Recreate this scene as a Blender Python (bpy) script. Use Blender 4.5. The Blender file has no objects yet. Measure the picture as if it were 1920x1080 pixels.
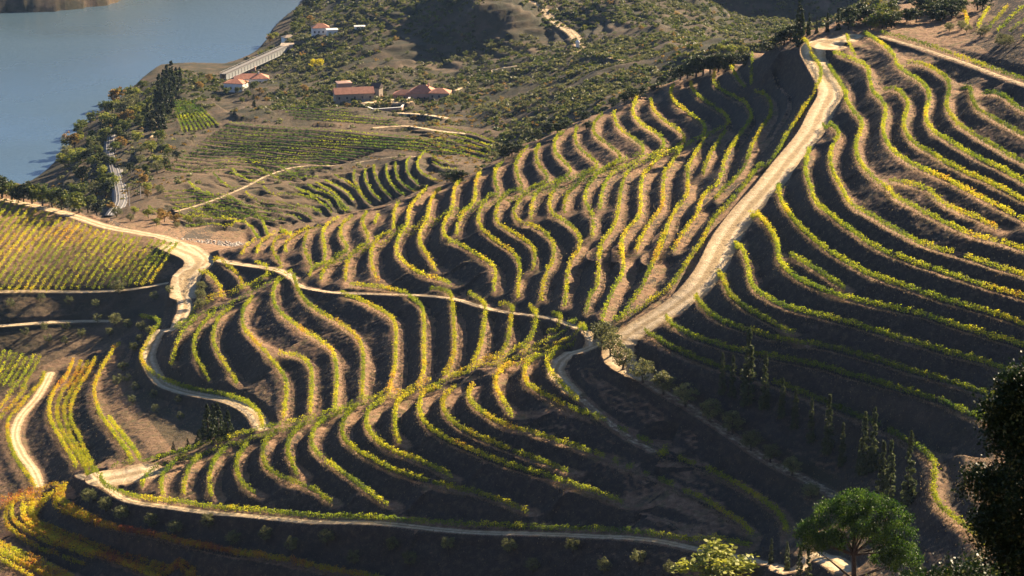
import bpy, math, random
import numpy as np
C = bpy.context.scene
COL = C.collection
# ------------------------------------------------------------------ camera
cam = bpy.data.cameras.new('camera'); camo = bpy.data.objects.new('camera', cam); COL.objects.link(camo)
cam.lens = 81.19; cam.sensor_width = 36; cam.clip_start = .5; cam.clip_end = 9000
cam.dof.use_dof = True; cam.dof.focus_distance = 680; cam.dof.aperture_fstop = 2.8
camo.location = (0, 0, 330); camo.rotation_euler = (math.radians(74), 0, 0)
C.camera = camo
# ------------------------------------------------------------------ world, sun, exposure
SUN_AZ = 40.; SUN_EL = 25.
w = bpy.data.worlds.new("World"); C.world = w; w.use_nodes = True
nt = w.node_tree; sky = nt.nodes.new('ShaderNodeTexSky'); sky.sky_type = 'NISHITA'; sky.sun_disc = False
sky.sun_elevation = math.radians(SUN_EL); sky.sun_rotation = math.radians(SUN_AZ); sky.altitude = 400; sky.air_density = .6; sky.dust_density = .3; sky.ozone_density = 3
bg = nt.nodes['Background']; bg.inputs['Strength'].default_value = .05
nt.links.new(sky.outputs[0], bg.inputs[0])
sl = bpy.data.lights.new('sun', 'SUN'); sl.energy = 5.0; sl.angle = math.radians(.5); sl.color = (1, .79, .53)
so = bpy.data.objects.new('sun', sl); COL.objects.link(so)
so.rotation_euler = (math.radians(90 - SUN_EL), 0, math.radians(180 - SUN_AZ)); so.location = (300, 300, 600)
C.view_settings.view_transform = 'Standard'; C.view_settings.look = 'None'
C.view_settings.exposure = 1.95; C.view_settings.gamma = 1
C.render.engine = 'CYCLES'
C.cycles.max_bounces = 6; C.cycles.diffuse_bounces = 2; C.cycles.transmission_bounces = 4; C.cycles.volume_bounces = 0
H1D=[2041,5,0,0,0,0,0,0,0,0,0,0,0,0,0,0,0,0,0,0,0,0,0,0,0,0,0,0,0,0,0,0,0,0,0,0,0,0,0,0,0,0,0,0,0,0,0,0,0,0,0,0,0,0,0,0,0,0,0,0,0,0,0,0,0,0,0,0,0,0,0,0,0,0,0,0,0,0,0,0,0,0,0,0,0,0,0,0,0,0,-5,
-33,-2,0,0,0,0,0,0,0,0,0,0,0,0,0,0,0,0,0,0,0,0,0,0,0,0,0,0,0,0,0,0,0,0,0,0,0,0,0,0,0,0,0,0,0,0,0,0,0,0,0,0,0,0,0,0,0,0,0,0,0,0,0,0,0,0,0,0,0,0,0,0,0,0,0,0,0,0,0,0,0,0,0,0,0,0,0,0,0,0,2,
-33,-2,0,0,0,0,0,0,0,0,0,0,0,0,0,0,0,0,0,0,0,0,0,0,0,0,0,0,0,0,0,0,0,0,0,0,0,0,0,0,0,0,0,0,0,0,0,0,0,0,0,0,0,0,0,0,0,0,0,0,0,0,0,0,0,0,0,0,0,0,0,0,0,0,0,0,0,0,0,0,0,0,0,0,0,0,0,0,0,0,2,
-33,-1,0,0,0,0,0,0,0,0,0,0,0,0,0,0,0,0,0,0,0,0,0,0,0,0,0,0,0,0,0,0,0,0,0,0,0,0,0,0,0,0,0,0,0,0,0,0,0,0,0,0,0,0,0,0,0,0,0,0,0,0,0,0,0,0,0,0,0,0,0,0,0,0,0,0,0,0,0,0,0,0,0,0,0,0,0,0,0,0,1,
-35,0,0,0,0,0,0,0,0,0,0,0,0,0,0,0,0,0,0,0,0,0,0,0,0,0,0,0,0,0,0,0,0,0,0,0,0,0,0,0,0,0,0,0,0,0,0,0,0,0,0,0,0,0,0,0,0,0,0,0,0,0,0,0,0,0,0,0,0,0,0,0,0,0,0,0,0,0,0,0,0,0,0,0,0,0,0,0,0,0,0,
-35,0,0,0,0,0,0,0,0,0,0,0,0,0,0,0,0,0,0,0,0,0,0,0,0,0,0,0,0,0,0,0,0,0,0,0,0,0,0,0,0,0,0,0,0,0,0,0,0,0,0,0,0,0,0,0,0,0,0,0,0,0,0,0,0,0,0,0,0,0,0,0,0,0,0,0,0,0,0,0,0,0,0,0,0,0,0,0,0,0,0,
-35,0,0,0,0,0,0,0,0,0,0,0,0,0,0,0,0,0,0,0,0,0,0,0,0,0,0,0,0,0,0,0,0,0,0,0,0,0,0,0,0,0,0,0,0,0,0,0,0,0,0,0,0,0,0,0,0,0,0,0,0,0,0,0,0,0,0,0,0,0,0,0,0,0,0,0,0,0,0,0,0,0,0,0,0,0,0,0,0,0,0,
-35,0,0,0,0,0,0,0,0,0,0,0,0,0,0,0,0,0,0,0,0,0,0,0,0,0,0,0,0,0,0,0,0,0,0,0,0,0,0,0,0,0,0,0,0,0,0,0,0,0,0,0,0,0,0,0,0,0,0,0,0,0,0,0,0,0,0,0,0,0,0,0,0,0,0,0,0,0,0,0,0,0,0,0,0,0,0,0,0,0,0,
-35,0,0,0,0,0,0,0,0,0,0,0,0,0,0,0,0,0,0,0,0,0,0,0,0,0,0,0,0,0,0,0,0,0,0,0,0,0,0,0,0,0,0,0,0,0,0,0,0,0,0,0,0,0,0,0,0,0,0,0,0,0,0,0,0,0,0,0,0,0,0,0,0,0,0,0,0,0,0,0,0,0,0,0,0,0,0,0,0,0,0,
-35,0,0,0,0,0,0,0,0,0,0,0,0,0,0,0,0,0,0,0,0,0,0,0,0,0,0,0,0,0,0,0,0,0,0,0,0,0,0,0,0,0,0,0,0,0,0,0,0,0,0,0,0,0,0,0,0,0,0,0,0,0,0,0,0,0,0,0,0,0,0,0,0,0,0,0,0,0,0,0,0,0,0,0,0,0,0,0,0,0,0,
-35,0,0,0,0,0,0,0,0,0,0,0,0,0,0,0,0,0,0,0,0,0,0,0,0,0,0,0,0,0,0,0,0,0,0,0,0,0,0,0,0,0,0,0,0,0,0,0,0,0,0,0,0,0,0,0,0,0,0,0,0,0,0,0,0,0,0,0,0,0,0,0,0,0,0,0,0,0,0,0,0,0,0,0,0,0,0,0,0,0,0,
-35,0,0,0,0,0,0,0,0,0,0,0,0,0,0,0,0,0,0,0,0,0,0,0,0,0,0,0,0,0,0,0,0,0,0,0,0,0,0,0,0,0,0,0,0,0,0,0,0,0,0,0,0,0,0,0,0,0,0,0,0,0,0,0,0,0,0,0,0,0,0,0,0,0,0,0,0,0,0,0,0,0,0,0,0,0,0,0,0,0,0,
-35,0,0,0,0,0,0,0,0,0,0,0,0,0,0,0,0,0,0,0,0,0,0,0,0,0,0,0,0,0,0,0,0,0,0,0,0,0,0,0,0,0,0,0,0,0,0,0,0,0,0,0,0,0,0,0,0,0,0,0,0,0,0,0,0,0,0,0,0,0,0,0,0,0,0,0,0,0,0,0,0,0,0,0,0,0,0,0,0,0,0,
-35,0,0,0,0,0,0,0,0,0,0,0,0,0,0,0,0,0,0,0,0,0,0,0,0,0,0,0,0,0,0,0,0,0,0,0,0,0,0,0,0,0,0,0,0,0,0,0,0,0,0,0,0,0,0,0,0,0,0,0,0,0,0,0,0,0,0,0,0,0,0,0,0,0,0,0,0,0,0,0,0,0,0,0,0,0,0,0,0,0,0,
-35,0,0,0,0,0,0,0,0,0,0,0,0,0,0,0,0,0,0,0,0,0,0,0,0,0,0,0,0,0,0,0,0,0,0,0,0,0,0,0,0,0,0,0,0,0,0,0,0,0,0,0,0,0,0,0,0,0,0,0,0,0,0,0,0,0,0,0,0,0,0,0,0,0,0,0,0,0,0,0,0,0,0,0,0,0,0,0,0,0,0,
-35,0,0,0,0,0,0,0,0,0,0,0,0,0,0,0,0,0,0,0,0,0,0,0,0,0,0,0,0,0,0,0,0,0,0,0,0,0,0,0,0,0,0,0,0,0,0,0,0,0,0,0,0,0,0,0,0,0,0,0,0,0,0,0,0,0,0,0,0,0,0,0,0,0,0,0,0,0,0,0,0,0,0,0,0,0,0,0,0,0,0,
-35,0,0,0,0,0,0,0,0,0,0,0,0,0,0,0,0,0,0,0,0,0,0,0,0,0,0,0,0,0,0,0,0,0,0,0,0,0,0,0,0,0,0,0,0,0,0,0,0,0,0,0,0,0,0,0,0,0,0,0,0,0,0,0,0,0,0,0,0,0,0,0,0,0,0,0,0,0,0,0,0,0,0,0,0,0,0,0,0,0,3,
-35,0,0,0,0,0,0,0,0,0,0,0,0,0,0,0,0,0,0,0,0,0,0,0,0,0,0,0,0,0,0,0,0,0,0,0,0,0,0,0,0,0,0,0,0,0,0,0,0,0,0,0,0,0,0,0,0,0,0,0,0,0,0,0,0,0,0,0,0,0,0,0,0,0,0,0,0,0,0,0,0,0,0,0,0,0,0,0,0,0,3,
-35,0,0,0,0,0,0,0,0,0,0,0,0,0,0,0,0,0,0,0,0,0,0,0,0,0,0,0,0,0,0,0,0,0,0,0,0,0,0,0,0,0,0,0,0,0,0,0,0,0,0,0,0,0,0,0,0,-7,13,2,-4,-4,-2,1,3,0,0,0,0,0,0,0,0,0,0,0,0,0,0,0,0,0,0,0,0,0,0,0,0,0,-6,
-35,0,0,0,0,0,0,0,0,0,0,0,0,0,0,0,0,0,0,0,0,0,0,0,0,0,0,0,0,0,0,0,0,0,0,0,0,0,0,0,0,0,0,0,0,0,0,0,0,0,0,0,0,0,0,0,1,38,4,0,2,1,1,1,1,3,0,0,0,0,0,0,0,0,0,0,0,0,0,0,0,0,0,0,0,0,0,0,0,0,0,
-35,0,0,0,0,0,0,0,0,0,0,0,0,0,0,0,0,0,0,0,0,0,0,0,0,0,0,0,0,0,0,0,0,0,0,0,0,0,0,0,0,0,0,0,0,0,0,0,0,0,0,0,0,0,0,-5,39,5,3,1,0,2,1,1,2,3,0,0,0,0,0,0,0,0,0,0,0,0,0,0,0,0,0,0,0,0,0,0,0,0,0,
-35,0,0,0,0,0,0,0,0,0,0,0,0,0,0,0,0,0,0,0,0,0,0,0,0,0,0,0,0,0,0,0,0,0,0,0,0,0,0,0,0,0,0,0,0,0,0,0,0,0,0,0,0,0,-14,46,2,4,3,1,1,0,2,1,2,5,0,0,0,0,0,0,0,0,0,0,0,0,0,0,0,0,0,0,0,0,0,0,0,0,0,
-35,0,0,0,0,0,0,0,0,0,0,0,0,0,0,0,0,0,0,0,0,0,0,0,0,0,0,0,0,0,0,0,0,0,0,0,0,0,0,0,0,0,0,0,0,0,0,0,0,0,0,0,0,0,32,-2,2,5,4,0,1,1,1,2,2,3,5,0,0,0,0,0,0,0,0,0,0,0,0,0,0,0,0,0,0,0,0,0,0,0,0,
-35,0,0,0,0,0,0,0,0,0,0,0,0,0,0,0,0,0,0,0,0,0,0,0,0,0,0,0,0,0,0,0,0,0,0,0,0,0,0,0,0,0,0,0,0,0,0,0,0,0,0,0,0,5,27,-2,1,4,3,2,0,2,2,2,2,3,8,0,0,0,0,0,0,0,0,0,0,0,0,0,0,0,0,0,0,0,0,0,0,0,0,
-35,0,0,0,0,0,0,0,0,0,0,0,0,0,0,0,0,0,0,0,0,0,0,0,0,0,0,0,0,0,0,0,0,0,0,0,0,0,0,0,0,0,0,0,0,0,0,0,0,0,0,0,-21,56,-3,-3,0,6,-1,4,2,1,2,3,2,4,12,0,0,0,0,0,0,0,0,0,0,0,0,0,0,0,0,0,0,0,0,0,0,0,0,
-112,77,0,0,0,0,0,0,0,0,0,0,0,0,0,0,0,0,0,0,0,0,0,0,0,0,0,0,0,0,0,0,0,0,0,0,0,0,0,0,0,0,0,0,0,0,0,0,0,0,0,0,35,-1,-4,-2,1,6,-1,3,3,1,3,2,2,5,11,6,0,0,0,0,0,0,0,0,0,0,0,0,0,0,0,0,0,0,0,0,0,0,0,
-158,123,0,0,0,0,0,0,0,0,0,0,0,0,0,0,0,0,0,0,0,0,0,0,0,0,0,0,0,0,0,0,0,0,0,0,0,0,0,0,0,0,0,0,0,0,0,0,0,0,0,6,29,-4,-1,-2,0,2,2,5,2,3,3,4,3,5,6,12,0,0,0,0,0,0,0,0,0,0,0,0,0,0,0,0,0,0,0,0,0,0,0,
-158,123,0,0,0,0,0,0,0,0,0,0,0,0,0,0,0,0,0,0,0,0,0,0,0,0,0,0,0,0,0,0,0,0,0,0,0,0,0,0,0,0,0,0,0,0,0,0,0,-30,47,29,-11,-4,0,-2,-2,-1,6,4,5,2,3,5,7,4,2,10,0,0,0,0,0,0,0,0,0,0,0,0,0,0,0,0,0,0,0,0,0,0,0,
-79,-323,0,0,0,0,0,0,0,0,0,0,0,0,0,0,0,0,0,0,0,0,3,21,20,18,16,10,5,-4,-12,-18,-15,-8,4,14,22,22,20,15,13,13,16,19,19,22,24,30,64,83,-9,-13,-10,-5,0,-1,-2,-1,5,4,4,4,4,6,6,2,-1,6,0,0,0,0,0,0,0,0,0,0,0,0,0,0,0,0,0,0,0,0,0,0,0,
0,0,0,0,0,0,0,0,0,0,0,0,0,0,0,0,0,0,0,0,0,0,6,0,0,-1,-2,-1,-2,-2,-2,1,1,2,2,1,0,0,-2,0,0,0,0,-1,1,-1,14,33,-6,-2,-9,-16,-8,-7,0,-1,-1,-2,3,6,5,4,4,5,4,-3,-5,1,9,0,0,0,0,0,0,0,0,0,0,0,0,0,0,0,0,0,0,0,0,0,0,
0,0,0,0,0,0,0,0,0,0,0,0,0,0,0,0,0,0,0,0,0,0,7,-1,-1,-1,-1,-1,-3,-1,-1,0,1,2,1,2,-1,0,0,-1,-1,1,-1,1,2,32,16,-5,-10,-10,-11,-4,-1,-7,-1,0,1,3,-1,1,3,5,5,5,1,-4,-6,-1,10,0,0,0,0,0,0,0,0,0,0,0,0,0,0,0,0,0,0,0,0,0,0,
0,0,0,0,0,0,0,0,0,0,0,0,0,0,0,0,0,0,0,0,0,2,4,0,-1,-1,-2,-1,-1,-3,-1,1,2,2,1,0,1,-1,0,-1,0,-1,5,31,28,-7,-4,-13,-13,-15,-3,1,-1,-1,0,1,6,-1,-4,0,3,4,4,3,-1,-3,-5,-2,10,0,0,0,0,0,0,0,0,0,0,0,0,0,0,0,0,0,0,0,0,0,0,
0,0,0,0,0,0,0,0,0,0,0,0,0,0,0,0,0,0,0,0,0,6,0,-1,-1,-1,-1,-2,-2,-1,0,0,2,1,2,1,0,-1,-1,0,19,23,25,-1,-7,-2,-7,-20,-10,-7,-4,0,1,4,1,5,9,-10,-4,-2,1,3,5,-1,-3,-1,-3,-3,3,5,0,0,0,0,0,0,0,0,0,0,0,0,0,0,0,0,0,0,0,0,0,
0,0,0,0,0,0,0,0,0,0,0,0,0,0,0,0,0,0,0,0,0,6,0,-1,-1,-1,-1,-2,-2,-1,0,1,1,2,1,1,-1,13,26,23,4,-1,1,-11,-10,-8,-12,-3,-5,-5,-4,1,7,5,1,10,-1,-10,-2,-3,-1,2,4,-3,-3,-1,-1,-4,-1,10,0,0,0,0,0,0,0,0,0,0,0,0,0,0,0,0,0,0,0,0,0,
0,0,0,0,0,0,0,0,0,0,0,0,0,0,0,0,0,0,0,0,1,5,-1,0,-2,-3,-2,0,1,-1,-1,1,1,2,1,7,35,22,-6,2,9,2,-23,-11,-8,-5,-4,-1,-4,-3,-1,0,13,4,2,6,-9,-5,-1,0,-1,3,-3,-4,-3,-1,-2,-1,-2,10,0,0,0,0,0,0,0,0,0,0,0,0,0,0,0,0,0,0,0,0,0,
0,0,0,0,0,0,0,0,0,0,0,0,0,0,0,0,0,0,0,0,6,0,-4,-4,-2,1,1,1,1,1,2,1,1,7,18,26,8,-7,-5,-1,-4,-13,-4,-4,-1,0,-2,-2,-4,0,-1,4,11,1,2,-2,-6,-1,-1,1,2,-2,-6,-4,-2,-1,-1,-2,-2,10,1,0,0,0,0,0,0,0,0,0,0,0,0,0,0,0,0,0,0,0,0,
-2,0,0,0,0,0,0,0,0,0,0,0,0,0,0,0,0,0,0,0,4,-4,-1,0,0,0,1,2,1,2,4,7,10,10,13,13,-3,-8,-9,-9,-11,-1,2,1,4,0,-2,-5,-1,-1,4,12,3,-2,1,-5,-4,-1,-3,2,2,-3,-6,-4,-2,-1,0,-3,0,-1,12,0,0,0,0,0,0,0,0,0,0,0,0,0,0,0,0,0,0,0,0,
-8,0,0,0,0,0,0,0,0,0,0,0,0,0,0,0,0,0,0,0,4,0,1,0,0,0,2,1,1,3,6,7,10,14,20,-2,-19,-12,-6,-4,-3,1,2,4,5,-1,-2,-3,0,1,6,12,1,-2,1,-4,-8,-2,-2,1,0,-6,-5,-4,-1,-1,0,-1,-2,1,11,0,0,0,0,0,0,0,0,0,0,0,0,0,0,0,0,0,0,0,0,
-8,0,0,0,0,0,0,0,0,0,0,0,0,0,0,0,0,0,0,5,1,0,-1,-1,1,1,1,2,1,2,8,10,16,22,0,-30,-12,-4,3,-2,-2,2,4,6,0,1,-5,0,4,4,7,8,-2,-2,0,-8,-4,-3,0,-3,-4,-3,-4,-1,-2,0,0,-1,-2,0,11,0,0,0,0,0,0,0,0,0,0,0,0,0,0,0,0,0,0,0,0,
-7,0,0,0,0,0,0,0,0,0,0,0,0,0,0,0,0,0,0,5,-1,0,0,0,0,1,1,1,1,5,10,16,30,9,-50,-8,-2,2,-1,0,1,2,4,2,-1,-6,-1,6,6,6,7,-4,-1,-4,-5,-1,0,-1,0,-2,-5,-3,-2,-2,0,-1,-1,1,-2,-1,2,9,0,0,0,0,0,0,0,0,0,0,0,0,0,0,0,0,0,0,0,
-8,0,0,0,0,0,0,0,0,0,0,0,0,0,0,0,0,0,0,5,0,0,0,1,0,0,1,2,1,10,13,29,-7,-41,0,2,3,-2,1,0,1,0,3,-1,-4,-1,2,2,10,4,0,-1,-4,0,-3,-2,-1,1,1,-1,-4,-2,-2,0,-1,-1,1,-1,-2,0,0,9,0,0,0,0,0,0,0,0,0,0,0,0,0,0,0,0,0,0,0,
-8,0,0,0,0,0,0,0,0,0,0,0,0,0,0,0,0,0,5,0,0,0,0,-1,1,1,1,0,5,15,18,1,-27,-11,2,3,2,-2,2,-1,0,0,1,-3,0,1,1,4,13,0,-7,-2,-2,1,-1,-2,1,2,1,-3,-1,-3,0,0,-1,0,-1,1,-1,-2,0,10,0,0,0,0,0,0,0,0,0,0,0,0,0,0,0,0,0,0,0,
-7,0,0,0,0,0,0,0,0,0,0,0,0,0,0,0,0,0,5,0,0,-1,0,0,0,1,0,1,10,16,4,-17,-12,-1,2,2,-2,2,-1,2,-2,0,-1,-3,3,-2,5,3,19,-3,-13,-1,-1,0,-3,3,1,2,0,-3,-2,0,0,0,0,-1,0,1,0,-4,0,4,5,0,0,0,0,0,0,0,0,0,0,0,0,0,0,0,0,0,0,
-7,0,0,0,0,0,0,0,0,0,0,0,0,0,0,0,0,0,4,0,0,1,-1,0,0,0,0,4,11,1,4,-17,-2,-2,3,-1,2,-1,1,-2,1,0,-3,1,2,0,-1,7,5,3,-3,-5,-3,0,1,3,3,1,-2,-1,-2,0,0,0,0,0,0,0,0,-3,-2,0,10,0,0,0,0,0,0,0,0,0,0,0,0,0,0,0,0,0,0,
-7,0,0,0,0,0,0,0,0,0,0,0,0,0,0,0,0,4,1,0,0,-1,0,0,0,0,0,4,5,-1,-4,-13,9,-1,-1,3,0,0,0,1,-4,2,-2,2,1,-1,2,6,-3,0,7,-5,-2,-1,0,2,4,1,-1,-2,0,-1,0,2,0,-1,-1,1,0,-4,-2,1,10,0,0,0,0,0,0,0,0,0,0,0,0,0,0,0,0,0,0,
-7,0,0,0,0,0,0,0,0,0,0,0,0,0,0,0,0,5,0,0,-1,-1,0,1,0,-1,1,3,2,-3,-8,1,2,-4,4,4,0,-1,2,-3,0,-1,0,3,-2,1,4,0,-4,1,4,1,-2,-1,0,2,5,1,-2,-2,-2,1,1,1,0,-1,0,0,1,-2,-4,1,6,3,0,0,0,0,0,0,0,0,0,0,0,0,0,0,0,0,0,
-7,0,0,0,0,0,0,0,0,0,0,0,0,0,0,0,0,5,-1,0,0,0,0,-1,0,0,2,-2,2,0,-7,3,-4,1,4,3,0,0,2,-4,1,-2,2,0,-2,2,3,0,-3,0,5,0,0,-1,-1,2,5,-1,-2,0,-2,1,2,0,-1,0,0,0,1,-1,-3,-1,0,9,0,0,0,0,0,0,0,0,0,0,0,0,0,0,0,0,0,
-7,0,0,0,0,0,0,0,0,0,0,0,0,0,0,0,4,0,1,-1,0,-1,0,1,-1,0,1,2,-1,-3,-4,3,-5,2,5,4,0,0,-2,0,-1,0,-1,0,1,0,1,4,-7,2,1,4,-1,0,-1,3,2,-2,1,0,-1,0,1,0,1,-1,0,-1,1,1,-3,-2,0,9,0,0,0,0,0,0,0,0,0,0,0,0,0,0,0,0,0,
-7,0,0,0,0,0,0,0,0,0,0,0,0,0,0,0,5,0,0,0,-2,1,0,0,0,0,2,-1,-4,4,-8,3,-5,5,6,2,-2,1,-3,1,0,-1,2,-1,-1,1,2,3,-8,1,3,2,-1,1,2,-1,0,0,1,0,1,-2,3,0,-1,0,-1,1,0,1,-2,-2,-1,8,1,0,0,0,0,0,0,0,0,0,0,0,0,0,0,0,0,
-6,0,0,0,0,0,0,0,0,0,0,0,0,0,0,0,4,0,-1,0,0,0,0,-1,1,1,0,0,-3,0,-3,-2,-2,7,8,0,-2,-1,-2,1,0,1,-2,0,0,1,5,-5,-3,0,2,2,-1,1,2,1,-2,0,1,1,1,-1,1,0,0,0,0,0,0,1,-1,-3,-1,0,8,0,0,0,0,0,0,0,0,0,0,0,0,0,0,0,0,
-6,0,0,0,0,0,0,0,0,0,0,0,0,0,0,3,1,0,0,-1,0,0,0,1,0,2,-1,-2,3,-6,-1,-2,0,9,7,-4,-2,-1,-2,1,0,0,1,-2,1,1,3,-4,-2,0,1,-2,2,1,2,0,-1,0,1,1,1,-1,2,0,-1,0,0,0,1,0,0,-2,-1,-1,8,0,0,0,0,0,0,0,0,0,0,0,0,0,0,0,0,
-6,0,0,0,0,0,0,0,0,0,0,0,0,0,0,5,-1,0,-1,0,0,0,1,0,1,2,-3,2,1,-6,-2,-2,4,8,4,-4,0,-3,-1,0,1,-1,0,1,-1,1,0,-1,-2,2,-2,-1,1,1,1,0,0,1,-1,3,2,1,0,-1,-1,0,0,0,0,1,0,-1,-2,-1,8,0,0,0,0,0,0,0,0,0,0,0,0,0,0,0,0,
-6,0,0,0,0,0,0,0,0,0,0,0,0,0,0,4,0,0,0,-1,1,0,0,0,2,0,-1,2,-1,-6,-1,-1,4,15,-4,-2,-2,-2,-1,0,0,0,0,-1,3,-1,0,-2,-2,1,-1,-1,-1,1,2,0,-1,0,3,0,3,3,-2,0,-1,0,0,1,0,0,0,-1,-2,0,1,6,0,0,0,0,0,0,0,0,0,0,0,0,0,0,0,
-5,0,0,0,0,0,0,0,0,0,0,0,0,0,3,1,0,-1,-1,1,0,0,0,2,1,-1,-1,4,-5,-5,1,-2,17,6,-6,-3,-2,-3,-1,1,-1,0,0,1,0,1,-3,-1,0,0,-1,-2,1,0,-2,2,0,2,0,2,3,1,-1,0,-1,0,1,0,1,0,0,-1,-1,-2,0,8,0,0,0,0,0,0,0,0,0,0,0,0,0,0,0,
-6,0,0,0,0,0,0,0,0,0,0,0,0,0,5,-1,0,0,0,0,0,1,0,1,1,-3,3,0,-4,-3,1,8,12,-1,-5,-3,-3,-2,1,0,0,-1,0,0,1,0,-3,-1,0,0,-1,-1,-2,1,-1,0,1,2,0,2,1,2,1,-1,0,0,2,0,0,0,0,0,-1,-1,-2,8,0,0,0,0,0,0,0,0,0,0,0,0,0,0,0,
-5,0,0,0,0,0,0,0,0,0,0,0,0,0,4,0,0,-1,1,0,0,0,1,0,0,-2,4,-3,-3,-1,3,10,13,-8,-5,-3,-4,1,1,1,-2,0,0,2,-3,0,-1,-2,-1,1,-2,-1,0,-1,0,0,0,1,1,1,2,2,-2,2,1,-1,2,1,1,-1,0,-1,-1,-1,0,2,4,0,0,0,0,0,0,0,0,0,0,0,0,0,0,
-4,0,0,0,0,0,0,0,0,0,0,0,0,3,0,0,0,0,0,0,0,0,1,1,-3,-2,5,-2,-3,0,5,18,-1,-7,-5,-3,-2,2,2,-1,0,-1,1,-1,-1,-1,-2,0,-1,-2,0,-1,-1,0,-1,0,1,2,1,-1,3,-1,1,2,-1,0,2,3,-1,1,-1,0,-1,-1,-1,-1,7,0,0,0,0,0,0,0,0,0,0,0,0,0,0,
-4,0,0,0,0,0,0,0,0,0,0,0,0,4,0,0,-1,0,0,0,1,0,0,-1,-1,2,0,-3,-1,2,9,16,-11,-5,-1,-4,-1,2,3,1,-2,2,-2,-1,-3,3,-4,1,-2,-2,-1,-1,0,-1,-1,0,0,2,2,0,2,-1,0,-1,4,-1,3,2,1,-2,0,-1,0,-1,-1,-1,8,0,0,0,0,0,0,0,0,0,0,0,0,0,0,
-4,0,0,0,0,0,0,0,0,0,0,0,0,4,0,-1,0,1,0,1,-1,0,0,-1,-3,5,-3,-1,-1,4,13,-3,-3,-2,-3,0,0,3,3,-2,0,3,-2,-3,3,-4,2,-5,1,-4,0,-1,-1,-1,-2,0,0,3,2,0,0,1,-1,1,2,1,0,3,1,0,-1,0,-1,-1,-1,0,3,3,0,0,0,0,0,0,0,0,0,0,0,0,0,
-3,0,0,0,0,0,0,0,0,0,0,0,2,1,0,0,0,0,1,-1,1,0,-2,-1,-1,4,-3,0,0,5,12,-7,-3,-3,1,-3,2,4,1,-2,2,1,-1,2,-3,4,-6,3,-6,-2,-1,-2,-1,-2,-1,0,1,2,2,3,-1,0,-2,-1,2,2,1,4,0,0,0,-2,-1,0,-1,-1,0,6,0,0,0,0,0,0,0,0,0,0,0,0,0,
-3,0,0,0,0,0,0,0,0,0,0,0,4,0,-1,1,0,0,0,1,-1,-1,-1,-3,2,1,-3,3,-2,9,4,-6,-3,1,-2,0,2,3,2,-2,2,1,0,0,4,-1,-2,-3,-4,-2,-2,0,-2,-2,-1,0,0,1,5,1,-1,0,-1,-1,1,1,2,3,1,0,-1,0,-1,-1,0,-1,-1,7,0,0,0,0,0,0,0,0,0,0,0,0,0,
-2,0,0,0,0,0,0,0,0,0,0,0,4,-1,0,0,0,1,0,0,-1,-1,-3,0,1,-1,-1,0,3,10,-2,-3,-4,0,-1,2,1,4,-4,1,4,-2,3,3,0,0,-2,-5,-2,-3,0,-1,-2,-2,0,-2,0,2,4,2,1,-1,-2,-1,1,1,1,2,3,-1,0,-1,1,-2,-1,0,-1,5,1,0,0,0,0,0,0,0,0,0,0,0,0,
-2,0,0,0,0,0,0,0,0,0,0,2,1,1,0,-1,2,0,1,-1,-2,-2,-1,0,2,-3,-1,2,2,11,-6,-6,1,-1,1,-1,4,-2,-1,3,2,1,3,0,-1,-1,-4,2,-4,-2,-1,1,-2,-3,0,-1,-1,1,5,2,1,0,-1,-2,-1,3,-1,3,1,1,0,0,-1,0,-1,-1,0,-5,4,0,0,0,0,0,0,0,0,0,0,0,0,
-1,0,0,0,0,0,0,0,0,0,0,4,0,-2,1,1,0,1,0,-1,0,-3,-3,1,3,-4,1,1,6,2,-3,-4,-1,0,0,1,3,-2,-1,1,3,-1,5,-4,1,-4,2,-3,0,0,-1,-1,0,-3,-1,-2,1,0,3,3,1,3,-2,-2,-1,1,-1,3,1,1,0,0,0,-1,0,-1,-2,-3,4,0,0,0,0,0,0,0,0,0,0,0,0,
-1,0,0,0,0,0,0,0,0,0,0,4,0,0,0,0,2,1,-1,-1,-3,-3,1,3,-1,-4,4,0,7,0,-6,-1,-2,0,1,0,2,-2,-2,3,0,3,-3,3,-3,1,-2,-1,0,0,-1,0,-1,-1,-1,-2,-1,0,3,3,2,1,1,-2,-2,0,0,-1,4,1,2,0,-1,0,-1,0,-6,0,4,0,0,0,0,0,0,0,0,0,0,0,0,
1,0,0,0,0,0,0,0,0,0,1,1,0,0,0,3,0,0,0,-1,-2,-2,0,1,-2,-1,3,-1,6,-1,-3,-2,0,-1,1,1,-1,-3,1,2,-1,1,0,-3,2,-2,0,1,0,-2,2,0,-2,-2,-1,-1,-1,1,3,2,1,1,1,1,-3,0,-3,-1,6,0,1,1,0,0,-1,-6,0,0,0,4,0,0,0,0,0,0,0,0,0,0,0,
0,0,0,0,0,0,0,0,0,0,4,0,0,1,0,1,2,1,-1,-2,-3,-3,3,3,-2,-2,1,0,4,-1,-3,-1,1,-1,-1,1,-2,-2,1,-1,3,-2,0,-1,0,-1,1,-1,0,1,0,-2,0,-1,-1,-1,-2,0,6,3,0,0,2,0,-2,-1,-1,-3,1,4,2,0,0,0,-4,-1,0,-1,-1,5,0,0,0,0,0,0,0,0,0,0,0,
2,0,0,0,0,0,0,0,0,0,4,0,-1,0,3,2,0,-1,0,0,-1,0,3,-4,-4,2,-1,0,4,0,-4,1,-2,1,-4,3,-4,0,-1,1,-2,2,-1,1,-1,-1,1,-1,0,1,-1,0,-1,0,-2,-1,-1,-1,6,2,2,-1,2,0,-2,-2,-1,-3,2,3,1,2,1,-4,-2,0,-1,0,1,3,0,0,0,0,0,0,0,0,0,0,0,
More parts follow.
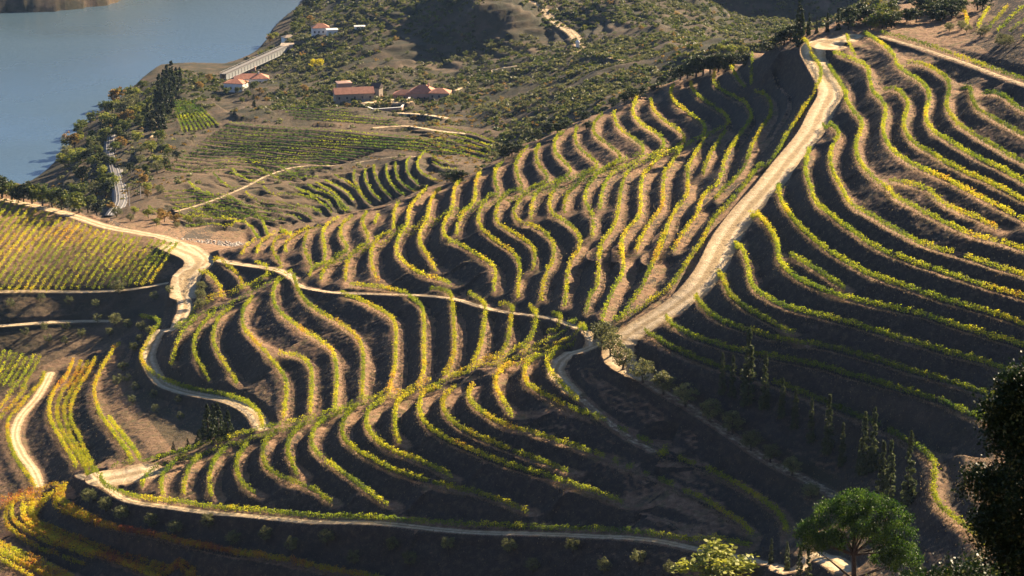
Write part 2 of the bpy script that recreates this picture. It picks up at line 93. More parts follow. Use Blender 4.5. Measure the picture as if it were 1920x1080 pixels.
2,0,0,0,0,0,0,0,0,1,2,1,1,1,1,1,2,1,-1,-2,-1,2,4,-2,-3,0,-5,7,1,-5,0,-2,0,-2,1,-2,-3,0,-2,0,-1,1,-1,1,-1,1,0,0,0,0,-2,0,0,-1,0,-2,-2,1,4,4,1,-1,1,0,-1,-2,-2,-3,2,2,3,2,-3,-2,1,-1,0,-1,0,0,4,0,0,0,0,0,0,0,0,0,0,
3,0,0,0,0,0,0,0,0,4,1,-1,1,1,3,2,-1,1,1,2,5,5,-7,-5,-2,1,0,2,0,-5,-2,1,-5,1,-2,-3,0,-1,-2,-1,1,1,-2,1,-1,2,-1,-1,2,-1,-1,-1,1,-2,-1,0,-2,-1,10,0,0,-1,0,0,0,-1,-4,-1,-3,5,2,1,-1,0,-1,0,0,0,-1,0,4,0,0,0,0,0,0,0,0,0,0,
4,0,0,0,0,0,0,0,0,3,1,1,1,3,1,1,2,-1,3,5,5,2,-4,-6,-2,-1,6,0,-6,-7,1,-4,-3,0,-4,1,0,-2,-1,-1,1,-1,0,0,1,1,-2,2,-1,-1,-1,1,-1,-1,-1,-2,1,-3,14,-1,-2,2,-3,-1,1,-4,0,-4,-2,4,3,-1,0,0,0,0,0,0,-1,0,4,0,0,0,0,0,0,0,0,0,0,
4,0,0,0,0,0,0,0,1,5,-1,2,1,3,2,1,1,2,2,6,9,1,-10,-4,3,7,2,-12,-10,-3,-2,-3,-3,-4,1,0,-2,0,1,-3,3,-2,0,0,2,-1,2,0,-1,-2,2,-2,-2,0,0,-2,0,2,11,-2,1,-2,-3,0,-2,-1,-2,-2,-2,1,4,-1,1,1,0,-1,0,-1,1,0,-41,-3,-2,-2,-2,-3,-4,-5,-8,-16,-14,
6,0,0,0,0,0,0,0,3,0,2,1,4,1,2,0,1,3,5,6,4,-7,-5,-1,4,9,-11,-8,-5,-3,-3,-2,-3,-3,1,-3,1,1,-1,2,-2,-3,2,0,1,-1,3,0,0,1,-2,-1,-2,2,-3,-1,0,5,15,-7,0,-4,-2,-3,0,-1,-1,-4,-2,2,0,3,1,0,0,1,-1,0,-1,-42,13,-14,-2,-2,-2,-2,-3,-4,-4,19,11,
6,0,0,0,0,0,0,0,5,1,1,2,2,2,1,2,1,2,2,3,-5,-5,1,2,2,-7,-3,0,-3,-2,-3,-4,0,-2,-3,1,0,0,1,0,-2,-1,1,0,0,1,1,1,0,1,-2,-1,2,-2,-2,1,-3,6,17,-12,1,-4,-2,-1,-1,-1,-1,-3,-3,1,2,1,2,1,0,-1,0,-38,-11,16,-7,-1,-5,-1,-2,-2,-2,-2,20,0,1,
7,0,0,0,0,0,0,0,5,1,2,2,1,3,1,0,1,1,0,-6,-5,-2,3,3,2,-4,-3,-1,0,-3,-31,-1,2,21,-1,0,1,-1,1,1,-4,1,0,1,-1,1,1,1,2,0,0,1,-1,-2,-2,2,-4,7,2,1,-4,0,-1,0,-1,-1,-3,-2,-3,-1,3,3,0,1,0,-36,-10,16,-16,5,5,-4,-6,-1,-1,-1,-1,21,-2,0,-2,
7,0,0,0,0,0,0,5,1,2,1,2,3,0,1,1,0,-1,-3,-5,-7,3,2,2,-2,-2,1,1,-3,-2,-7,-25,12,-14,25,-25,25,0,2,-3,0,0,0,0,-1,3,-1,2,0,0,2,1,-1,0,1,-2,2,27,-28,2,-3,2,-2,0,-2,-1,-1,-2,-3,-2,2,3,2,-37,-8,16,-15,4,0,-3,4,2,-8,0,-1,-1,22,-1,0,0,3,
9,0,0,0,0,0,0,4,2,1,2,2,1,2,0,-1,-1,-3,-4,-5,-2,0,3,1,0,-2,-1,0,0,-35,14,4,-15,8,-15,14,-14,3,1,2,21,1,-25,-2,27,0,1,2,-1,2,0,1,1,0,0,0,4,13,-19,0,1,1,-2,-2,-1,0,-1,-1,-3,-2,1,2,-38,15,-16,4,-1,-2,2,-3,1,3,2,-9,0,22,-1,1,1,1,3,
9,0,0,0,0,0,0,6,1,1,2,2,1,0,-1,-1,-3,-2,-3,-4,-2,1,2,1,-2,-1,1,0,-33,11,-10,4,0,-7,-5,5,-4,1,1,15,-12,-2,12,0,-14,27,1,-1,2,2,1,0,1,1,0,4,0,4,-12,2,0,-1,-2,0,0,-1,-1,-1,-3,-3,2,2,-11,-17,-6,-3,3,-5,3,-2,0,1,2,-5,22,0,0,0,1,1,2,
9,0,0,0,0,0,4,3,1,2,1,1,1,0,-2,-2,-2,-4,-4,-3,-1,1,1,1,0,1,-1,-1,-9,-16,-1,-6,0,-4,-2,2,-2,1,5,0,-4,0,3,5,14,6,0,0,1,1,-1,2,2,0,1,3,8,-9,-7,2,-1,0,0,-2,0,0,0,-2,-3,-2,0,-44,21,6,-3,-14,2,-1,-2,3,-3,1,3,16,1,0,1,0,1,2,1,
10,0,0,0,0,0,5,1,2,1,2,0,0,-1,-1,-4,-3,-3,-2,-2,-1,1,2,0,-1,-1,1,-37,14,3,-4,-4,-9,-2,0,0,0,0,6,-3,-1,-1,2,14,-5,-20,7,32,0,0,2,2,0,0,2,1,6,-11,-51,2,6,43,-1,0,0,-1,-1,-1,-2,-4,0,-9,-13,-1,2,2,-14,3,-3,1,1,9,10,0,0,0,1,1,1,2,3,
10,0,0,0,0,0,7,1,0,2,0,0,0,-2,-3,-2,-3,-2,-4,-1,0,1,1,0,1,0,-39,11,-8,4,4,2,-13,-1,-1,1,0,0,3,-1,-2,1,11,-4,-6,-5,14,-15,36,0,1,1,0,1,3,-1,1,-5,-16,-27,11,-16,49,-2,1,-1,0,-1,-2,-4,0,-6,-3,-5,-6,-4,2,-11,2,8,10,0,0,1,0,1,0,1,1,2,2,
11,0,0,0,0,2,4,1,1,0,1,0,-2,-2,-2,-3,-3,-2,-2,-1,0,1,1,1,-1,-40,12,-10,4,-4,3,2,3,-12,0,1,0,5,-2,-1,0,-1,8,-3,-5,1,0,10,-14,36,1,0,1,2,-1,1,-1,-1,-15,-6,-20,8,-14,46,-1,0,-1,-1,-1,-1,-3,-5,-4,-2,0,-1,-4,-3,6,1,0,0,0,0,0,1,1,1,1,1,2,
11,0,0,0,0,6,1,0,1,0,-1,0,-1,-3,-4,-1,-2,-2,-1,-1,0,1,1,0,0,-16,-20,-2,5,9,0,2,0,-13,-8,1,0,3,-1,-1,-1,8,-2,-3,-3,5,3,-6,10,-14,38,0,1,0,0,1,-1,-60,26,6,-8,-7,10,-13,45,0,-1,-1,-1,-3,-2,-6,-3,-2,-1,0,0,0,0,0,0,1,0,0,1,0,0,1,2,1,1,
11,0,0,0,0,6,0,1,0,0,0,-2,-3,-2,-1,-2,-2,-2,-1,-1,1,1,0,0,-52,17,2,22,3,-2,-1,-2,0,-1,-11,2,0,-7,-8,-3,0,5,-2,-2,1,4,-2,4,-6,11,-12,35,1,-1,0,0,0,-18,-15,-1,-6,5,-6,10,-13,43,0,-1,-1,-2,-4,-8,-2,-1,0,-1,0,0,1,0,0,0,1,1,0,1,1,1,0,1,1,
11,0,0,0,0,7,0,0,0,0,-2,-1,-2,-3,-2,-2,-1,-1,-2,0,1,1,1,-53,13,-10,33,-1,1,-2,-1,0,0,1,-3,-1,1,1,0,-2,-1,-13,-4,-1,6,-2,2,-3,5,0,17,11,-1,1,1,-1,-1,-13,-6,-5,-6,-10,5,0,18,17,-1,1,-1,-3,-55,25,6,3,1,2,0,1,2,0,1,0,1,0,0,1,1,0,1,1,1,
10,0,0,0,7,0,0,0,0,-1,-1,-3,-2,-1,-2,-1,-1,-3,0,0,1,1,-52,14,-11,35,-16,-5,5,2,1,2,1,4,4,-7,0,1,1,0,0,0,-9,-8,0,2,-3,5,4,2,-4,-18,45,0,0,0,-44,15,3,0,0,-10,3,2,-6,-20,56,0,-1,0,-24,-14,2,5,3,1,3,4,2,0,1,1,-1,1,1,0,1,1,1,0,1,
11,0,0,0,6,0,0,0,-1,-1,-2,-1,-3,-1,-1,-2,-2,0,0,0,1,-50,13,-10,24,2,10,-8,-14,-1,6,7,5,0,0,-8,1,0,0,1,1,0,-1,-1,-14,0,6,1,-3,-4,-8,7,-19,13,40,-1,-18,-16,-1,2,1,0,-4,-5,-9,2,-26,7,1,-9,30,10,1,-3,2,3,2,9,1,1,0,0,2,0,1,0,0,1,1,1,0,
11,0,0,0,6,-1,0,0,-1,-1,-1,-3,-1,-3,-1,-1,-1,0,-1,1,-47,12,-10,18,13,-11,12,-4,-19,13,3,-1,0,3,4,0,-9,1,1,0,-1,0,1,-1,-1,-8,-1,-3,-3,-4,3,-8,-6,13,-21,-5,25,7,-2,-4,-1,-1,-3,-6,1,-9,-8,0,0,0,9,10,6,5,0,0,2,11,0,1,0,2,-1,1,1,1,0,1,0,1,0,
10,0,0,5,1,0,0,-2,0,-2,-2,-1,-2,-1,-1,-1,-1,-1,1,-47,12,-9,5,18,4,11,-7,-4,-21,6,2,7,7,1,0,0,-8,0,0,1,0,1,-1,1,-1,-10,-4,-2,-3,2,-4,-5,0,-2,-7,-1,8,7,4,2,-1,-7,-4,2,-5,-7,-4,0,1,0,5,6,6,4,4,2,9,2,0,1,1,0,1,1,0,0,2,0,0,1,1,
10,0,0,6,0,0,-1,0,-2,-2,-1,-2,-1,-2,-1,-1,0,0,-49,14,-10,5,27,1,-12,13,-2,-3,3,-23,16,2,-1,1,-1,0,-3,-1,1,-1,1,-1,1,-1,1,0,-16,-2,1,-3,-4,-3,3,-4,-4,0,2,5,4,2,2,-8,1,-4,-4,-3,-2,-1,0,1,3,4,4,5,3,4,12,0,1,0,1,1,1,0,0,2,-1,1,1,0,1,
10,0,0,6,-1,-1,-1,-1,-1,0,-2,-2,-2,0,-1,-1,0,-53,15,-8,6,11,9,3,6,0,-2,-3,4,-19,5,2,1,0,0,4,3,-7,0,0,0,1,-1,0,0,-1,-1,-14,-2,-3,-3,0,-1,-3,-1,-1,2,2,3,2,1,-2,-2,-3,-3,-2,-2,0,0,1,2,3,3,3,3,16,1,1,1,1,1,0,1,0,1,0,1,0,1,0,0,
9,0,4,2,-1,0,-1,-1,-1,-2,-2,-1,-45,-10,-7,-5,-9,27,-4,8,-2,21,-1,3,12,-4,-1,-1,7,3,-16,-3,3,5,4,-2,-1,-9,0,1,0,0,1,-1,0,0,0,-3,-15,-4,-1,1,-2,-3,-1,0,0,1,2,3,2,12,-16,-3,-2,-2,-1,1,0,0,1,2,3,5,15,4,0,1,1,1,0,1,0,1,1,0,1,0,0,1,1,
9,0,6,-1,0,-1,0,-2,-1,-2,-49,-14,19,-15,-3,-3,-1,7,9,-2,29,6,0,-10,12,-2,-2,1,5,3,-16,11,-1,-3,-2,-1,-1,-3,-2,0,0,0,-1,1,-1,0,0,0,-1,-9,-10,-2,-2,-1,-1,0,0,1,2,2,15,1,0,-10,-9,-5,0,0,0,1,1,5,9,10,2,0,2,0,1,1,1,0,1,0,0,1,1,0,1,0,0,
9,0,5,-1,0,-1,-1,-1,-51,-16,20,-16,6,-1,-5,-2,0,4,5,11,14,3,4,5,2,-4,-2,3,5,5,-8,-4,-3,-2,-1,-1,8,5,-15,0,1,-1,1,0,0,0,-1,0,0,-1,-1,-9,-10,-4,0,-1,1,4,7,10,0,0,0,-1,0,-1,-2,-1,1,1,2,2,1,1,1,1,0,1,1,0,1,1,0,1,1,0,0,1,0,0,1,
9,2,2,0,-1,-1,-50,-17,19,-16,5,0,-2,3,-5,0,0,2,4,30,-4,-2,4,12,-4,-1,-1,4,5,3,0,-13,-4,1,4,9,-3,-2,-3,-9,-1,1,-1,0,0,0,0,0,0,-1,0,-1,1,-2,-3,1,1,1,1,0,-1,0,0,-1,0,0,0,1,0,0,0,1,1,1,0,1,1,1,0,1,0,1,1,0,1,0,0,1,0,1,0,
8,6,-1,0,-1,-59,12,-17,4,0,-2,4,-4,2,-3,0,1,1,31,3,5,1,-11,13,-3,0,-1,4,4,3,0,-14,8,-1,4,-4,-2,-2,-1,-9,0,0,1,-1,0,0,0,0,-1,1,0,0,-1,0,0,-1,0,0,0,0,0,0,-1,1,-1,0,1,-1,1,0,1,0,1,0,2,0,0,1,1,1,1,0,0,1,0,1,0,0,1,0,0,
8,4,0,-58,-20,24,-6,-1,-2,4,-3,2,0,0,1,-2,3,22,2,2,2,3,4,4,-2,-1,0,3,3,3,1,-1,-13,11,-4,-3,-3,-2,-1,-3,-2,0,0,1,0,0,-1,0,1,-1,0,-1,0,0,0,0,0,0,-1,0,0,0,1,-1,1,-1,0,1,0,0,1,0,1,1,0,1,1,0,1,0,0,1,1,1,0,0,1,0,0,0,0,
9,-60,-20,24,-14,7,8,-2,-3,2,0,0,3,-3,3,12,19,2,-2,-5,-1,4,12,-2,-2,-1,0,5,2,0,2,1,-7,-5,-4,-2,-1,0,4,1,-7,0,0,0,0,0,1,0,-1,0,0,0,0,0,0,0,0,0,0,-1,0,1,-1,0,0,1,0,0,0,1,0,1,0,0,1,0,1,1,1,0,1,0,1,0,0,1,0,1,0,0,0,
-80,30,-18,10,2,1,5,4,-4,1,2,-2,2,2,11,14,1,3,2,5,1,-11,15,-3,-3,1,1,4,1,1,0,0,-1,-13,-3,2,5,3,-3,-1,2,-10,0,0,0,1,-1,0,1,0,0,0,0,-1,0,0,0,0,0,1,-1,0,0,0,0,0,0,0,0,1,0,1,1,0,0,2,0,1,0,1,0,1,0,1,0,1,0,0,0,0,0,
-47,1,3,-14,2,-1,4,4,4,-6,2,3,8,11,8,-2,-2,1,2,2,3,4,5,-3,-1,-1,2,3,3,-1,1,-1,-1,-13,10,-1,-4,-3,2,13,-2,-3,-14,-2,1,-1,1,0,0,0,0,0,0,0,0,0,0,0,0,-1,1,-1,1,0,0,0,0,1,0,0,1,0,0,1,1,0,1,0,1,0,1,1,0,0,1,0,1,-1,1,0,0,
-46,3,2,3,-6,-10,2,3,2,1,9,10,1,0,10,2,2,-2,-4,-2,3,13,-3,-3,0,1,2,0,2,2,1,-1,-2,-3,-7,-2,1,5,7,2,-2,-1,6,-3,-9,-9,0,0,0,0,0,1,-1,1,0,0,-1,0,0,1,0,0,-1,1,0,0,1,-1,1,0,0,1,0,1,0,1,0,1,0,2,0,0,1,0,1,0,0,1,-1,0,0,
-44,2,3,2,2,3,-13,-5,5,16,2,0,1,3,4,2,2,2,4,0,-10,15,-5,0,0,-1,3,0,1,1,2,0,-1,0,-16,10,0,-1,9,-2,-1,-1,7,-1,0,-3,-15,-1,0,0,0,0,1,-1,0,0,0,0,0,0,0,0,1,-1,1,0,0,0,1,0,1,-1,2,0,1,-1,2,0,1,0,1,0,1,1,0,0,0,0,0,0,-1,
-45,6,3,2,1,1,1,-5,8,0,1,2,0,9,-2,-3,1,2,2,2,1,6,-1,-2,1,1,1,0,0,1,1,0,1,0,-4,-7,-5,17,-1,-2,-2,8,1,-1,-2,-1,-1,-15,0,1,0,-1,0,1,-1,1,0,0,0,0,0,0,0,1,-1,0,0,1,0,0,1,1,-1,1,0,2,0,1,0,0,1,1,0,1,0,1,0,1,-1,0,-1,
-36,1,1,1,2,1,1,1,0,2,1,0,1,9,2,3,-2,-5,-3,4,14,-5,-1,0,0,0,2,-1,0,2,0,0,0,2,0,-16,14,-3,1,-3,6,5,-1,0,-3,-2,-1,-3,-9,-1,1,0,0,0,1,-1,1,0,0,-1,0,1,-1,0,1,1,0,0,0,1,-1,1,1,0,1,0,0,1,1,1,0,1,1,0,1,0,1,-1,1,-1,0,
-27,-3,0,1,0,0,1,1,1,0,1,0,3,4,2,2,2,5,0,-11,16,-5,-1,0,0,1,1,-1,1,1,0,0,1,0,2,1,-11,-7,2,14,0,4,-1,-3,-2,-2,-2,-1,-8,1,-1,1,0,0,0,0,0,0,0,1,0,-1,1,0,-1,0,1,0,0,1,1,0,0,1,0,1,1,0,1,0,1,1,0,1,1,0,1,1,0,0,-1,
-27,0,-1,0,0,1,1,0,1,0,0,2,2,1,1,1,2,1,2,1,6,-1,0,-1,0,0,1,1,-1,2,0,-1,1,2,0,1,2,4,3,-14,10,-3,-2,-4,-2,-2,-1,-1,-4,-1,0,0,1,0,0,0,0,-1,1,-1,1,0,0,0,1,0,-1,1,1,-1,1,0,1,1,0,0,1,1,0,1,1,0,1,1,0,2,0,1,0,0,-2,
-25,0,0,-1,0,0,0,1,0,1,1,0,7,-2,-3,1,1,1,4,11,-4,-1,0,0,-1,0,-1,1,3,0,1,0,0,1,2,2,2,2,0,10,-8,-11,-6,-2,-2,0,0,4,2,-8,1,0,0,0,0,0,0,1,-1,1,-1,0,0,1,0,0,1,0,-1,2,-1,1,1,0,1,1,0,0,1,1,1,0,1,1,1,1,1,1,2,1,0,
-20,-3,-1,0,0,0,0,0,0,1,0,0,10,2,2,-2,-4,-1,4,8,-3,0,-1,-1,0,0,0,0,0,1,1,2,1,2,1,1,2,2,0,0,-2,-2,-13,-4,4,4,4,-2,0,-8,0,0,0,0,0,0,0,0,0,0,0,1,0,-1,0,0,0,1,1,-1,1,1,0,0,1,0,1,1,1,1,0,2,0,1,1,1,2,1,2,4,6,
-20,-1,-1,-2,0,0,0,1,0,0,1,2,4,2,2,3,4,0,-11,11,-2,0,-1,0,-1,1,-1,0,1,0,0,3,1,1,2,2,2,1,-1,1,-2,-7,-11,12,0,-2,-3,0,-1,-4,1,2,-2,-1,0,0,0,0,0,0,0,-1,0,1,0,0,1,-1,1,0,1,0,0,1,1,1,0,1,0,1,1,0,2,0,2,1,1,3,2,3,6,
-19,-2,-1,0,0,0,0,-1,1,0,0,9,-2,-3,1,1,3,3,4,1,-2,0,0,-1,0,-1,0,-1,1,1,0,1,2,1,2,3,0,3,0,-2,-6,-3,-1,-2,-2,-1,0,0,0,15,6,1,0,-4,-9,-9,-1,0,0,0,0,0,0,0,0,1,-1,1,0,1,0,0,1,1,0,1,1,0,1,1,1,1,1,1,1,1,2,1,3,3,3,
-20,0,-1,0,-1,0,0,0,0,1,0,9,2,2,-2,-4,-4,3,10,-1,0,0,-1,-1,-1,1,-1,0,1,0,1,1,0,2,2,2,2,1,-1,-3,-3,-2,0,-8,-1,0,0,0,5,18,1,0,1,-2,-1,-3,-15,-2,0,0,0,0,0,0,0,0,0,1,0,0,0,1,1,0,1,0,1,1,1,0,1,1,1,1,1,2,1,2,2,2,2,
-19,-1,0,-1,0,0,0,0,0,0,2,4,1,2,3,3,1,-11,12,-2,0,0,-1,-1,0,-1,0,0,1,0,1,2,0,1,2,1,3,2,-5,-1,-2,-2,-1,-6,-2,3,6,4,7,3,2,1,-1,-1,-1,-3,-2,-13,-2,-1,0,0,0,0,0,0,1,-1,1,1,0,1,0,1,0,1,0,1,1,1,0,1,1,2,1,1,2,1,2,2,2,
-19,-1,0,0,0,-1,0,0,1,0,8,-2,-3,1,1,2,3,5,0,-1,0,-1,1,-1,-1,0,-1,0,2,0,0,1,1,1,2,3,1,-4,0,0,-2,-2,0,-11,13,2,-3,-1,13,0,3,3,-1,-2,-4,-2,2,-3,-15,0,-1,0,0,0,0,0,0,1,0,0,1,0,1,1,1,0,1,1,0,1,2,0,3,12,-5,-6,1,3,1,2,1,
-19,0,-1,0,-1,1,-1,1,-1,1,9,2,2,-3,-5,-2,3,10,-1,-1,0,-1,-1,0,-1,0,0,0,1,1,1,1,0,2,2,1,-1,-1,1,0,-3,-3,1,-4,0,-1,0,9,11,-2,5,2,-2,-4,-3,2,-3,-2,-4,-10,0,0,0,-1,1,0,0,0,0,1,1,0,1,0,1,1,1,0,1,1,0,3,14,3,-1,3,-7,-4,-1,1,1,
-19,0,0,-1,0,0,0,0,1,9,2,-3,-1,3,4,0,-10,10,-1,0,0,-1,-1,-1,0,-1,0,1,1,0,0,2,1,2,1,-1,0,1,0,-2,-1,-1,0,0,-7,-1,1,17,5,-1,3,6,-4,-7,3,-4,-3,-3,-1,-10,0,0,0,0,-1,1,0,0,1,0,0,2,0,1,0,1,1,1,1,0,11,8,0,-1,3,-2,5,-3,1,-8,10,
-19,0,-1,1,0,-1,1,-1,0,9,2,2,0,-4,-2,3,6,0,-1,0,-1,0,-2,-1,-1,0,0,1,0,0,1,0,0,2,0,1,3,0,0,-6,0,1,0,2,-6,-2,3,10,6,7,-8,19,-19,8,-7,-5,-3,-2,-2,-3,-2,-1,0,0,0,-1,1,1,-1,1,1,0,1,0,2,1,0,1,3,16,3,2,-6,3,-1,4,-4,6,-8,14,-32,
-18,-1,0,-1,0,0,0,1,1,4,1,2,3,3,0,-12,13,-1,-1,1,-1,0,-2,-1,0,-1,0,0,1,1,0,1,-1,2,1,1,1,2,-6,0,-1,1,1,1,-10,13,0,6,-8,13,10,-23,23,-16,-5,-3,-2,0,-1,-1,-3,1,-1,0,0,0,0,0,1,0,1,0,1,2,0,1,1,3,13,2,3,3,0,-5,3,-4,6,-9,14,-28,0,
-18,-1,0,0,0,0,-1,0,9,-2,-3,1,1,2,2,5,2,-2,0,0,1,-2,-2,-1,0,-1,0,1,1,-1,1,0,-1,3,1,0,3,-4,-1,-1,0,0,1,2,1,-5,12,-8,13,-11,-1,0,1,-2,-2,-1,-1,-1,3,2,-6,-1,-1,0,0,0,0,0,1,1,0,2,1,0,1,3,9,8,1,-1,3,2,3,-4,-4,6,-10,14,-27,0,0,
-19,1,-1,0,-1,0,1,0,9,1,2,-2,-5,-2,2,10,0,-1,0,0,1,-2,-1,-2,-1,1,-2,2,0,1,1,-1,1,2,0,0,3,-5,0,0,0,0,1,1,1,-9,8,11,-9,1,-3,1,1,-3,-2,3,5,2,-2,9,-3,-15,0,0,-1,1,-1,1,0,1,1,1,0,9,10,4,-1,2,-6,3,-2,4,3,-2,0,-10,14,-26,0,0,0,
-18,-1,0,-1,1,-1,0,23,-15,0,2,3,4,0,-11,11,-2,1,-1,-1,0,-1,-1,-1,0,-1,0,2,0,0,0,0,1,1,1,1,-2,-1,0,-1,0,1,0,2,2,10,2,-10,-1,-1,-2,1,-1,-3,13,-1,-4,-2,12,-2,-3,6,-1,-1,0,-1,1,0,0,1,1,1,2,-2,3,3,-2,2,0,-5,4,-4,6,4,-14,13,-25,-1,0,0,0,
-18,0,-1,0,-1,0,22,0,1,-19,1,1,3,3,7,-3,0,-1,0,2,-3,-1,-2,0,0,-1,0,2,0,0,1,-1,1,2,0,0,-1,-1,1,-1,0,0,1,1,1,2,1,1,-3,1,-3,1,-3,17,-11,-3,-2,17,-2,-2,-3,7,-1,-1,0,-1,0,0,1,1,1,2,1,-2,4,2,2,-2,3,-3,-5,6,-9,14,-2,-25,-1,1,0,-1,0,
-17,-2,0,-1,-1,23,0,0,0,1,-12,-3,-3,3,9,-1,0,-1,0,1,-2,-2,0,-1,-1,1,-2,3,0,1,-1,0,2,1,0,-1,0,-1,0,0,-1,1,1,1,1,3,0,-1,-1,-3,1,-1,-1,1,-3,-1,22,-1,-3,-4,8,-2,0,-1,-2,0,-1,0,1,1,3,1,2,2,-1,5,2,-4,4,-3,0,-9,13,-26,0,0,0,-1,0,0,0,
-18,0,-2,-1,22,0,0,1,0,1,-7,1,2,-11,8,0,-1,-1,4,-1,-2,-2,-2,0,0,-1,0,2,0,0,1,-1,2,0,1,0,-1,-1,1,-2,1,0,1,1,2,1,1,-1,-1,-2,0,-3,1,1,-4,20,1,-2,-4,4,3,-1,-2,-2,0,-2,-1,1,1,2,1,2,3,2,-2,6,3,-3,0,5,-14,13,-27,0,0,-1,0,1,-1,0,0,
-17,-2,-1,21,0,-2,1,-1,2,2,1,-15,5,9,-6,0,-1,-1,4,-3,-2,-2,-1,1,-1,-1,0,3,1,0,0,-1,3,-1,0,0,-1,-1,0,0,0,0,1,3,1,0,1,-2,0,-3,1,-2,0,1,16,-2,1,-9,11,1,3,-4,-2,-2,-2,-2,-1,-1,2,2,3,3,2,3,-1,5,7,0,-15,14,-3,-26,0,-1,0,1,0,-1,1,-1,0,
-18,-1,21,-1,-3,0,0,0,2,1,4,3,-18,5,1,0,-1,2,0,-1,-2,-2,0,0,1,0,1,1,-1,1,-1,0,1,0,0,0,-1,-1,1,-1,0,1,1,2,1,1,-1,-1,0,-2,0,-3,1,1,1,1,0,21,-12,14,-1,-8,-3,-1,-2,-3,-3,-2,4,4,4,2,3,2,4,-4,20,-6,-4,-28,0,-1,1,0,0,0,0,0,-1,1,-1,
-17,21,-2,-3,-2,-1,0,-1,1,5,2,4,8,-19,1,-1,-1,4,-2,-2,-1,-1,-1,0,0,0,4,-1,-1,0,0,-1,2,0,-1,2,-3,1,-1,-1,1,1,1,2,1,0,-1,0,-3,0,-1,-1,1,0,1,1,0,2,25,4,3,-26,2,0,-1,-4,-7,-8,10,8,5,2,1,2,1,21,-39,0,1,0,0,0,0,0,0,0,0,0,0,-1,-69]
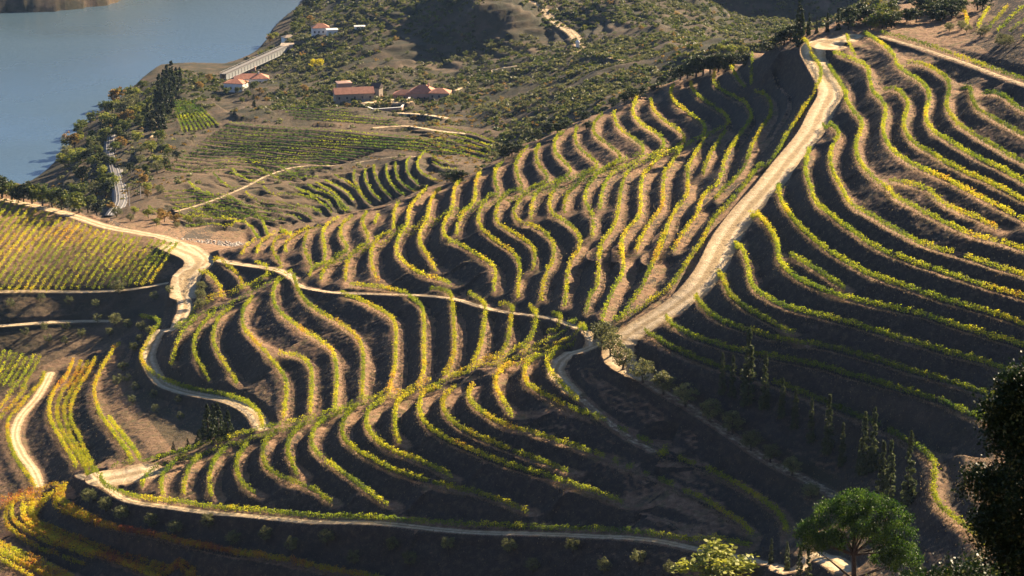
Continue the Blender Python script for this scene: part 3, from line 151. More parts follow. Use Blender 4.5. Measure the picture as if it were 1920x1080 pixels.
H2D=[896,65,65,65,65,65,65,65,65,65,65,64,65,65,64,65,64,64,64,64,64,63,64,62,63,62,61,60,60,58,55,53,49,43,35,23,8,-8,-23,-35,-43,-49,-53,-55,-58,-60,-60,-61,-62,-63,-62,-64,-63,-64,-64,-64,-64,-64,-65,-64,-65,-65,-64,-65,-65,-65,-65,-65,-65,-65,-65,-65,-65,
6,0,1,0,0,0,1,0,0,0,0,1,1,0,1,-1,1,1,1,0,1,1,0,2,1,2,2,2,2,3,4,5,5,7,7,6,2,-2,-6,-7,-7,-5,-5,-4,-3,-2,-2,-2,-2,-1,-2,0,-1,-1,0,-1,-1,-1,1,-1,0,-1,-1,0,0,0,0,-1,0,0,0,-1,0,
5,0,-1,1,0,1,-1,1,0,0,1,0,-1,1,0,1,0,1,0,1,0,1,1,1,1,0,2,2,1,3,3,4,6,7,9,9,6,-6,-9,-9,-7,-6,-4,-3,-3,-1,-2,-2,0,-1,-1,-1,-1,0,-1,0,-1,0,-1,0,-1,1,0,-1,0,0,-1,1,-1,0,-1,1,0,
2,1,0,0,0,0,0,0,0,1,-1,1,0,0,0,1,0,0,0,1,0,1,0,0,1,1,0,1,3,0,3,3,4,6,9,16,11,-11,-16,-9,-6,-4,-3,-3,0,-3,-1,0,-1,-1,0,0,-1,0,-1,0,0,0,-1,0,0,0,-1,1,-1,0,0,0,0,0,0,0,-1,
1,0,0,0,0,0,1,-1,1,-1,1,-1,1,-1,1,-1,1,0,0,0,0,0,0,1,-1,1,0,1,0,1,1,0,2,2,6,11,39,-39,-11,-6,-2,-2,0,-1,-1,0,-1,0,-1,1,-1,0,0,0,0,0,0,-1,1,-1,1,-1,1,-1,1,-1,1,-1,0,0,0,0,0,
-1,0,0,0,0,0,-1,1,-1,1,-1,1,-1,1,-1,1,-1,0,0,0,0,0,0,-1,1,-1,0,-1,0,-1,-1,0,-2,-2,-6,-27,-66,66,27,6,2,2,0,1,1,0,1,0,1,-1,1,0,0,0,0,0,0,1,-1,1,-1,1,-1,1,-1,1,-1,1,0,0,0,0,0,
-2,-1,0,0,0,0,0,0,0,-1,1,-1,0,0,0,-1,0,0,0,-1,0,-1,0,0,-1,-1,0,-1,-3,0,-3,-3,-4,-6,-42,-38,0,0,38,42,6,4,3,3,0,3,1,0,1,1,0,0,1,0,1,0,0,0,1,0,0,0,1,-1,1,0,0,0,0,0,0,0,1,
-5,0,1,-1,0,-1,1,-1,0,0,-1,0,1,-1,0,-1,0,-1,0,-1,0,-1,-1,-1,-1,0,-2,-2,-1,-3,-3,-4,-6,-57,-18,0,0,0,0,18,57,6,4,3,3,1,2,2,0,1,1,1,1,0,1,0,1,0,1,0,1,-1,0,1,0,0,1,-1,1,0,1,-1,0,
-6,0,-1,0,0,0,-1,0,0,0,0,-1,-1,0,-1,1,-1,-1,-1,0,-1,-1,0,-2,-1,-2,-2,-2,-2,-3,-4,-22,-54,0,0,0,0,0,0,0,0,54,22,4,3,2,2,2,2,1,2,0,1,1,0,1,1,1,-1,1,0,1,1,0,0,0,0,1,0,0,0,1,0,
-8,-1,0,0,0,0,-1,0,0,-1,-1,1,-1,-1,0,-1,0,-1,-1,-1,-1,0,-2,-1,-2,-2,-2,-2,-3,-4,-37,-36,0,0,0,0,0,0,0,0,0,0,36,37,4,3,2,2,2,2,1,2,0,1,1,1,1,0,1,0,1,1,-1,1,1,0,0,1,0,0,0,0,1,
-10,0,0,-1,0,-1,1,-1,-1,0,0,-1,-1,0,-1,-1,-1,0,-1,-1,-1,-2,-1,-2,-1,-2,-2,-3,-4,-54,-18,0,0,0,0,0,0,0,0,0,0,0,0,18,54,4,3,2,2,1,2,1,2,1,1,1,0,1,1,1,0,1,1,0,0,1,1,-1,1,0,1,0,0,
-12,0,0,0,-1,0,-1,-1,0,0,-1,-1,0,-1,0,-1,-1,-1,-1,-1,-2,-1,-2,-1,-3,-2,-2,-20,-53,0,0,0,0,0,0,0,0,0,0,0,0,0,0,0,0,53,20,2,2,3,1,2,1,2,1,1,1,1,1,0,1,0,1,1,0,0,1,1,0,1,0,0,0,
-13,0,-2,0,0,-1,0,0,-1,-1,0,-1,0,-1,-1,-1,-1,-1,-1,-2,-1,-1,-2,-2,-1,-3,-37,-35,0,0,0,0,0,0,0,0,0,0,0,0,0,0,0,0,0,0,35,37,3,1,2,2,1,1,2,1,1,1,1,1,1,0,1,0,1,1,0,0,1,0,0,2,0,
-15,-1,1,-1,-1,0,-1,0,-1,-1,-1,0,-1,-1,-1,-1,-1,-1,-1,-1,-1,-3,-1,-1,-3,-53,-18,0,0,0,0,0,0,0,0,0,0,0,0,0,0,0,0,0,0,0,0,18,53,3,1,1,3,1,1,1,1,1,1,1,1,1,0,1,1,1,0,1,0,1,1,-1,1,
-17,0,-1,0,-1,0,-1,-1,0,0,-1,-1,-1,-1,-1,-1,-1,-1,-2,-1,-2,-1,-2,-19,-53,0,0,0,0,0,0,0,0,0,0,0,0,0,0,0,0,0,0,0,0,0,0,0,0,53,19,2,1,2,1,2,1,1,1,1,1,1,1,1,0,0,1,1,0,1,0,1,0,
-19,0,0,-1,0,-1,-1,0,-1,-1,-1,0,-2,0,-1,-1,-1,-2,-1,-1,-2,-1,-37,-36,0,0,0,0,0,0,0,0,0,0,0,0,0,0,0,0,0,0,0,0,0,0,0,0,0,0,36,37,1,2,1,1,2,1,1,1,0,2,0,1,1,1,0,1,1,0,1,0,0,
-19,-1,-1,-1,0,-1,0,-1,-1,-1,0,-2,0,-2,-1,0,-2,-1,-1,-2,-1,-54,-17,0,0,0,0,0,0,0,0,0,0,0,0,0,0,0,0,0,0,0,0,0,0,0,0,0,0,0,0,17,54,1,2,1,1,2,0,1,2,0,2,0,1,1,1,0,1,0,1,1,1,
-22,0,-1,0,-1,0,-1,-1,-1,0,-1,-1,-1,-1,-1,-2,-1,-1,-1,-19,-53,0,0,0,0,0,0,0,0,0,0,0,0,0,0,0,0,0,0,0,0,0,0,0,0,0,0,0,0,0,0,0,0,53,19,1,1,1,2,1,1,1,1,1,0,1,1,1,0,1,0,1,0,
-23,-1,0,-1,-1,-1,0,-1,0,-2,-1,0,-1,-1,-1,-1,-1,-2,-37,-35,0,0,0,0,0,0,0,0,0,0,0,0,0,0,0,0,0,0,0,0,0,0,0,0,0,0,0,0,0,0,0,0,0,0,35,37,2,1,1,1,1,1,0,1,2,0,1,0,1,1,1,0,1,
-24,-1,-1,0,-1,0,-2,0,-1,-1,-1,-1,-1,-1,-1,-2,-1,-53,-17,0,0,0,0,0,0,0,0,0,0,0,0,0,0,0,0,0,0,0,0,0,0,0,0,0,0,0,0,0,0,0,0,0,0,0,0,17,53,1,2,1,1,1,1,1,1,1,0,2,0,1,0,1,1,
-26,-1,0,-1,0,-2,0,-1,-1,0,-1,-2,-1,-1,-1,-18,-53,0,0,0,0,0,0,0,0,0,0,0,0,0,0,0,0,0,0,0,0,0,0,0,0,0,0,0,0,0,0,0,0,0,0,0,0,0,0,0,0,53,18,1,1,1,2,1,0,1,1,0,2,0,1,0,1,
-28,0,-1,0,-1,-1,0,-1,-1,-1,-1,-1,-1,-1,-36,-35,0,0,0,0,0,0,0,0,0,0,0,0,0,0,0,0,0,0,0,0,0,0,0,0,6,1,0,1,0,0,0,0,0,0,0,0,0,0,0,0,0,0,35,54,54,55,55,56,57,57,58,58,58,59,59,60,59,
-28,-1,-1,-1,-1,0,-1,-1,-1,-1,-1,0,-1,-53,-18,0,0,0,0,0,-1,1,0,0,0,0,0,0,0,0,0,0,0,0,0,0,0,0,0,9,118,10,13,14,0,0,0,0,0,0,0,0,0,0,0,0,0,0,0,0,0,0,0,0,0,0,0,0,0,0,0,0,0,
-30,-1,0,-1,0,-1,-2,-1,0,-1,-1,-19,-53,0,0,0,0,0,0,0,1,-1,0,0,0,0,0,0,0,0,0,0,0,0,0,0,0,0,0,96,17,17,18,43,0,0,0,0,0,0,0,0,0,0,0,0,0,0,0,0,0,0,0,0,0,0,0,0,0,0,0,0,0,
98,-57,-58,-57,-57,-56,-55,-55,-55,-54,-53,-35,0,0,0,0,0,0,0,0,0,0,0,0,0,0,0,0,0,23,56,8,-47,26,63,44,62,105,126,13,2,33,38,62,0,0,0,0,0,0,0,0,0,0,0,0,0,0,0,0,0,0,0,0,0,0,0,0,0,0,0,0,0,
0,0,0,0,0,0,0,0,0,0,0,0,0,0,0,0,0,0,0,0,0,0,0,0,0,0,0,0,0,19,-10,-18,6,12,-5,-2,68,42,-78,-30,1,33,40,-26,29,0,0,0,0,0,0,0,0,0,0,0,0,0,0,0,0,0,0,0,0,0,0,0,0,0,0,0,0,
0,0,0,0,0,0,0,0,0,0,0,0,0,0,0,0,0,0,0,0,0,0,0,0,0,0,0,0,0,16,-14,-12,9,22,84,73,-40,-78,-24,37,-9,-7,1,-21,26,0,0,0,0,0,0,0,0,0,0,0,0,0,0,0,0,0,0,0,0,0,0,0,0,0,0,0,0,
-9,0,0,0,0,0,0,0,0,0,0,0,0,0,0,0,0,0,0,0,0,0,0,0,0,0,0,0,15,-14,3,15,55,115,-63,-39,3,-24,42,12,-37,4,-41,-11,30,0,0,0,0,0,0,0,0,0,0,0,0,0,0,0,0,0,0,0,0,0,0,0,0,0,0,0,0,
-24,0,0,0,0,0,0,0,0,0,0,0,0,0,0,0,0,0,0,0,0,0,0,0,0,0,0,0,15,0,8,35,119,-105,-9,13,-1,26,30,-24,-16,-25,-18,-3,7,18,0,0,0,0,0,0,0,0,0,0,0,0,0,0,0,0,0,0,0,0,0,0,0,0,0,0,0,
-23,0,0,0,0,0,0,0,0,0,0,0,0,0,0,0,0,0,0,0,0,0,0,0,0,0,0,0,15,-1,3,74,-67,6,1,-3,-2,60,-37,-5,14,-16,0,-2,-12,30,0,0,0,0,0,0,0,0,0,0,0,0,0,0,0,0,0,0,0,0,0,0,0,0,0,0,0,
-22,0,0,0,0,0,0,0,0,0,0,0,0,0,0,0,0,0,0,0,0,0,0,0,0,0,0,13,0,-2,4,5,-26,23,-3,-6,4,0,18,-7,19,-10,6,-3,-14,30,0,0,0,0,0,0,0,0,0,0,0,0,0,0,0,0,0,0,0,0,0,0,0,0,0,0,0,
-20,0,0,0,0,0,0,0,0,0,0,0,0,0,0,0,0,0,0,0,0,0,0,0,0,0,0,14,-4,0,3,-14,-8,30,-6,-1,1,-8,13,6,0,1,5,-1,0,7,9,0,0,0,0,0,0,0,0,0,0,0,0,0,0,0,0,0,0,0,0,0,0,0,0,0,0,
-19,0,0,0,0,0,0,0,0,0,0,0,0,0,0,0,0,0,0,0,0,0,0,0,0,0,0,12,-1,3,1,-17,29,3,-13,1,3,-11,-3,9,1,17,-5,1,1,-11,24,0,0,0,0,0,0,0,0,0,0,0,0,0,0,0,0,0,0,0,0,0,0,0,0,0,0,
-15,0,0,0,0,0,0,0,0,0,0,0,0,0,0,0,0,0,0,0,0,0,0,0,0,0,10,0,0,6,5,-21,65,-41,1,-5,-1,-11,-8,-5,9,14,3,6,1,-9,20,0,0,0,0,0,0,0,0,0,0,0,0,0,0,0,0,0,0,0,0,0,0,0,0,0,0,
-12,0,0,0,0,0,0,0,0,0,0,0,0,0,0,0,0,0,0,0,0,0,0,0,0,0,11,-1,3,-5,-2,13,17,-21,16,1,-4,-17,-13,-10,14,4,3,17,-2,-6,13,3,0,0,0,0,0,0,0,0,0,0,0,0,0,0,0,0,0,0,0,0,0,0,0,0,0,
-8,0,0,0,0,0,0,0,0,0,0,0,0,0,0,0,0,0,0,0,0,0,0,0,0,0,12,2,-3,-12,-1,42,-32,4,6,14,6,-26,-13,-12,7,16,-11,17,5,-6,-6,13,0,0,0,0,0,0,0,0,0,0,0,0,0,0,0,0,0,0,0,0,0,0,0,0,0,
-1,0,0,0,0,0,0,0,0,0,0,0,0,0,0,0,0,0,0,0,0,0,0,0,0,8,1,8,-9,-5,-1,16,-17,7,-5,9,-9,-4,-3,-14,-1,21,-4,-5,18,-2,-19,11,0,0,0,0,0,0,0,0,0,0,0,0,0,0,0,0,0,0,0,0,0,0,0,0,0,
4,0,0,0,0,0,0,0,0,0,0,0,0,0,0,0,0,0,0,0,0,0,0,0,0,12,6,10,-9,4,-14,8,-13,-5,-8,0,-3,0,-4,-8,2,19,0,-19,20,-5,-8,11,0,0,0,0,0,0,0,0,0,0,0,0,0,0,0,0,0,0,0,0,0,0,0,0,0,
13,0,0,0,0,0,0,0,0,0,0,0,0,0,0,0,0,0,0,0,0,0,0,0,0,15,17,10,42,-32,14,-46,-17,-15,-7,-2,6,0,-6,-8,6,21,-10,-20,10,1,-1,-3,-93,-6,-1,0,1,1,1,1,1,1,1,0,1,0,1,0,0,0,0,0,1,0,0,0,0,
19,0,0,0,0,0,0,0,0,0,0,0,0,0,0,0,0,0,0,0,0,0,0,0,9,18,17,12,-6,-3,-17,-23,-98,68,2,-5,2,9,-2,-9,72,-54,-13,-15,-4,13,-106,-27,61,-36,2,2,1,2,1,1,1,0,1,1,0,1,-1,1,0,0,1,0,-1,0,0,0,0,
27,0,0,0,0,0,0,0,0,0,0,0,0,0,0,0,0,0,0,0,0,0,0,0,19,15,9,-16,-36,13,-4,-109,37,-44,11,-7,77,6,10,3,-5,0,-10,-9,-12,-112,51,-43,19,42,3,2,2,1,2,1,0,2,0,0,1,0,1,0,0,1,-1,0,1,0,0,0,0,
32,0,0,0,0,0,0,0,0,0,0,0,0,0,0,0,0,0,0,0,0,0,0,0,23,9,-10,-27,-16,9,-113,36,-30,-13,3,37,-49,104,7,10,-164,1,147,-7,-19,-26,-43,22,21,7,3,3,2,2,1,1,2,0,0,1,0,1,0,0,0,0,1,0,-1,0,1,0,0,
34,0,0,0,0,0,0,0,0,0,0,0,0,0,0,0,0,0,0,0,0,0,0,7,16,-3,-21,-18,-6,-122,62,3,4,-18,1,-39,23,-48,122,4,-57,-46,-49,142,-147,58,20,22,4,4,3,2,3,1,1,2,0,1,1,1,0,-1,1,0,1,0,-1,1,0,0,-1,0,0,
33,0,0,0,0,0,0,0,0,0,0,0,0,0,0,0,0,0,0,0,0,0,0,20,-1,-13,-18,-12,-125,57,37,-17,-3,-11,2,-5,-58,21,-60,10,46,-37,17,-68,69,-13,63,10,5,4,3,3,1,2,2,0,2,0,1,-1,1,1,-1,0,0,0,1,-1,1,0,0,0,0,
32,0,0,0,0,0,0,0,0,0,0,0,0,0,0,0,0,0,0,0,0,0,0,16,-7,-14,-13,-143,45,31,20,-40,46,-31,-1,1,-6,-58,-18,1,12,51,-60,-19,21,63,11,6,4,4,4,2,2,2,1,1,0,1,0,1,-1,0,1,0,0,0,0,0,-1,1,0,0,0,
28,0,0,0,0,0,0,0,0,0,0,0,0,0,0,0,0,0,0,0,0,0,2,12,-146,-44,-27,73,68,35,-40,-13,2,-1,-12,1,0,-6,-18,0,16,2,-7,-17,20,10,6,4,5,4,2,3,2,1,1,1,0,0,0,1,0,0,0,0,0,0,0,0,0,0,0,0,0,
26,0,0,0,0,0,0,0,0,0,0,0,0,0,0,0,0,0,0,0,0,0,15,-161,37,-56,-9,40,56,31,-12,33,-58,34,-37,-2,1,0,0,-1,1,-1,0,0,4,3,4,5,3,3,4,2,2,1,0,1,0,0,0,-1,1,0,-1,0,0,0,0,0,0,0,0,0,0,
-125,0,0,0,0,-1,0,0,0,0,0,-1,0,0,-1,0,-1,-1,-1,-2,-1,-2,-20,60,-24,34,1,60,-33,32,5,13,-11,-22,-9,-11,-2,3,1,1,0,0,1,2,1,4,3,3,4,3,2,3,1,1,1,-1,0,0,0,0,-1,-1,1,0,0,-1,0,0,1,-1,0,0,0,
-126,0,0,0,0,1,0,-1,0,0,-1,1,-1,-1,0,-1,0,-1,-1,-1,-2,-3,-4,17,56,4,16,10,17,-8,8,7,0,-45,60,-10,-49,0,2,2,1,1,1,1,2,3,3,3,3,3,3,1,2,0,0,-1,0,-1,-1,-1,0,1,-1,0,-1,1,-1,1,-1,0,0,0,0,
-75,0,0,0,-1,0,0,1,-1,0,0,-1,0,0,0,-1,-1,-1,-1,0,-2,-1,-1,17,5,1,2,10,37,-12,2,7,3,1,-2,-27,39,-49,1,1,1,1,1,1,3,1,3,3,3,2,7,19,2,-1,-2,-1,-1,-1,-1,0,-1,-1,0,0,0,-1,1,-1,0,0,0,0,0,
-55,0,-1,0,1,0,-1,0,0,0,0,0,-1,0,-1,0,-1,0,0,-2,0,-1,-1,1,0,3,39,-38,36,-4,-3,6,11,16,10,-15,-24,-6,6,-14,-3,0,1,1,1,3,3,2,2,7,57,18,2,-3,-3,-2,-3,-1,-1,-1,-1,0,-1,0,0,0,-1,0,0,0,1,0,0,
-56,0,1,0,0,-1,1,-1,1,-1,0,-1,1,-1,0,0,0,-1,-1,0,-1,-1,0,1,0,16,6,11,8,-5,-4,5,7,17,-3,-18,-16,38,31,-13,-54,-3,0,2,2,2,2,2,6,56,-25,50,7,-10,-6,-4,-2,-2,-1,-1,0,-1,0,-1,0,0,0,0,0,0,-1,0,0,
-55,0,0,0,-1,1,-1,1,-1,0,0,0,0,0,-1,0,-1,0,0,0,-1,1,0,-1,1,2,10,33,-6,-9,-2,5,10,9,-6,-7,-14,26,52,-46,-16,-17,1,1,2,3,2,6,55,-27,41,-64,14,0,0,0,0,0,0,0,0,0,0,0,0,0,0,0,0,0,0,0,0,
-55,0,0,-1,1,0,0,-1,1,0,-1,1,-1,0,0,-1,1,0,-1,-1,1,-1,0,1,4,38,-38,39,-1,-13,-5,8,4,13,-15,2,-19,63,-35,-13,-4,-2,0,2,3,6,20,39,-27,40,-65,-1,2,12,0,0,0,0,0,0,0,0,0,0,0,0,0,0,0,0,0,0,0,
-55,0,0,0,0,0,0,0,-1,0,1,-1,0,0,0,0,-1,0,0,1,0,0,1,0,15,7,12,5,-2,-10,-3,7,6,2,-7,3,30,-19,-9,-11,39,-20,-15,-1,7,58,17,-40,42,-69,0,-2,-115,-8,2,1,1,1,0,0,1,0,0,0,0,1,0,0,0,0,0,0,0,
-55,0,0,0,0,0,0,0,0,0,0,0,0,0,0,0,0,-1,1,-1,0,1,0,1,3,9,31,-3,-4,-8,5,1,6,-3,-6,5,13,-7,-12,51,-29,41,-11,-51,60,-21,48,0,-73,-1,-2,-118,40,-43,0,1,0,0,1,1,0,0,0,1,0,-1,1,0,0,0,0,0,0,
-55,0,0,1,-1,0,0,0,1,-1,0,0,0,0,0,-1,1,0,0,1,0,1,0,4,39,-36,37,7,-20,-1,9,-4,2,0,-7,7,9,-10,-7,6,65,-10,-38,33,-24,53,-72,1,0,-107,-28,50,-26,39,0,0,1,0,1,0,0,0,1,-1,1,0,0,0,0,0,0,0,0,
-55,0,0,0,0,0,1,0,-1,1,0,0,0,0,-1,1,-1,0,0,0,5,17,2,-4,8,17,-2,7,-18,1,8,0,4,-4,-7,6,5,-7,-6,1,4,7,46,-35,46,-59,2,1,-118,41,-48,13,56,3,1,1,0,1,-1,1,0,1,-1,1,0,0,0,0,0,0,0,0,1,
-55,0,0,0,1,-1,0,0,1,0,0,0,0,0,1,-1,-1,1,3,17,39,12,4,1,-65,37,3,-5,-13,5,7,2,0,-8,-5,2,7,-8,-6,3,2,4,5,51,-51,-1,1,-127,45,-28,37,18,3,1,1,0,0,0,1,0,0,0,1,0,0,0,0,0,0,0,1,0,-1,
-54,0,0,-1,0,1,0,0,0,0,0,0,1,-1,0,0,4,14,39,11,-35,35,13,-4,-11,-20,8,-12,-5,8,1,0,0,-5,-6,2,1,-5,-4,3,2,3,-72,2,-16,90,-138,49,-23,57,5,0,1,1,0,0,1,0,0,0,1,0,0,0,0,0,0,0,0,1,-1,0,0,
-35,0,0,1,0,0,-1,1,0,0,0,1,0,1,0,0,35,11,-38,31,27,-37,-10,-10,4,18,7,-19,-4,5,3,1,-1,-4,-5,1,3,-6,-4,4,-1,-84,45,-47,19,-93,67,-17,60,7,1,1,1,0,0,1,0,1,0,0,-1,1,0,0,0,0,0,0,1,-1,0,0,1,
15,0,0,0,0,0,1,0,0,0,1,0,1,1,1,0,-42,25,30,-26,-4,-8,-8,-6,11,7,1,-13,-1,3,2,3,-2,-4,-4,-2,3,-5,-4,4,-3,-7,-46,12,-51,-31,15,59,7,2,1,1,0,1,0,0,1,-1,1,0,0,0,0,0,0,1,-1,1,-1,1,0,0,-1,
16,0,0,0,0,0,0,0,0,1,0,1,0,1,2,4,8,-23,-2,-1,-6,-7,-7,-5,12,9,-11,-2,-4,4,-4,1,6,-5,-4,-1,2,-4,-3,3,-3,-6,-7,-7,-14,-25,15,3,1,1,1,0,1,-1,1,0,0,0,0,0,1,-1,0,0,0,0,1,-1,1,-1,0,0,1,
1,0,0,0,0,0,0,0,0,0,0,0,0,0,0,0,3,6,-1,-3,-6,-6,-6,-4,17,4,-17,0,-1,-6,2,6,3,-3,-5,1,0,-4,-2,2,-2,-6,-6,-7,-7,-6,-4,-1,0,0,0,0,0,0,0,0,-1,1,-1,0,0,1,0,0,0,0,-1,1,-1,1,0,0,-1,
2,0,0,0,0,0,0,0,0,0,0,0,0,0,0,0,9,-1,-1,-5,-6,-5,-4,4,9,0,-14,4,-9,-1,2,5,2,-1,-4,2,0,-7,-1,5,-5,-6,-6,-5,-6,-5,-3,-2,-2,-1,-1,0,-1,1,-1,0,0,0,0,0,0,-1,1,0,0,-1,1,0,0,-1,1,0,0,
3,0,0,0,0,0,0,0,0,0,0,0,0,0,0,0,8,-1,-2,-6,-4,-3,-3,0,11,-5,-9,4,-9,-1,0,6,2,-1,-3,2,2,-6,-5,7,-6,-5,-5,-6,-4,-5,-4,-3,-1,-2,-1,-1,0,-1,0,0,0,-1,0,0,0,0,0,0,-1,1,0,-1,1,0,-1,1,0,
3,0,0,0,0,0,0,0,0,0,0,0,0,0,0,1,7,-1,-4,-5,-4,-2,-1,6,3,-11,1,-6,-3,-5,5,6,1,1,-5,8,-4,-2,-5,4,-4,-5,-6,-5,-5,-4,-4,-3,-2,-2,-1,-1,-1,-1,0,-1,0,0,0,0,-1,1,-1,0,0,0,0,0,0,0,0,-1,0,
3,0,0,0,0,0,0,0,0,0,0,0,0,0,0,9,-1,-2,-5,-3,-3,-2,-3,5,2,-13,9,-13,-3,-3,8,7,2,1,2,3,0,-11,2,0,-6,-5,-4,-6,-5,-4,-3,-3,-4,-1,-2,-1,-1,-1,-1,0,-1,0,0,-1,1,-1,0,0,1,-1,0,0,0,0,0,0,0,
3,0,0,0,0,0,0,0,0,0,0,0,0,0,0,8,-1,-2,-6,-3,-1,0,-5,6,-1,-7,6,-18,1,-1,9,6,0,1,3,6,3,-15,0,6,-11,-5,-5,-5,-5,-4,-4,-4,-2,-3,-1,-2,-1,0,-1,-1,0,-1,0,0,-1,0,0,0,0,0,0,0,0,0,0,0,0,
3,0,0,0,0,0,0,0,0,0,0,0,0,0,1,6,-1,-5,-3,-2,-2,-1,-3,6,-4,-4,6,-19,1,0,13,3,2,4,5,20,-3,-19,-10,5,-9,-6,-5,-5,-5,-5,-5,-3,-3,-2,-2,-1,-2,-1,0,-1,-1,1,-1,0,0,0,0,-1,0,1,-1,0,0,0,0,0,0,
4,0,0,0,0,0,0,0,0,0,0,0,0,0,6,0,-2,-4,-4,-2,-1,-2,-4,6,-4,2,2,-20,3,2,11,7,2,3,10,46,-1,-55,2,-2,-12,-6,-7,-5,-6,-5,-4,-3,-3,-3,-2,-2,0,-1,-1,-1,0,-1,0,0,0,0,-1,1,-1,0,0,1,-1,0,0,1,0,
3,0,0,0,0,0,0,0,0,0,0,0,0,0,8,-2,-3,-5,-1,-2,-1,-6,2,4,-5,5,-5,-16,3,6,10,6,1,6,29,175,-78,-108,-18,3,-17,-5,-6,-7,-6,-6,-4,-4,-3,-2,-2,-1,-2,-1,-1,1,-1,0,-1,0,0,-1,1,-1,1,-1,1,-1,0,0,1,-1,0,
3,0,0,0,0,0,0,0,0,0,0,0,0,0,6,-1,-4,-3,-2,-2,-3,-6,4,2,-1,2,-10,-8,3,9,12,1,12,5,64,-61,5,8,-18,-8,-13,-3,-8,-8,-8,-5,-6,-4,-2,-2,-2,-1,-1,-1,0,-1,0,-1,1,-1,0,0,0,0,-1,1,-1,0,1,0,-1,0,0,
3,0,0,0,0,0,0,0,0,0,0,0,0,6,-1,-2,-4,-2,-2,-1,-3,-6,4,4,-1,3,-25,7,0,13,9,3,9,9,88,-110,-1,46,-28,-19,1,0,29,-49,-12,-8,-4,-3,-3,-2,-1,-1,0,-1,-1,0,0,0,-1,0,0,0,-1,1,0,-1,0,1,-1,0,0,0,0,
2,0,0,0,0,0,0,0,0,0,0,0,0,7,-1,-4,-3,-2,-2,-2,-4,-2,5,0,1,0,-22,6,2,22,-3,8,11,14,-8,-25,0,9,-5,-4,1,87,-69,-29,-27,-6,-4,-4,-2,-1,0,-1,-1,0,0,0,-1,0,0,0,0,0,0,-1,1,0,0,-1,0,0,0,1,0,
3,0,0,0,0,0,0,0,0,0,0,0,0,5,-2,-2,-3,-3,-1,-3,-4,-1,4,1,4,-6,-19,8,4,22,-7,7,12,15,-30,-3,-1,1,-3,1,2,-5,-16,-14,-10,-6,-3,-1,-1,-1,0,0,0,0,0,-1,0,0,0,0,-1,1,0,0,-1,0,0,1,0,0,0,-1,0,
3,0,0,0,0,0,0,0,0,0,0,0,4,0,-2,-3,-2,-2,-2,-3,-3,0,5,2,1,-3,-13,3,6,9,1,8,7,18,-31,-2,-1,0,-1,1,1,-5,-26,-18,-8,-3,-1,0,1,1,0,0,0,1,0,0,0,0,0,0,0,-1,0,1,0,0,0,-1,0,0,0,0,0,
2,0,0,0,0,0,0,0,0,0,0,0,6,-2,-2,-3,-2,-2,-2,-3,-3,2,3,3,2,-5,-10,3,6,4,-2,12,8,-11,-1,-3,0,1,-2,-2,4,-2,-51,-18,17,2,3,3,2,2,1,1,1,0,0,1,0,0,0,0,0,0,0,-1,0,0,0,1,0,0,0,0,0,
2,0,0,0,0,0,0,0,0,0,0,0,4,-1,-2,-2,-3,-1,-3,-2,-3,3,2,4,4,-10,-7,2,9,1,-1,8,4,-4,-1,-3,0,1,-1,-2,3,-2,-103,67,12,12,8,6,4,2,2,2,1,0,0,0,1,0,0,0,0,0,0,0,0,0,0,-1,0,0,0,0,0,
2,0,0,0,0,0,0,0,0,0,0,3,2,-2,-3,-2,-2,-2,-2,-3,-1,3,6,3,-1,-10,-6,1,14,-6,4,9,-5,2,-2,-1,-1,1,-2,-1,3,-3,-183,96,44,22,13,8,5,4,2,1,1,1,1,0,0,0,0,0,0,0,0,0,0,0,0,0,0,0,0,0,0,
2,0,0,0,0,0,0,0,0,0,0,5,-2,-2,-2,-3,-1,-2,-2,-3,1,3,4,5,0,-11,2,1,3,-7,7,10,-5,1,-1,-3,0,1,-1,-3,4,-2,188,0,0,0,0,0,0,0,0,0,0,0,0,0,0,0,0,0,0,0,0,0,0,0,0,0,0,0,0,0,0,
2,0,0,0,0,0,0,0,0,0,0,4,-2,-1,-2,-2,-3,-2,-2,-1,1,3,4,5,4,-15,7,-1,2,-9,5,11,-5,0,-1,-2,0,1,-1,-2,3,-2,188,0,0,0,0,0,0,0,0,0,0,0,0,0,0,0,0,0,0,0,0,0,0,0,0,0,0,0,0,0,0,
115,0,0,0,0,0,0,0,0,0,-8,-58,-45,-3,-2,-2,-1,-2,-2,-1,1,5,6,4,0,-13,5,-2,4,-8,7,8,-6,7,55,-64,8,72,15,-50,-12,9,126,0,0,0,0,0,0,0,0,0,0,0,0,0,0,0,0,0,0,0,0,0,0,0,0,0,0,0,0,0,0,
137,0,0,0,0,0,0,0,0,0,-14,0,-14,-54,-50,-7,-3,-2,-2,0,2,5,5,5,-7,-3,4,-3,-2,-6,10,7,-5,4,-7,0,0,0,0,0,0,0,0,0,0,0,0,0,0,0,0,0,0,0,0,0,0,0,0,0,0,0,0,0,0,0,0,0,0,0,0,0,0,
138,0,0,0,0,0,0,0,0,0,-15,0,1,0,1,-37,-36,-59,-1,0,3,4,5,5,-7,-1,4,-3,-7,-3,22,-6,-6,5,-7,1,-1,0,0,0,0,0,0,0,0,0,0,0,0,0,0,0,0,0,0,0,0,0,0,0,0,0,0,0,0,0,0,0,0,0,0,0,0,
137,0,0,0,0,0,0,0,0,-5,-8,0,0,1,0,1,0,-6,-129,1,4,5,6,2,-8,2,0,-2,-7,-2,22,-9,-3,5,-7,0,0,0,0,0,0,0,0,0,0,0,0,0,0,0,0,0,0,0,0,0,0,0,0,0,0,0,0,0,0,0,0,0,0,0,0,0,0,
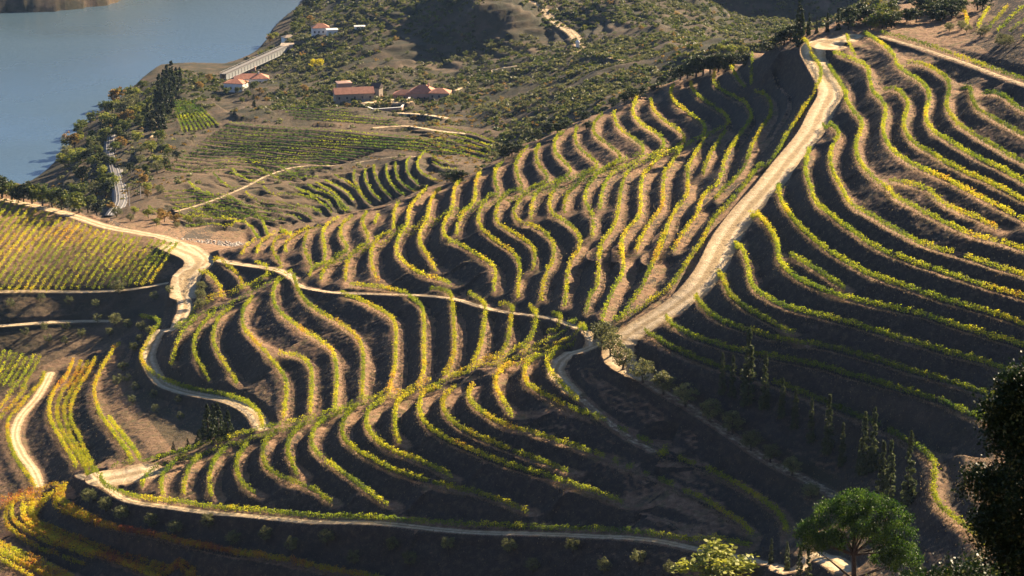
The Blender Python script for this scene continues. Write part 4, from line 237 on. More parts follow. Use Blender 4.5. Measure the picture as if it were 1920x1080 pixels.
138,0,0,0,0,0,0,0,0,-15,1,0,1,0,0,1,-6,-1,81,-15,-24,-159,6,0,-6,1,-1,1,-12,1,21,-9,-1,4,-7,0,0,0,0,0,0,0,0,0,0,0,0,0,0,0,0,0,0,0,0,0,0,0,0,0,0,0,0,0,0,0,0,0,0,0,0,0,0,
137,0,0,0,0,0,0,0,0,-13,0,1,0,0,1,0,-8,1,10,0,-11,55,-165,-1,-6,3,-2,1,-11,5,17,-10,-2,5,-7,0,0,0,0,0,0,0,0,0,0,0,0,0,0,0,0,0,0,0,0,0,0,0,0,0,0,0,0,0,0,0,0,0,0,0,0,0,0,
134,0,0,0,0,0,0,0,0,-10,0,1,0,1,0,0,-7,0,10,0,-11,1,-111,-3,-3,2,-2,-1,-10,22,0,-9,-2,4,-6,0,0,0,0,0,0,0,0,0,0,0,0,0,0,0,0,0,0,0,0,0,0,0,0,0,0,0,0,0,0,0,0,0,0,0,0,0,0,
0,0,0,0,0,0,0,0,0,43,44,38,0,0,1,0,-7,1,9,1,-12,2,-111,-4,-3,2,-1,-5,-9,27,-4,-7,-2,4,-7,0,0,0,0,0,0,0,0,0,0,0,0,0,0,0,0,0,0,0,0,0,0,0,0,0,0,0,0,0,0,0,0,0,0,0,0,0,0,
0,0,0,0,0,0,0,0,0,0,0,6,45,45,30,-3,-3,7,2,1,-10,-25,39,-132,-2,-1,0,-1,4,15,-4,-10,-1,4,-6,0,0,0,0,0,0,0,0,0,0,0,0,0,0,0,0,0,0,0,0,0,0,0,0,0,0,0,0,0,0,0,0,0,0,0,0,0,0,
0,0,0,0,0,0,0,0,0,0,0,0,0,0,15,49,56,9,1,-1,-10,-23,-27,-67,-1,-1,-1,-1,7,11,-6,-6,-2,4,-6,1,-1,0,0,0,0,0,0,0,0,0,0,0,0,0,0,0,0,0,0,0,0,0,0,0,0,0,0,0,0,0,0,0,0,0,0,0,0,
0,0,0,0,0,0,0,0,0,0,0,0,0,0,0,0,23,65,40,-6,-2,-23,-27,-68,-2,0,-1,0,6,10,-7,-4,-1,3,-6,0,0,0,0,0,0,0,0,0,0,0,0,0,0,0,0,0,0,0,0,0,0,0,0,0,0,0,0,0,0,0,0,0,0,0,0,0,0,
0,0,0,0,0,0,0,0,0,0,0,0,0,0,0,0,0,0,0,47,73,-23,-27,-6,-64,-1,0,0,9,8,-8,-4,-2,4,-6,0,0,0,0,0,0,0,0,0,0,0,0,0,0,0,0,0,0,0,0,0,0,0,0,0,0,0,0,0,0,0,0,0,0,0,0,0,0,
0,0,0,0,0,0,0,0,0,0,0,0,0,0,0,0,0,0,0,0,27,70,-25,52,-35,-91,2,-1,13,3,-8,-3,-2,4,-6,0,0,0,0,0,0,0,0,0,0,0,0,0,0,0,0,0,0,0,0,0,0,0,0,0,0,0,0,0,0,0,0,0,0,0,0,0,0,
0,0,0,0,0,0,0,0,0,0,0,0,0,0,0,0,0,0,0,0,0,72,0,53,0,-4,-123,1,14,1,-7,-4,-1,3,-5,0,0,0,0,0,0,0,0,0,0,0,0,0,0,0,0,0,0,0,0,0,0,0,0,0,0,0,0,0,0,0,0,0,0,0,0,0,0,
0,0,0,0,0,0,0,0,0,0,0,0,0,0,0,0,0,0,0,0,0,56,30,38,2,0,37,-87,-65,4,-7,-6,0,4,-6,0,0,0,0,0,0,0,0,0,0,0,0,0,0,0,0,0,0,0,0,0,0,0,0,0,0,0,0,0,0,0,0,0,0,0,0,0,0,
0,0,0,0,0,0,0,0,0,0,0,0,0,0,0,0,0,0,0,0,0,0,124,1,0,2,0,1,-95,-21,-5,-5,0,3,-5,0,0,0,0,0,0,0,0,0,0,0,0,0,0,0,0,0,0,0,0,0,0,0,0,0,0,0,0,0,0,0,0,0,0,0,0,0,0,
0,0,0,0,0,0,0,0,0,0,0,0,0,0,0,0,0,0,0,0,0,0,124,2,0,1,1,0,-29,-87,-6,-4,0,3,-5,1,-1,0,0,0,0,0,0,0,0,0,0,0,0,0,0,0,0,0,0,0,0,0,0,0,0,0,0,0,0,0,0,0,0,0,0,0,0,
0,0,0,0,0,0,0,0,0,0,0,0,0,0,0,0,0,0,0,0,0,0,125,0,2,0,1,1,-89,-28,-5,-5,0,3,-5,-4,4,0,0,0,0,0,0,0,0,0,0,0,0,0,0,0,0,0,0,0,0,0,0,0,0,0,0,0,0,0,0,0,0,0,0,0,0,
0,0,0,0,0,0,0,0,0,0,0,0,0,0,0,0,0,0,0,0,0,0,23,90,13,1,1,1,-89,-28,-5,-5,0,3,-5,0,0,0,0,0,0,0,0,0,0,0,0,0,0,0,0,0,0,0,0,0,0,0,0,0,0,0,0,0,0,0,0,0,0,0,0,0,0,
0,0,0,0,0,0,0,0,0,0,0,0,0,0,0,0,0,0,0,0,0,0,0,0,78,49,1,1,-89,-29,-6,-3,0,3,-5,0,0,0,0,0,0,0,0,0,0,0,0,0,0,0,0,0,0,0,0,0,0,0,0,0,0,0,0,0,0,0,0,0,0,0,0,0,0,
0,0,0,0,0,0,0,0,0,0,0,0,0,0,0,0,0,0,0,0,0,0,0,0,0,43,85,1,-87,-31,-7,-1,0,2,-5,0,0,0,0,0,0,0,0,0,0,0,0,0,0,0,0,0,0,0,0,0,0,0,0,0,0,0,0,0,0,0,0,0,0,0,0,0,0,
0,0,0,0,0,0,0,0,0,0,0,0,0,0,0,0,0,0,0,0,0,0,0,0,0,0,7,93,-59,-30,-7,-3,2,2,-5,0,0,0,0,0,0,0,0,0,0,0,0,0,0,0,0,0,0,0,0,0,0,0,0,0,0,0,0,0,0,0,0,0,0,0,0,0,0,
0,0,0,0,0,0,0,0,0,0,0,0,0,0,0,0,0,0,0,0,0,0,0,0,0,0,0,0,43,-32,-8,-1,1,2,-5,0,0,0,0,0,0,0,0,0,0,0,0,0,0,0,0,0,0,0,0,0,0,0,0,0,0,0,0,0,0,0,0,0,0,0,0,0,0,
0,0,0,0,0,0,0,0,0,0,0,0,0,0,0,0,0,0,0,0,0,0,0,0,0,0,0,0,42,-32,-6,-2,1,1,-4,0,0,0,0,0,0,0,0,0,0,0,0,0,0,0,0,0,0,0,0,0,0,0,0,0,0,0,0,0,0,0,0,0,0,0,0,0,0,
0,0,0,0,0,0,0,0,0,0,0,0,0,0,0,0,0,0,0,0,0,0,0,0,0,0,0,0,44,-34,-7,-1,-4,7,-5,0,0,0,0,0,0,0,0,0,0,0,0,0,0,0,0,0,0,0,0,0,0,0,0,0,0,0,0,0,0,0,0,0,0,0,0,0,0,
0,0,0,0,0,0,0,0,0,0,0,0,0,0,0,0,0,0,0,0,0,0,0,0,0,0,0,0,43,-37,-2,-2,4,-2,-4,0,0,0,0,0,0,0,0,0,0,0,0,0,0,0,0,0,0,0,0,0,0,0,0,0,0,0,0,0,0,0,0,0,0,0,0,0,0,
0,0,0,0,0,0,0,0,0,0,0,0,0,0,0,0,0,0,0,0,0,0,0,0,0,0,0,0,44,-37,-4,-101,104,-2,-4,0,0,0,0,0,0,0,0,0,0,0,0,0,0,0,0,0,0,0,0,0,0,0,0,0,0,0,0,0,0,0,0,0,0,0,0,0,0,
0,0,0,0,0,0,0,0,0,0,0,0,0,0,0,0,0,0,0,0,0,0,0,0,0,0,0,0,45,-39,-207,208,-2,0,-5,0,0,0,0,0,0,0,0,0,0,0,0,0,0,0,0,0,0,0,0,0,0,0,0,0,0,0,0,0,0,0,0,0,0,0,0,0,0,
0,0,0,0,0,0,0,0,0,0,0,0,0,0,0,0,0,0,0,0,0,0,0,0,0,0,0,0,45,-38,1,-1,-1,-2,-4,0,0,0,0,0,0,0,0,0,0,0,0,0,0,0,0,0,0,0,0,0,0,0,0,0,0,0,0,0,0,0,0,0,0,0,0,0,0,
0,0,0,0,0,0,0,0,0,0,0,0,0,0,0,0,0,0,0,0,0,0,0,0,0,0,0,0,45,-39,3,-3,-1,-1,-4,0,0,0,0,0,0,0,0,0,0,0,0,0,0,0,0,0,0,0,0,0,0,0,0,0,0,0,0,0,0,0,0,0,0,0,0,0,0,
0,0,0,0,0,0,0,0,0,0,0,0,0,0,0,0,0,0,0,0,0,0,0,0,0,0,0,0,46,-306,268,-1,-1,-2,-4,0,0,0,0,0,0,0,0,0,0,0,0,0,0,0,0,0,0,0,0,0,0,0,0,0,0,0,0,0,0,0,0,0,0,0,0,0,0,
0,0,0,0,0,0,0,0,0,0,0,0,0,0,0,0,0,0,0,0,0,0,0,0,0,0,0,0,46,-37,-1,-1,-2,-1,-4,0,0,0,0,0,0,0,0,0,0,0,0,0,0,0,0,0,0,0,0,0,0,0,0,0,0,0,0,0,0,0,0,0,0,0,0,0,0,
0,0,0,0,0,0,0,0,0,0,0,0,0,0,0,0,0,0,0,0,0,0,0,0,0,0,0,0,-557,566,-2,-1,-1,-3,-2,0,0,0,0,0,0,0,0,0,0,0,0,0,0,0,0,0,0,0,0,0,0,0,0,0,0,0,0,0,0,0,0,0,0,0,0,0,0,
0,0,0,0,0,0,0,0,0,0,0,0,0,0,0,0,0,0,0,0,0,0,0,0,0,0,0,0,-277,286,-1,-2,-1,-5,0,0,0,0,0,0,0,0,0,0,0,0,0,0,0,0,0,0,0,0,0,0,0,0,0,0,0,0,0,0,0,0,0,0,0,0,0,0,0,
0,0,0,0,0,0,0,0,0,0,0,0,0,0,0,0,0,0,0,0,0,0,0,0,0,0,0,0,10,-2,-1,0,-2,-5,0,0,0,0,0,0,0,0,0,0,0,0,0,0,0,0,0,0,0,0,0,0,0,0,0,0,0,0,0,0,0,0,0,0,0,0,0,0,0,
0,0,0,0,0,0,0,0,0,0,0,0,0,0,0,0,0,0,0,0,0,0,0,0,0,0,0,0,10,-1,-1,-2,-1,-5,0,0,0,0,0,0,0,0,0,0,0,0,0,0,0,0,0,0,0,0,0,0,0,0,0,0,0,0,0,0,0,0,0,0,0,0,0,0,0,
0,0,0,0,0,0,0,0,0,0,0,0,0,0,0,0,0,0,0,0,0,0,0,0,0,0,0,0,9,-1,-1,-1,-1,-5,0,0,0,0,0,0,0,0,0,0,0,0,0,0,0,0,0,0,0,0,0,0,0,0,0,0,0,0,0,0,0,0,0,0,0,0,0,0,0,
0,0,0,0,0,0,0,0,0,0,0,0,0,0,0,0,0,0,0,0,0,0,0,0,0,0,0,0,9,-1,-1,-1,-2,-4,0,0,0,0,0,0,0,0,0,0,0,0,0,0,0,0,0,0,0,0,0,0,0,0,0,0,0,0,0,0,0,0,0,0,0,0,0,0,0,
0,0,0,0,0,0,0,0,0,0,0,0,0,0,0,0,0,0,0,0,0,0,0,0,0,0,0,0,10,-1,-2,-1,-1,-5,0,0,0,0,0,0,0,0,0,0,0,0,0,0,0,0,0,0,0,0,0,0,0,0,0,0,0,0,0,0,0,0,0,0,0,0,0,0,0,
0,0,0,0,0,0,0,0,0,0,0,0,0,0,0,0,0,0,0,0,0,0,0,0,0,0,0,0,9,-1,-1,-2,0,-5,0,0,0,0,0,0,0,0,0,0,0,0,0,0,0,0,0,0,0,0,0,0,0,0,0,0,0,0,0,0,0,0,0,0,0,0,0,0,0,
0,0,0,0,0,0,0,0,0,0,0,0,0,0,0,0,0,0,0,0,0,0,0,0,0,0,0,0,9,-2,0,-1,-2,-4,0,0,0,0,0,0,0,0,0,0,0,0,0,0,0,0,0,0,0,0,0,0,0,0,0,0,0,0,0,0,0,0,0,0,0,0,0,0,0,
0,0,0,0,0,0,0,0,0,0,0,0,0,0,0,0,0,0,0,0,0,0,0,0,0,0,0,0,8,0,-2,-1,0,-5,0,0,0,0,0,0,0,0,0,0,0,0,0,0,0,0,0,0,0,0,0,0,0,0,0,0,0,0,0,0,0,0,0,0,0,0,0,0,0,
0,0,0,0,0,0,0,0,0,0,0,0,0,0,0,0,0,0,0,0,0,0,0,0,0,0,0,0,9,-1,-1,-1,-2,-4,0,0,0,0,0,0,0,0,0,0,0,0,0,0,0,0,0,0,0,0,0,0,0,0,0,0,0,0,0,0,0,0,0,0,0,0,0,0,0]
LAB={'R': ('vine row curving through the dark right-hand hollow, %s down from the top right corner', 'vine rows in the right-hand hollow'), 'M': ('vine row winding down the middle slope, %s leftwards from the broad sandy track', 'vine rows on the middle slope'), 'B1': ('dense vine row along the upper diagonal terrace edge, %s one from the ridge side', 'vine rows along the diagonal terrace edges'), 'B2': ('dense vine row along the long lower diagonal terrace edge, %s one from above', 'vine rows along the diagonal terrace edges'), 'B3': ('vine row climbing to the small track junction left of centre, %s of the bundle', 'vine rows along the diagonal terrace edges'), 'N': ('vine row hanging between the two diagonal terrace edges, %s from the left end', 'vine rows between the two diagonal edges'), 'O': ('vine row fanning out under the lower diagonal, %s right of the pale sandy apron', 'vine rows under the lower diagonal edge'), 'T1': ('long vine row beside the pale track, above the dark bottom bank%s', 'vine rows under the lower diagonal edge'), 'Q': ('rusty orange vine row sweeping through the bottom left corner, %s from the sandy apron', 'reddish vine rows in the bottom left corner'), 'W': ('golden vine row curving down the dark left slope, %s leftwards from the conifers', 'golden vine rows on the left slope'), 'W2': ('short dull vine row in the small plot at the left edge, %s from its right', 'short vine rows at the left edge'), 'K': ('straight golden vine row in the sloping left block, %s from its right corner', 'straight vine rows of the left block'), 'F': ('low vine row on the sunlit far terraces behind the saddle, %s from the right', 'vine rows on the far terraces'), 'G': ('dim vine row in the shaded plot below the red-roofed farm, %s from the top', 'vine rows below the farm'), 'Y': ('vine row on the top right corner hilltop behind the pale olives, %s from the left', 'vine rows on the top right hilltop'), 'H': ('short vine row on the knoll beside the tall dark cypresses, %s from the left', 'vine rows on the knoll')}
ROWDATA=[
('R', 1, 1.0, [], 0, [1410, 8772, 1472, 8617, 1538, 8374, 1588, 8092, 1625, 7836, 1649, 7659, 1681, 7477, 1748, 7161, 1821, 6851, 1895, 6589, 1958, 6380]),
('R', 0, 1.0, [], 1, [1283, 8783, 1274, 8628, 1270, 8456]),
('R', 1, 1.0, [], 2, [1540, 7431, 1573, 7428, 1587, 7322, 1590, 7176, 1601, 7090, 1666, 6794, 1733, 6491, 1803, 6239, 1864, 6043]),
('R', 1, 1.0, [], 3, [1497, 7570, 1522, 7573, 1492, 7372, 1480, 7210, 1499, 7075, 1521, 6940, 1545, 6824, 1611, 6551, 1679, 6267, 1748, 6030, 1811, 5850]),
('R', 1, 1.0, [], 4, [1412, 8164, 1450, 8131, 1473, 8000, 1487, 7809, 1472, 7656, 1436, 7489, 1404, 7331, 1394, 7136, 1405, 6986, 1431, 6835, 1456, 6695, 1489, 6554, 1555, 6303, 1625, 6043, 1695, 5825, 1759, 5663]),
('R', 1, 1.0, [], 5, [1354, 8808, 1372, 8654, 1388, 8459, 1387, 8270, 1376, 8151, 1384, 7990, 1404, 7854, 1406, 7715, 1384, 7536, 1348, 7379, 1318, 7203, 1319, 7052, 1340, 6922, 1366, 6776, 1401, 6628, 1424, 6535, 1454, 6387, 1522, 6155, 1594, 5915, 1666, 5714, 1732, 5563]),
('R', 1, 1.0, [], 6, [1279, 7823, 1315, 7822, 1322, 7685, 1309, 7507, 1263, 7301, 1242, 7150, 1242, 6986, 1275, 6851, 1301, 6704, 1336, 6556, 1368, 6460, 1391, 6367, 1424, 6239, 1494, 6029, 1569, 5810, 1644, 5627, 1712, 5489]),
('R', 1, 1.0, [], 7, [1204, 8550, 1231, 8460, 1267, 8337, 1278, 8191, 1258, 8015, 1242, 7819, 1246, 7606, 1225, 7440, 1187, 7247, 1169, 7043, 1176, 6879, 1201, 6763, 1239, 6644, 1273, 6548, 1298, 6434, 1330, 6306, 1359, 6209, 1392, 6083, 1463, 5890, 1539, 5688, 1616, 5518, 1686, 5392]),
('R', 1, 1.0, [], 8, [1171, 8446, 1174, 8176, 1170, 7983, 1148, 7795, 1146, 7616, 1147, 7439, 1121, 7284, 1088, 7145, 1067, 6976, 1063, 6804, 1075, 6667, 1095, 6559, 1103, 6445, 1136, 6338, 1169, 6237, 1202, 6145, 1234, 6057, 1264, 6014, 1309, 5953, 1352, 5890, 1431, 5743, 1515, 5583, 1598, 5445, 1672, 5341]),
('R', 1, 1.0, [], 9, [1114, 6634, 1144, 6609, 1171, 6554, 1202, 6492, 1213, 6354, 1245, 6250, 1279, 6170, 1314, 6074]),
('R', 1, 1.0, [], 10, [1045, 7626, 1062, 7512, 1062, 7356, 1020, 7196, 990, 7010, 977, 6839, 976, 6664, 975, 6506, 995, 6402, 1023, 6317, 1049, 6219, 1079, 6132, 1112, 6042, 1161, 5970, 1207, 5912, 1261, 5828, 1323, 5741, 1401, 5605, 1485, 5454, 1568, 5325, 1641, 5222]),
('R', 1, 1.0, [], 11, [964, 7316, 936, 7153, 912, 6996, 901, 6780, 894, 6635, 909, 6503, 932, 6377, 956, 6260, 988, 6138, 1027, 6044, 1075, 5959, 1131, 5873, 1186, 5791, 1241, 5718, 1296, 5653, 1382, 5511, 1465, 5368, 1548, 5243, 1621, 5144]),
('R', 1, 1.0, [], 12, [837, 7062, 818, 6889, 815, 6755, 822, 6598, 839, 6429, 865, 6268, 897, 6139, 935, 6029, 971, 5948, 1018, 5883, 1075, 5804, 1130, 5726, 1187, 5661, 1234, 5602, 1282, 5531, 1358, 5398, 1440, 5255, 1521, 5131, 1593, 5034]),
('R', 1, 1.0, [], 13, [786, 6279, 816, 6155, 852, 6049, 890, 5944]),
('R', 1, 1.0, [], 14, [730, 6844, 747, 6715, 758, 6581, 763, 6421, 753, 6290, 762, 6149, 794, 6044, 833, 5973, 880, 5902, 941, 5832, 1002, 5775, 1061, 5716, 1098, 5664, 1152, 5590, 1208, 5530, 1267, 5451, 1342, 5320, 1423, 5181, 1505, 5062, 1576, 4969]),
('R', 1, 1.0, [], 15, [661, 6616, 670, 6469, 669, 6316, 662, 6169, 676, 6072, 710, 5980, 764, 5902, 826, 5836, 888, 5778, 947, 5705, 1004, 5631, 1061, 5566, 1116, 5503, 1171, 5442, 1204, 5389, 1319, 5208, 1401, 5082, 1483, 4973, 1556, 4888]),
('R', 1, 1.0, [], 16, [595, 6411, 598, 6261, 602, 6145, 626, 6044, 661, 5961, 705, 5874, 741, 5818]),
('R', 1, 1.0, [], 17, [521, 6280, 522, 6190, 542, 6073, 582, 5978, 645, 5892, 707, 5815, 771, 5763, 833, 5707, 893, 5642, 950, 5568, 1005, 5494, 1060, 5430, 1126, 5336, 1293, 5088, 1376, 4974, 1459, 4874, 1532, 4797]),
('R', 1, 1.0, [], 18, [430, 6184, 439, 6123, 458, 6060, 518, 5950, 573, 5876, 638, 5814, 681, 5772, 732, 5727, 765, 5698, 806, 5654, 870, 5569, 935, 5492, 976, 5440, 1029, 5368, 1063, 5313, 1096, 5239, 1261, 4941, 1340, 4821, 1419, 4718, 1489, 4639]),
('R', 1, 1.0, [], 19, [370, 6125, 396, 6059, 430, 5986, 461, 5948, 503, 5880, 555, 5817, 619, 5754, 682, 5687, 730, 5626, 776, 5558, 821, 5490, 865, 5420, 911, 5342, 959, 5218, 984, 5117, 981, 5038, 961, 4936, 950, 4874, 947, 4791, 964, 4676, 999, 4522]),
('M', 0, 1.0, [], 0, [965, 9180, 944, 8983, 933, 8891]),
('M', 1, 1.0, [], 1, [939, 8787, 964, 8659, 967, 8498, 945, 8293, 901, 8136, 854, 7949, 817, 7765, 808, 7705, 777, 7539, 732, 7407, 688, 7317, 655, 7224]),
('M', 1, 1.0, [], 2, [1122, 8802, 1127, 8621, 1137, 8430, 1122, 8285, 1094, 8132, 1040, 7998, 994, 7866, 939, 7703, 888, 7520, 833, 7387, 814, 7399, 751, 7238, 696, 7093, 644, 6976, 608, 6871, 573, 6733, 531, 6610, 494, 6499, 456, 6399, 410, 6335, 362, 6267, 290, 6196]),
('M', 1, 1.0, [], 3, [896, 9357, 895, 9096, 913, 8922]),
('M', 1, 1.0, [], 4, [842, 9467, 823, 9282, 820, 9144, 858, 8972, 895, 8807, 903, 8632, 893, 8463, 851, 8307, 807, 8140, 762, 7954, 725, 7752, 720, 7685, 684, 7476, 648, 7402, 613, 7277, 591, 7129, 562, 7031, 526, 6907, 490, 6776]),
('M', 1, 1.0, [], 5, [797, 8449, 754, 8260, 715, 8082, 664, 7798, 664, 7772]),
('M', 1, 1.0, [], 6, [740, 9436, 738, 9230, 773, 8992, 810, 8813, 825, 8644, 809, 8562, 758, 8503, 724, 8439, 679, 8234, 642, 8057, 616, 7915, 611, 7832, 596, 7627, 582, 7487, 543, 7347, 512, 7208, 487, 7049, 459, 6874, 434, 6745, 480, 7037, 453, 6877, 426, 6710, 401, 6571, 371, 6429, 340, 6324, 311, 6240, 285, 6214]),
('M', 1, 1.0, [], 7, [634, 8391, 598, 8221, 557, 8028, 544, 7994, 520, 7732, 506, 7511, 483, 7377, 445, 7224, 412, 7076, 386, 6922]),
('M', 1, 1.0, [], 8, [675, 9498, 651, 9335, 654, 9179, 677, 9002, 717, 8825, 736, 8688, 722, 8519, 675, 8448, 616, 8365, 553, 8280, 504, 8132, 465, 7979, 446, 7777, 432, 7513, 413, 7358, 374, 7231, 350, 7096, 340, 6927, 344, 7035, 342, 6846, 332, 6689, 302, 6543, 281, 6420, 260, 6289, 254, 6228]),
('M', 1, 1.0, [], 9, [523, 9504, 510, 9337, 488, 9172, 492, 8985, 526, 8813, 564, 8661, 572, 8513, 543, 8382, 482, 8315, 421, 8212, 360, 8104, 326, 7943, 299, 7646]),
('M', 1, 1.0, [], 10, [569, 9341, 567, 9078, 599, 8869, 633, 8734, 650, 8554, 630, 8446, 576, 8379, 496, 8249, 443, 8168, 405, 8039, 379, 7822, 362, 7603, 346, 7421, 318, 7267, 293, 7179, 277, 7038, 280, 7102, 271, 6953, 265, 6790, 254, 6647, 230, 6545, 216, 6412]),
('M', 1, 1.0, [], 11, [416, 9232, 411, 9057, 421, 8866, 453, 8736, 488, 8584, 490, 8456, 462, 8398, 410, 8359, 358, 8276, 322, 8205, 305, 8137, 268, 7974, 254, 7763, 271, 7584, 270, 7438, 262, 7311]),
('M', 1, 1.0, [], 12, [368, 9212, 331, 9056, 321, 8875, 342, 8728, 375, 8599, 402, 8448, 406, 8438, 389, 8347, 340, 8242, 273, 8183, 229, 8043, 194, 7907, 178, 7702]),
('M', 1, 1.0, [], 13, [261, 9058, 246, 8830, 262, 8629, 298, 8459, 315, 8326, 284, 8254, 216, 8155, 171, 8115, 145, 7988, 130, 7830, 136, 7724, 142, 7693, 185, 7557, 215, 7421, 223, 7309, 216, 7199, 192, 7104, 174, 6947, 167, 6797, 157, 6609]),
('M', 1, 1.0, [], 14, [216, 9042, 173, 8905, 165, 8669, 191, 8501, 216, 8334, 189, 8221, 135, 8134, 102, 8074, 77, 7953, 64, 7724]),
('M', 1, 1.0, [], 15, [108, 8908, 93, 8732, 99, 8515, 130, 8302, 116, 8215, 75, 8143, 38, 8047, 14, 7906, 6, 7823, 25, 7715, 71, 7636, 65, 7651, 113, 7512, 137, 7376, 134, 7213, 114, 7072, 98, 6935, 89, 6779]),
('M', 1, 1.0, [], 16, [64, 8930, 28, 8756, 15, 8587, 23, 8387, 35, 8224, 15, 8188, -18, 8149, -45, 8051, -56, 7895, -52, 7777, -26, 7692, 16, 7585, 57, 7478, 74, 7365, 73, 7258, 65, 7174]),
('M', 1, 1.0, [], 17, [-32, 8787, -61, 8634, -64, 8441, -51, 8253, -67, 8215, -98, 8127, -113, 8024, -119, 7887, -102, 7749, -91, 7705, -44, 7570, -3, 7462, 19, 7345, 26, 7209, 22, 7049, 18, 6935]),
('M', 1, 1.0, [], 18, [-118, 8739, -136, 8518, -136, 8247, -147, 8170, -177, 8039, -191, 7926, -192, 7807]),
('M', 1, 1.0, [], 19, [-196, 8738, -218, 8570, -219, 8258, -228, 8141, -244, 8010, -243, 7918, -228, 7803, -195, 7721, -147, 7609, -108, 7512, -73, 7413, -54, 7311, -57, 7176, -60, 7095]),
('M', 1, 1.0, [], 20, [-278, 8735, -306, 8535, -310, 8290, -311, 8254, -319, 8145, -330, 8011, -325, 7887, -301, 7754, -278, 7639, -259, 7538]),
('M', 1, 1.0, [], 21, [-333, 8826, -377, 8620, -391, 8435, -385, 8354, -389, 8252, -407, 8119, -412, 7964, -402, 7834, -368, 7700, -329, 7591, -280, 7495, -241, 7427, -202, 7351]),
('M', 1, 1.0, [], 22, [-443, 8727, -450, 8534, -442, 8285, -487, 8190, -505, 8076, -502, 7930, -487, 7775, -459, 7624]),
('M', 1, 1.0, [], 23, [-516, 8636, -521, 8501]),
('M', 1, 1.0, [], 24, [-564, 8722, -573, 8586, -555, 8431, -530, 8227, -553, 8134, -579, 8044, -587, 7922, -578, 7707]),
('M', 1, 1.0, [], 25, [-620, 8716, -646, 8589, -650, 8471, -637, 8342, -605, 8186, -623, 8088, -657, 8007, -672, 7886, -671, 7802]),
('M', 1, 1.0, [], 26, [-673, 8725, -713, 8629, -717, 8455, -693, 8262, -683, 8080, -713, 8000, -721, 7910]),
('M', 1, 1.0, [], 27, [-739, 8633, -777, 8574, -782, 8423, -769, 8277, -726, 8058]),
('M', 1, 1.0, [], 28, [-786, 8673, -831, 8549, -855, 8441, -845, 8341]),
('M', 1, 1.0, [], 29, [-870, 8641, -904, 8549, -904, 8423, -879, 8299, -848, 8192]),
('M', 1, 1.0, [], 30, [-923, 8696, -962, 8573, -967, 8419]),
('M', 1, 1.0, [], 31, [-995, 8643, -1022, 8570, -1028, 8475]),
('B1', 0, 1.0, [], 0, [426, 8347, 366, 8292, 284, 8254, 218, 8236, 136, 8184, 39, 8182, -67, 8215, -148, 8209, -230, 8221, -353, 8232, -387, 8249, -469, 8234, -526, 8170, -625, 8123, -680, 8046, -719, 7977]),
('B1', 0, 1.0, [], 1, [423, 8273, 313, 8166, 214, 8076, 134, 8057, 54, 8069, -42, 8083, -122, 8111, -187, 8126, -269, 8161, -350, 8146, -383, 8169, -448, 8149, -522, 8097, -604, 8053, -656, 7990]),
('B2', 0, 1.0, [], 0, [209, 6275, 201, 6230, 210, 6218, 161, 6256, 96, 6261, 20, 6252, -40, 6221]),
('B2', 0, 1.0, [], 1, [201, 6324, 194, 6284, 162, 6283, 71, 6328, -5, 6306, -81, 6278, -159, 6316, -205, 6315, -394, 6383, -464, 6346, -530, 6322, -608, 6321, -711, 6319, -820, 6356, -903, 6382, -977, 6351, -1025, 6319]),
('B2', 0, 1.0, [], 2, [185, 6425, 168, 6378, 113, 6370, 21, 6382, -57, 6357, -134, 6373, -186, 6382, -249, 6389, -433, 6430, -498, 6384, -507, 6355, -612, 6367, -717, 6374, -828, 6418, -941, 6466, -1035, 6388, -1124, 6415, -1178, 6392]),
('B3', 0, 1.0, [], 0, [-894, 8103, -989, 8068, -1086, 8059, -1156, 7997]),
('B3', 0, 1.0, [], 1, [-837, 8124, -954, 8047, -1080, 8010, -1166, 7926, -1189, 7815]),
('B3', 0, 1.0, [], 2, [-797, 8043, -877, 7935, -999, 7883, -1115, 7880, -1178, 7781]),
('N', 1, 1.0, [], 0, [-1119, 7864, -1151, 7722, -1155, 7569, -1149, 7415]),
('N', 0, 1.0, [], 1, [-1384, 8237, -1300, 8081, -1277, 7970, -1290, 7841, -1298, 7726, -1284, 7631, -1227, 7463, -1104, 7242, -955, 7006, -830, 6765, -765, 6573, -731, 6407]),
('N', 1, 1.0, [], 2, [-1054, 7855, -1084, 7646, -1080, 7479, -1047, 7320, -1009, 7204, -983, 7114]),
('N', 1, 1.0, [], 3, [-1188, 8446, -1122, 8302, -1069, 8141, -1055, 8022]),
('N', 1, 1.0, [], 4, [-993, 7828, -1020, 7686, -1013, 7478, -980, 7313, -931, 7151, -870, 6945]),
('N', 1, 1.0, [], 5, [-1143, 8523, -1070, 8372, -1002, 8186, -978, 8034]),
('N', 1, 1.0, [], 6, [-954, 8295, -903, 8188, -897, 8094]),
('N', 1, 1.0, [], 7, [-919, 7847, -932, 7680, -908, 7469, -859, 7300, -793, 7112, -734, 6927, -699, 6787, -689, 6695, -683, 6623, -673, 6430]),
('N', 1, 1.0, [], 8, [-749, 7083, -699, 7034, -660, 6981, -627, 6855, -611, 6702, -592, 6408]),
('N', 1, 1.0, [], 9, [-838, 7990, -842, 7837, -813, 7611, -753, 7430, -692, 7283, -622, 7139, -571, 7002, -548, 6839, -532, 6661, -522, 6490, -516, 6345]),
('N', 1, 1.0, [], 10, [-786, 7987, -745, 7749, -690, 7541, -609, 7358, -561, 7259, -512, 7141, -477, 6991, -460, 6811, -449, 6600, -441, 6427]),
('N', 1, 1.0, [], 11, [-582, 7570, -528, 7483, -461, 7360, -401, 7237, -375, 7104, -361, 6829, -355, 6638, -358, 6490, -361, 6398]),
('N', 1, 1.0, [], 12, [-556, 7629, -486, 7582, -408, 7496, -343, 7373, -296, 7226, -280, 7019, -269, 6721, -261, 6522, -270, 6417]),
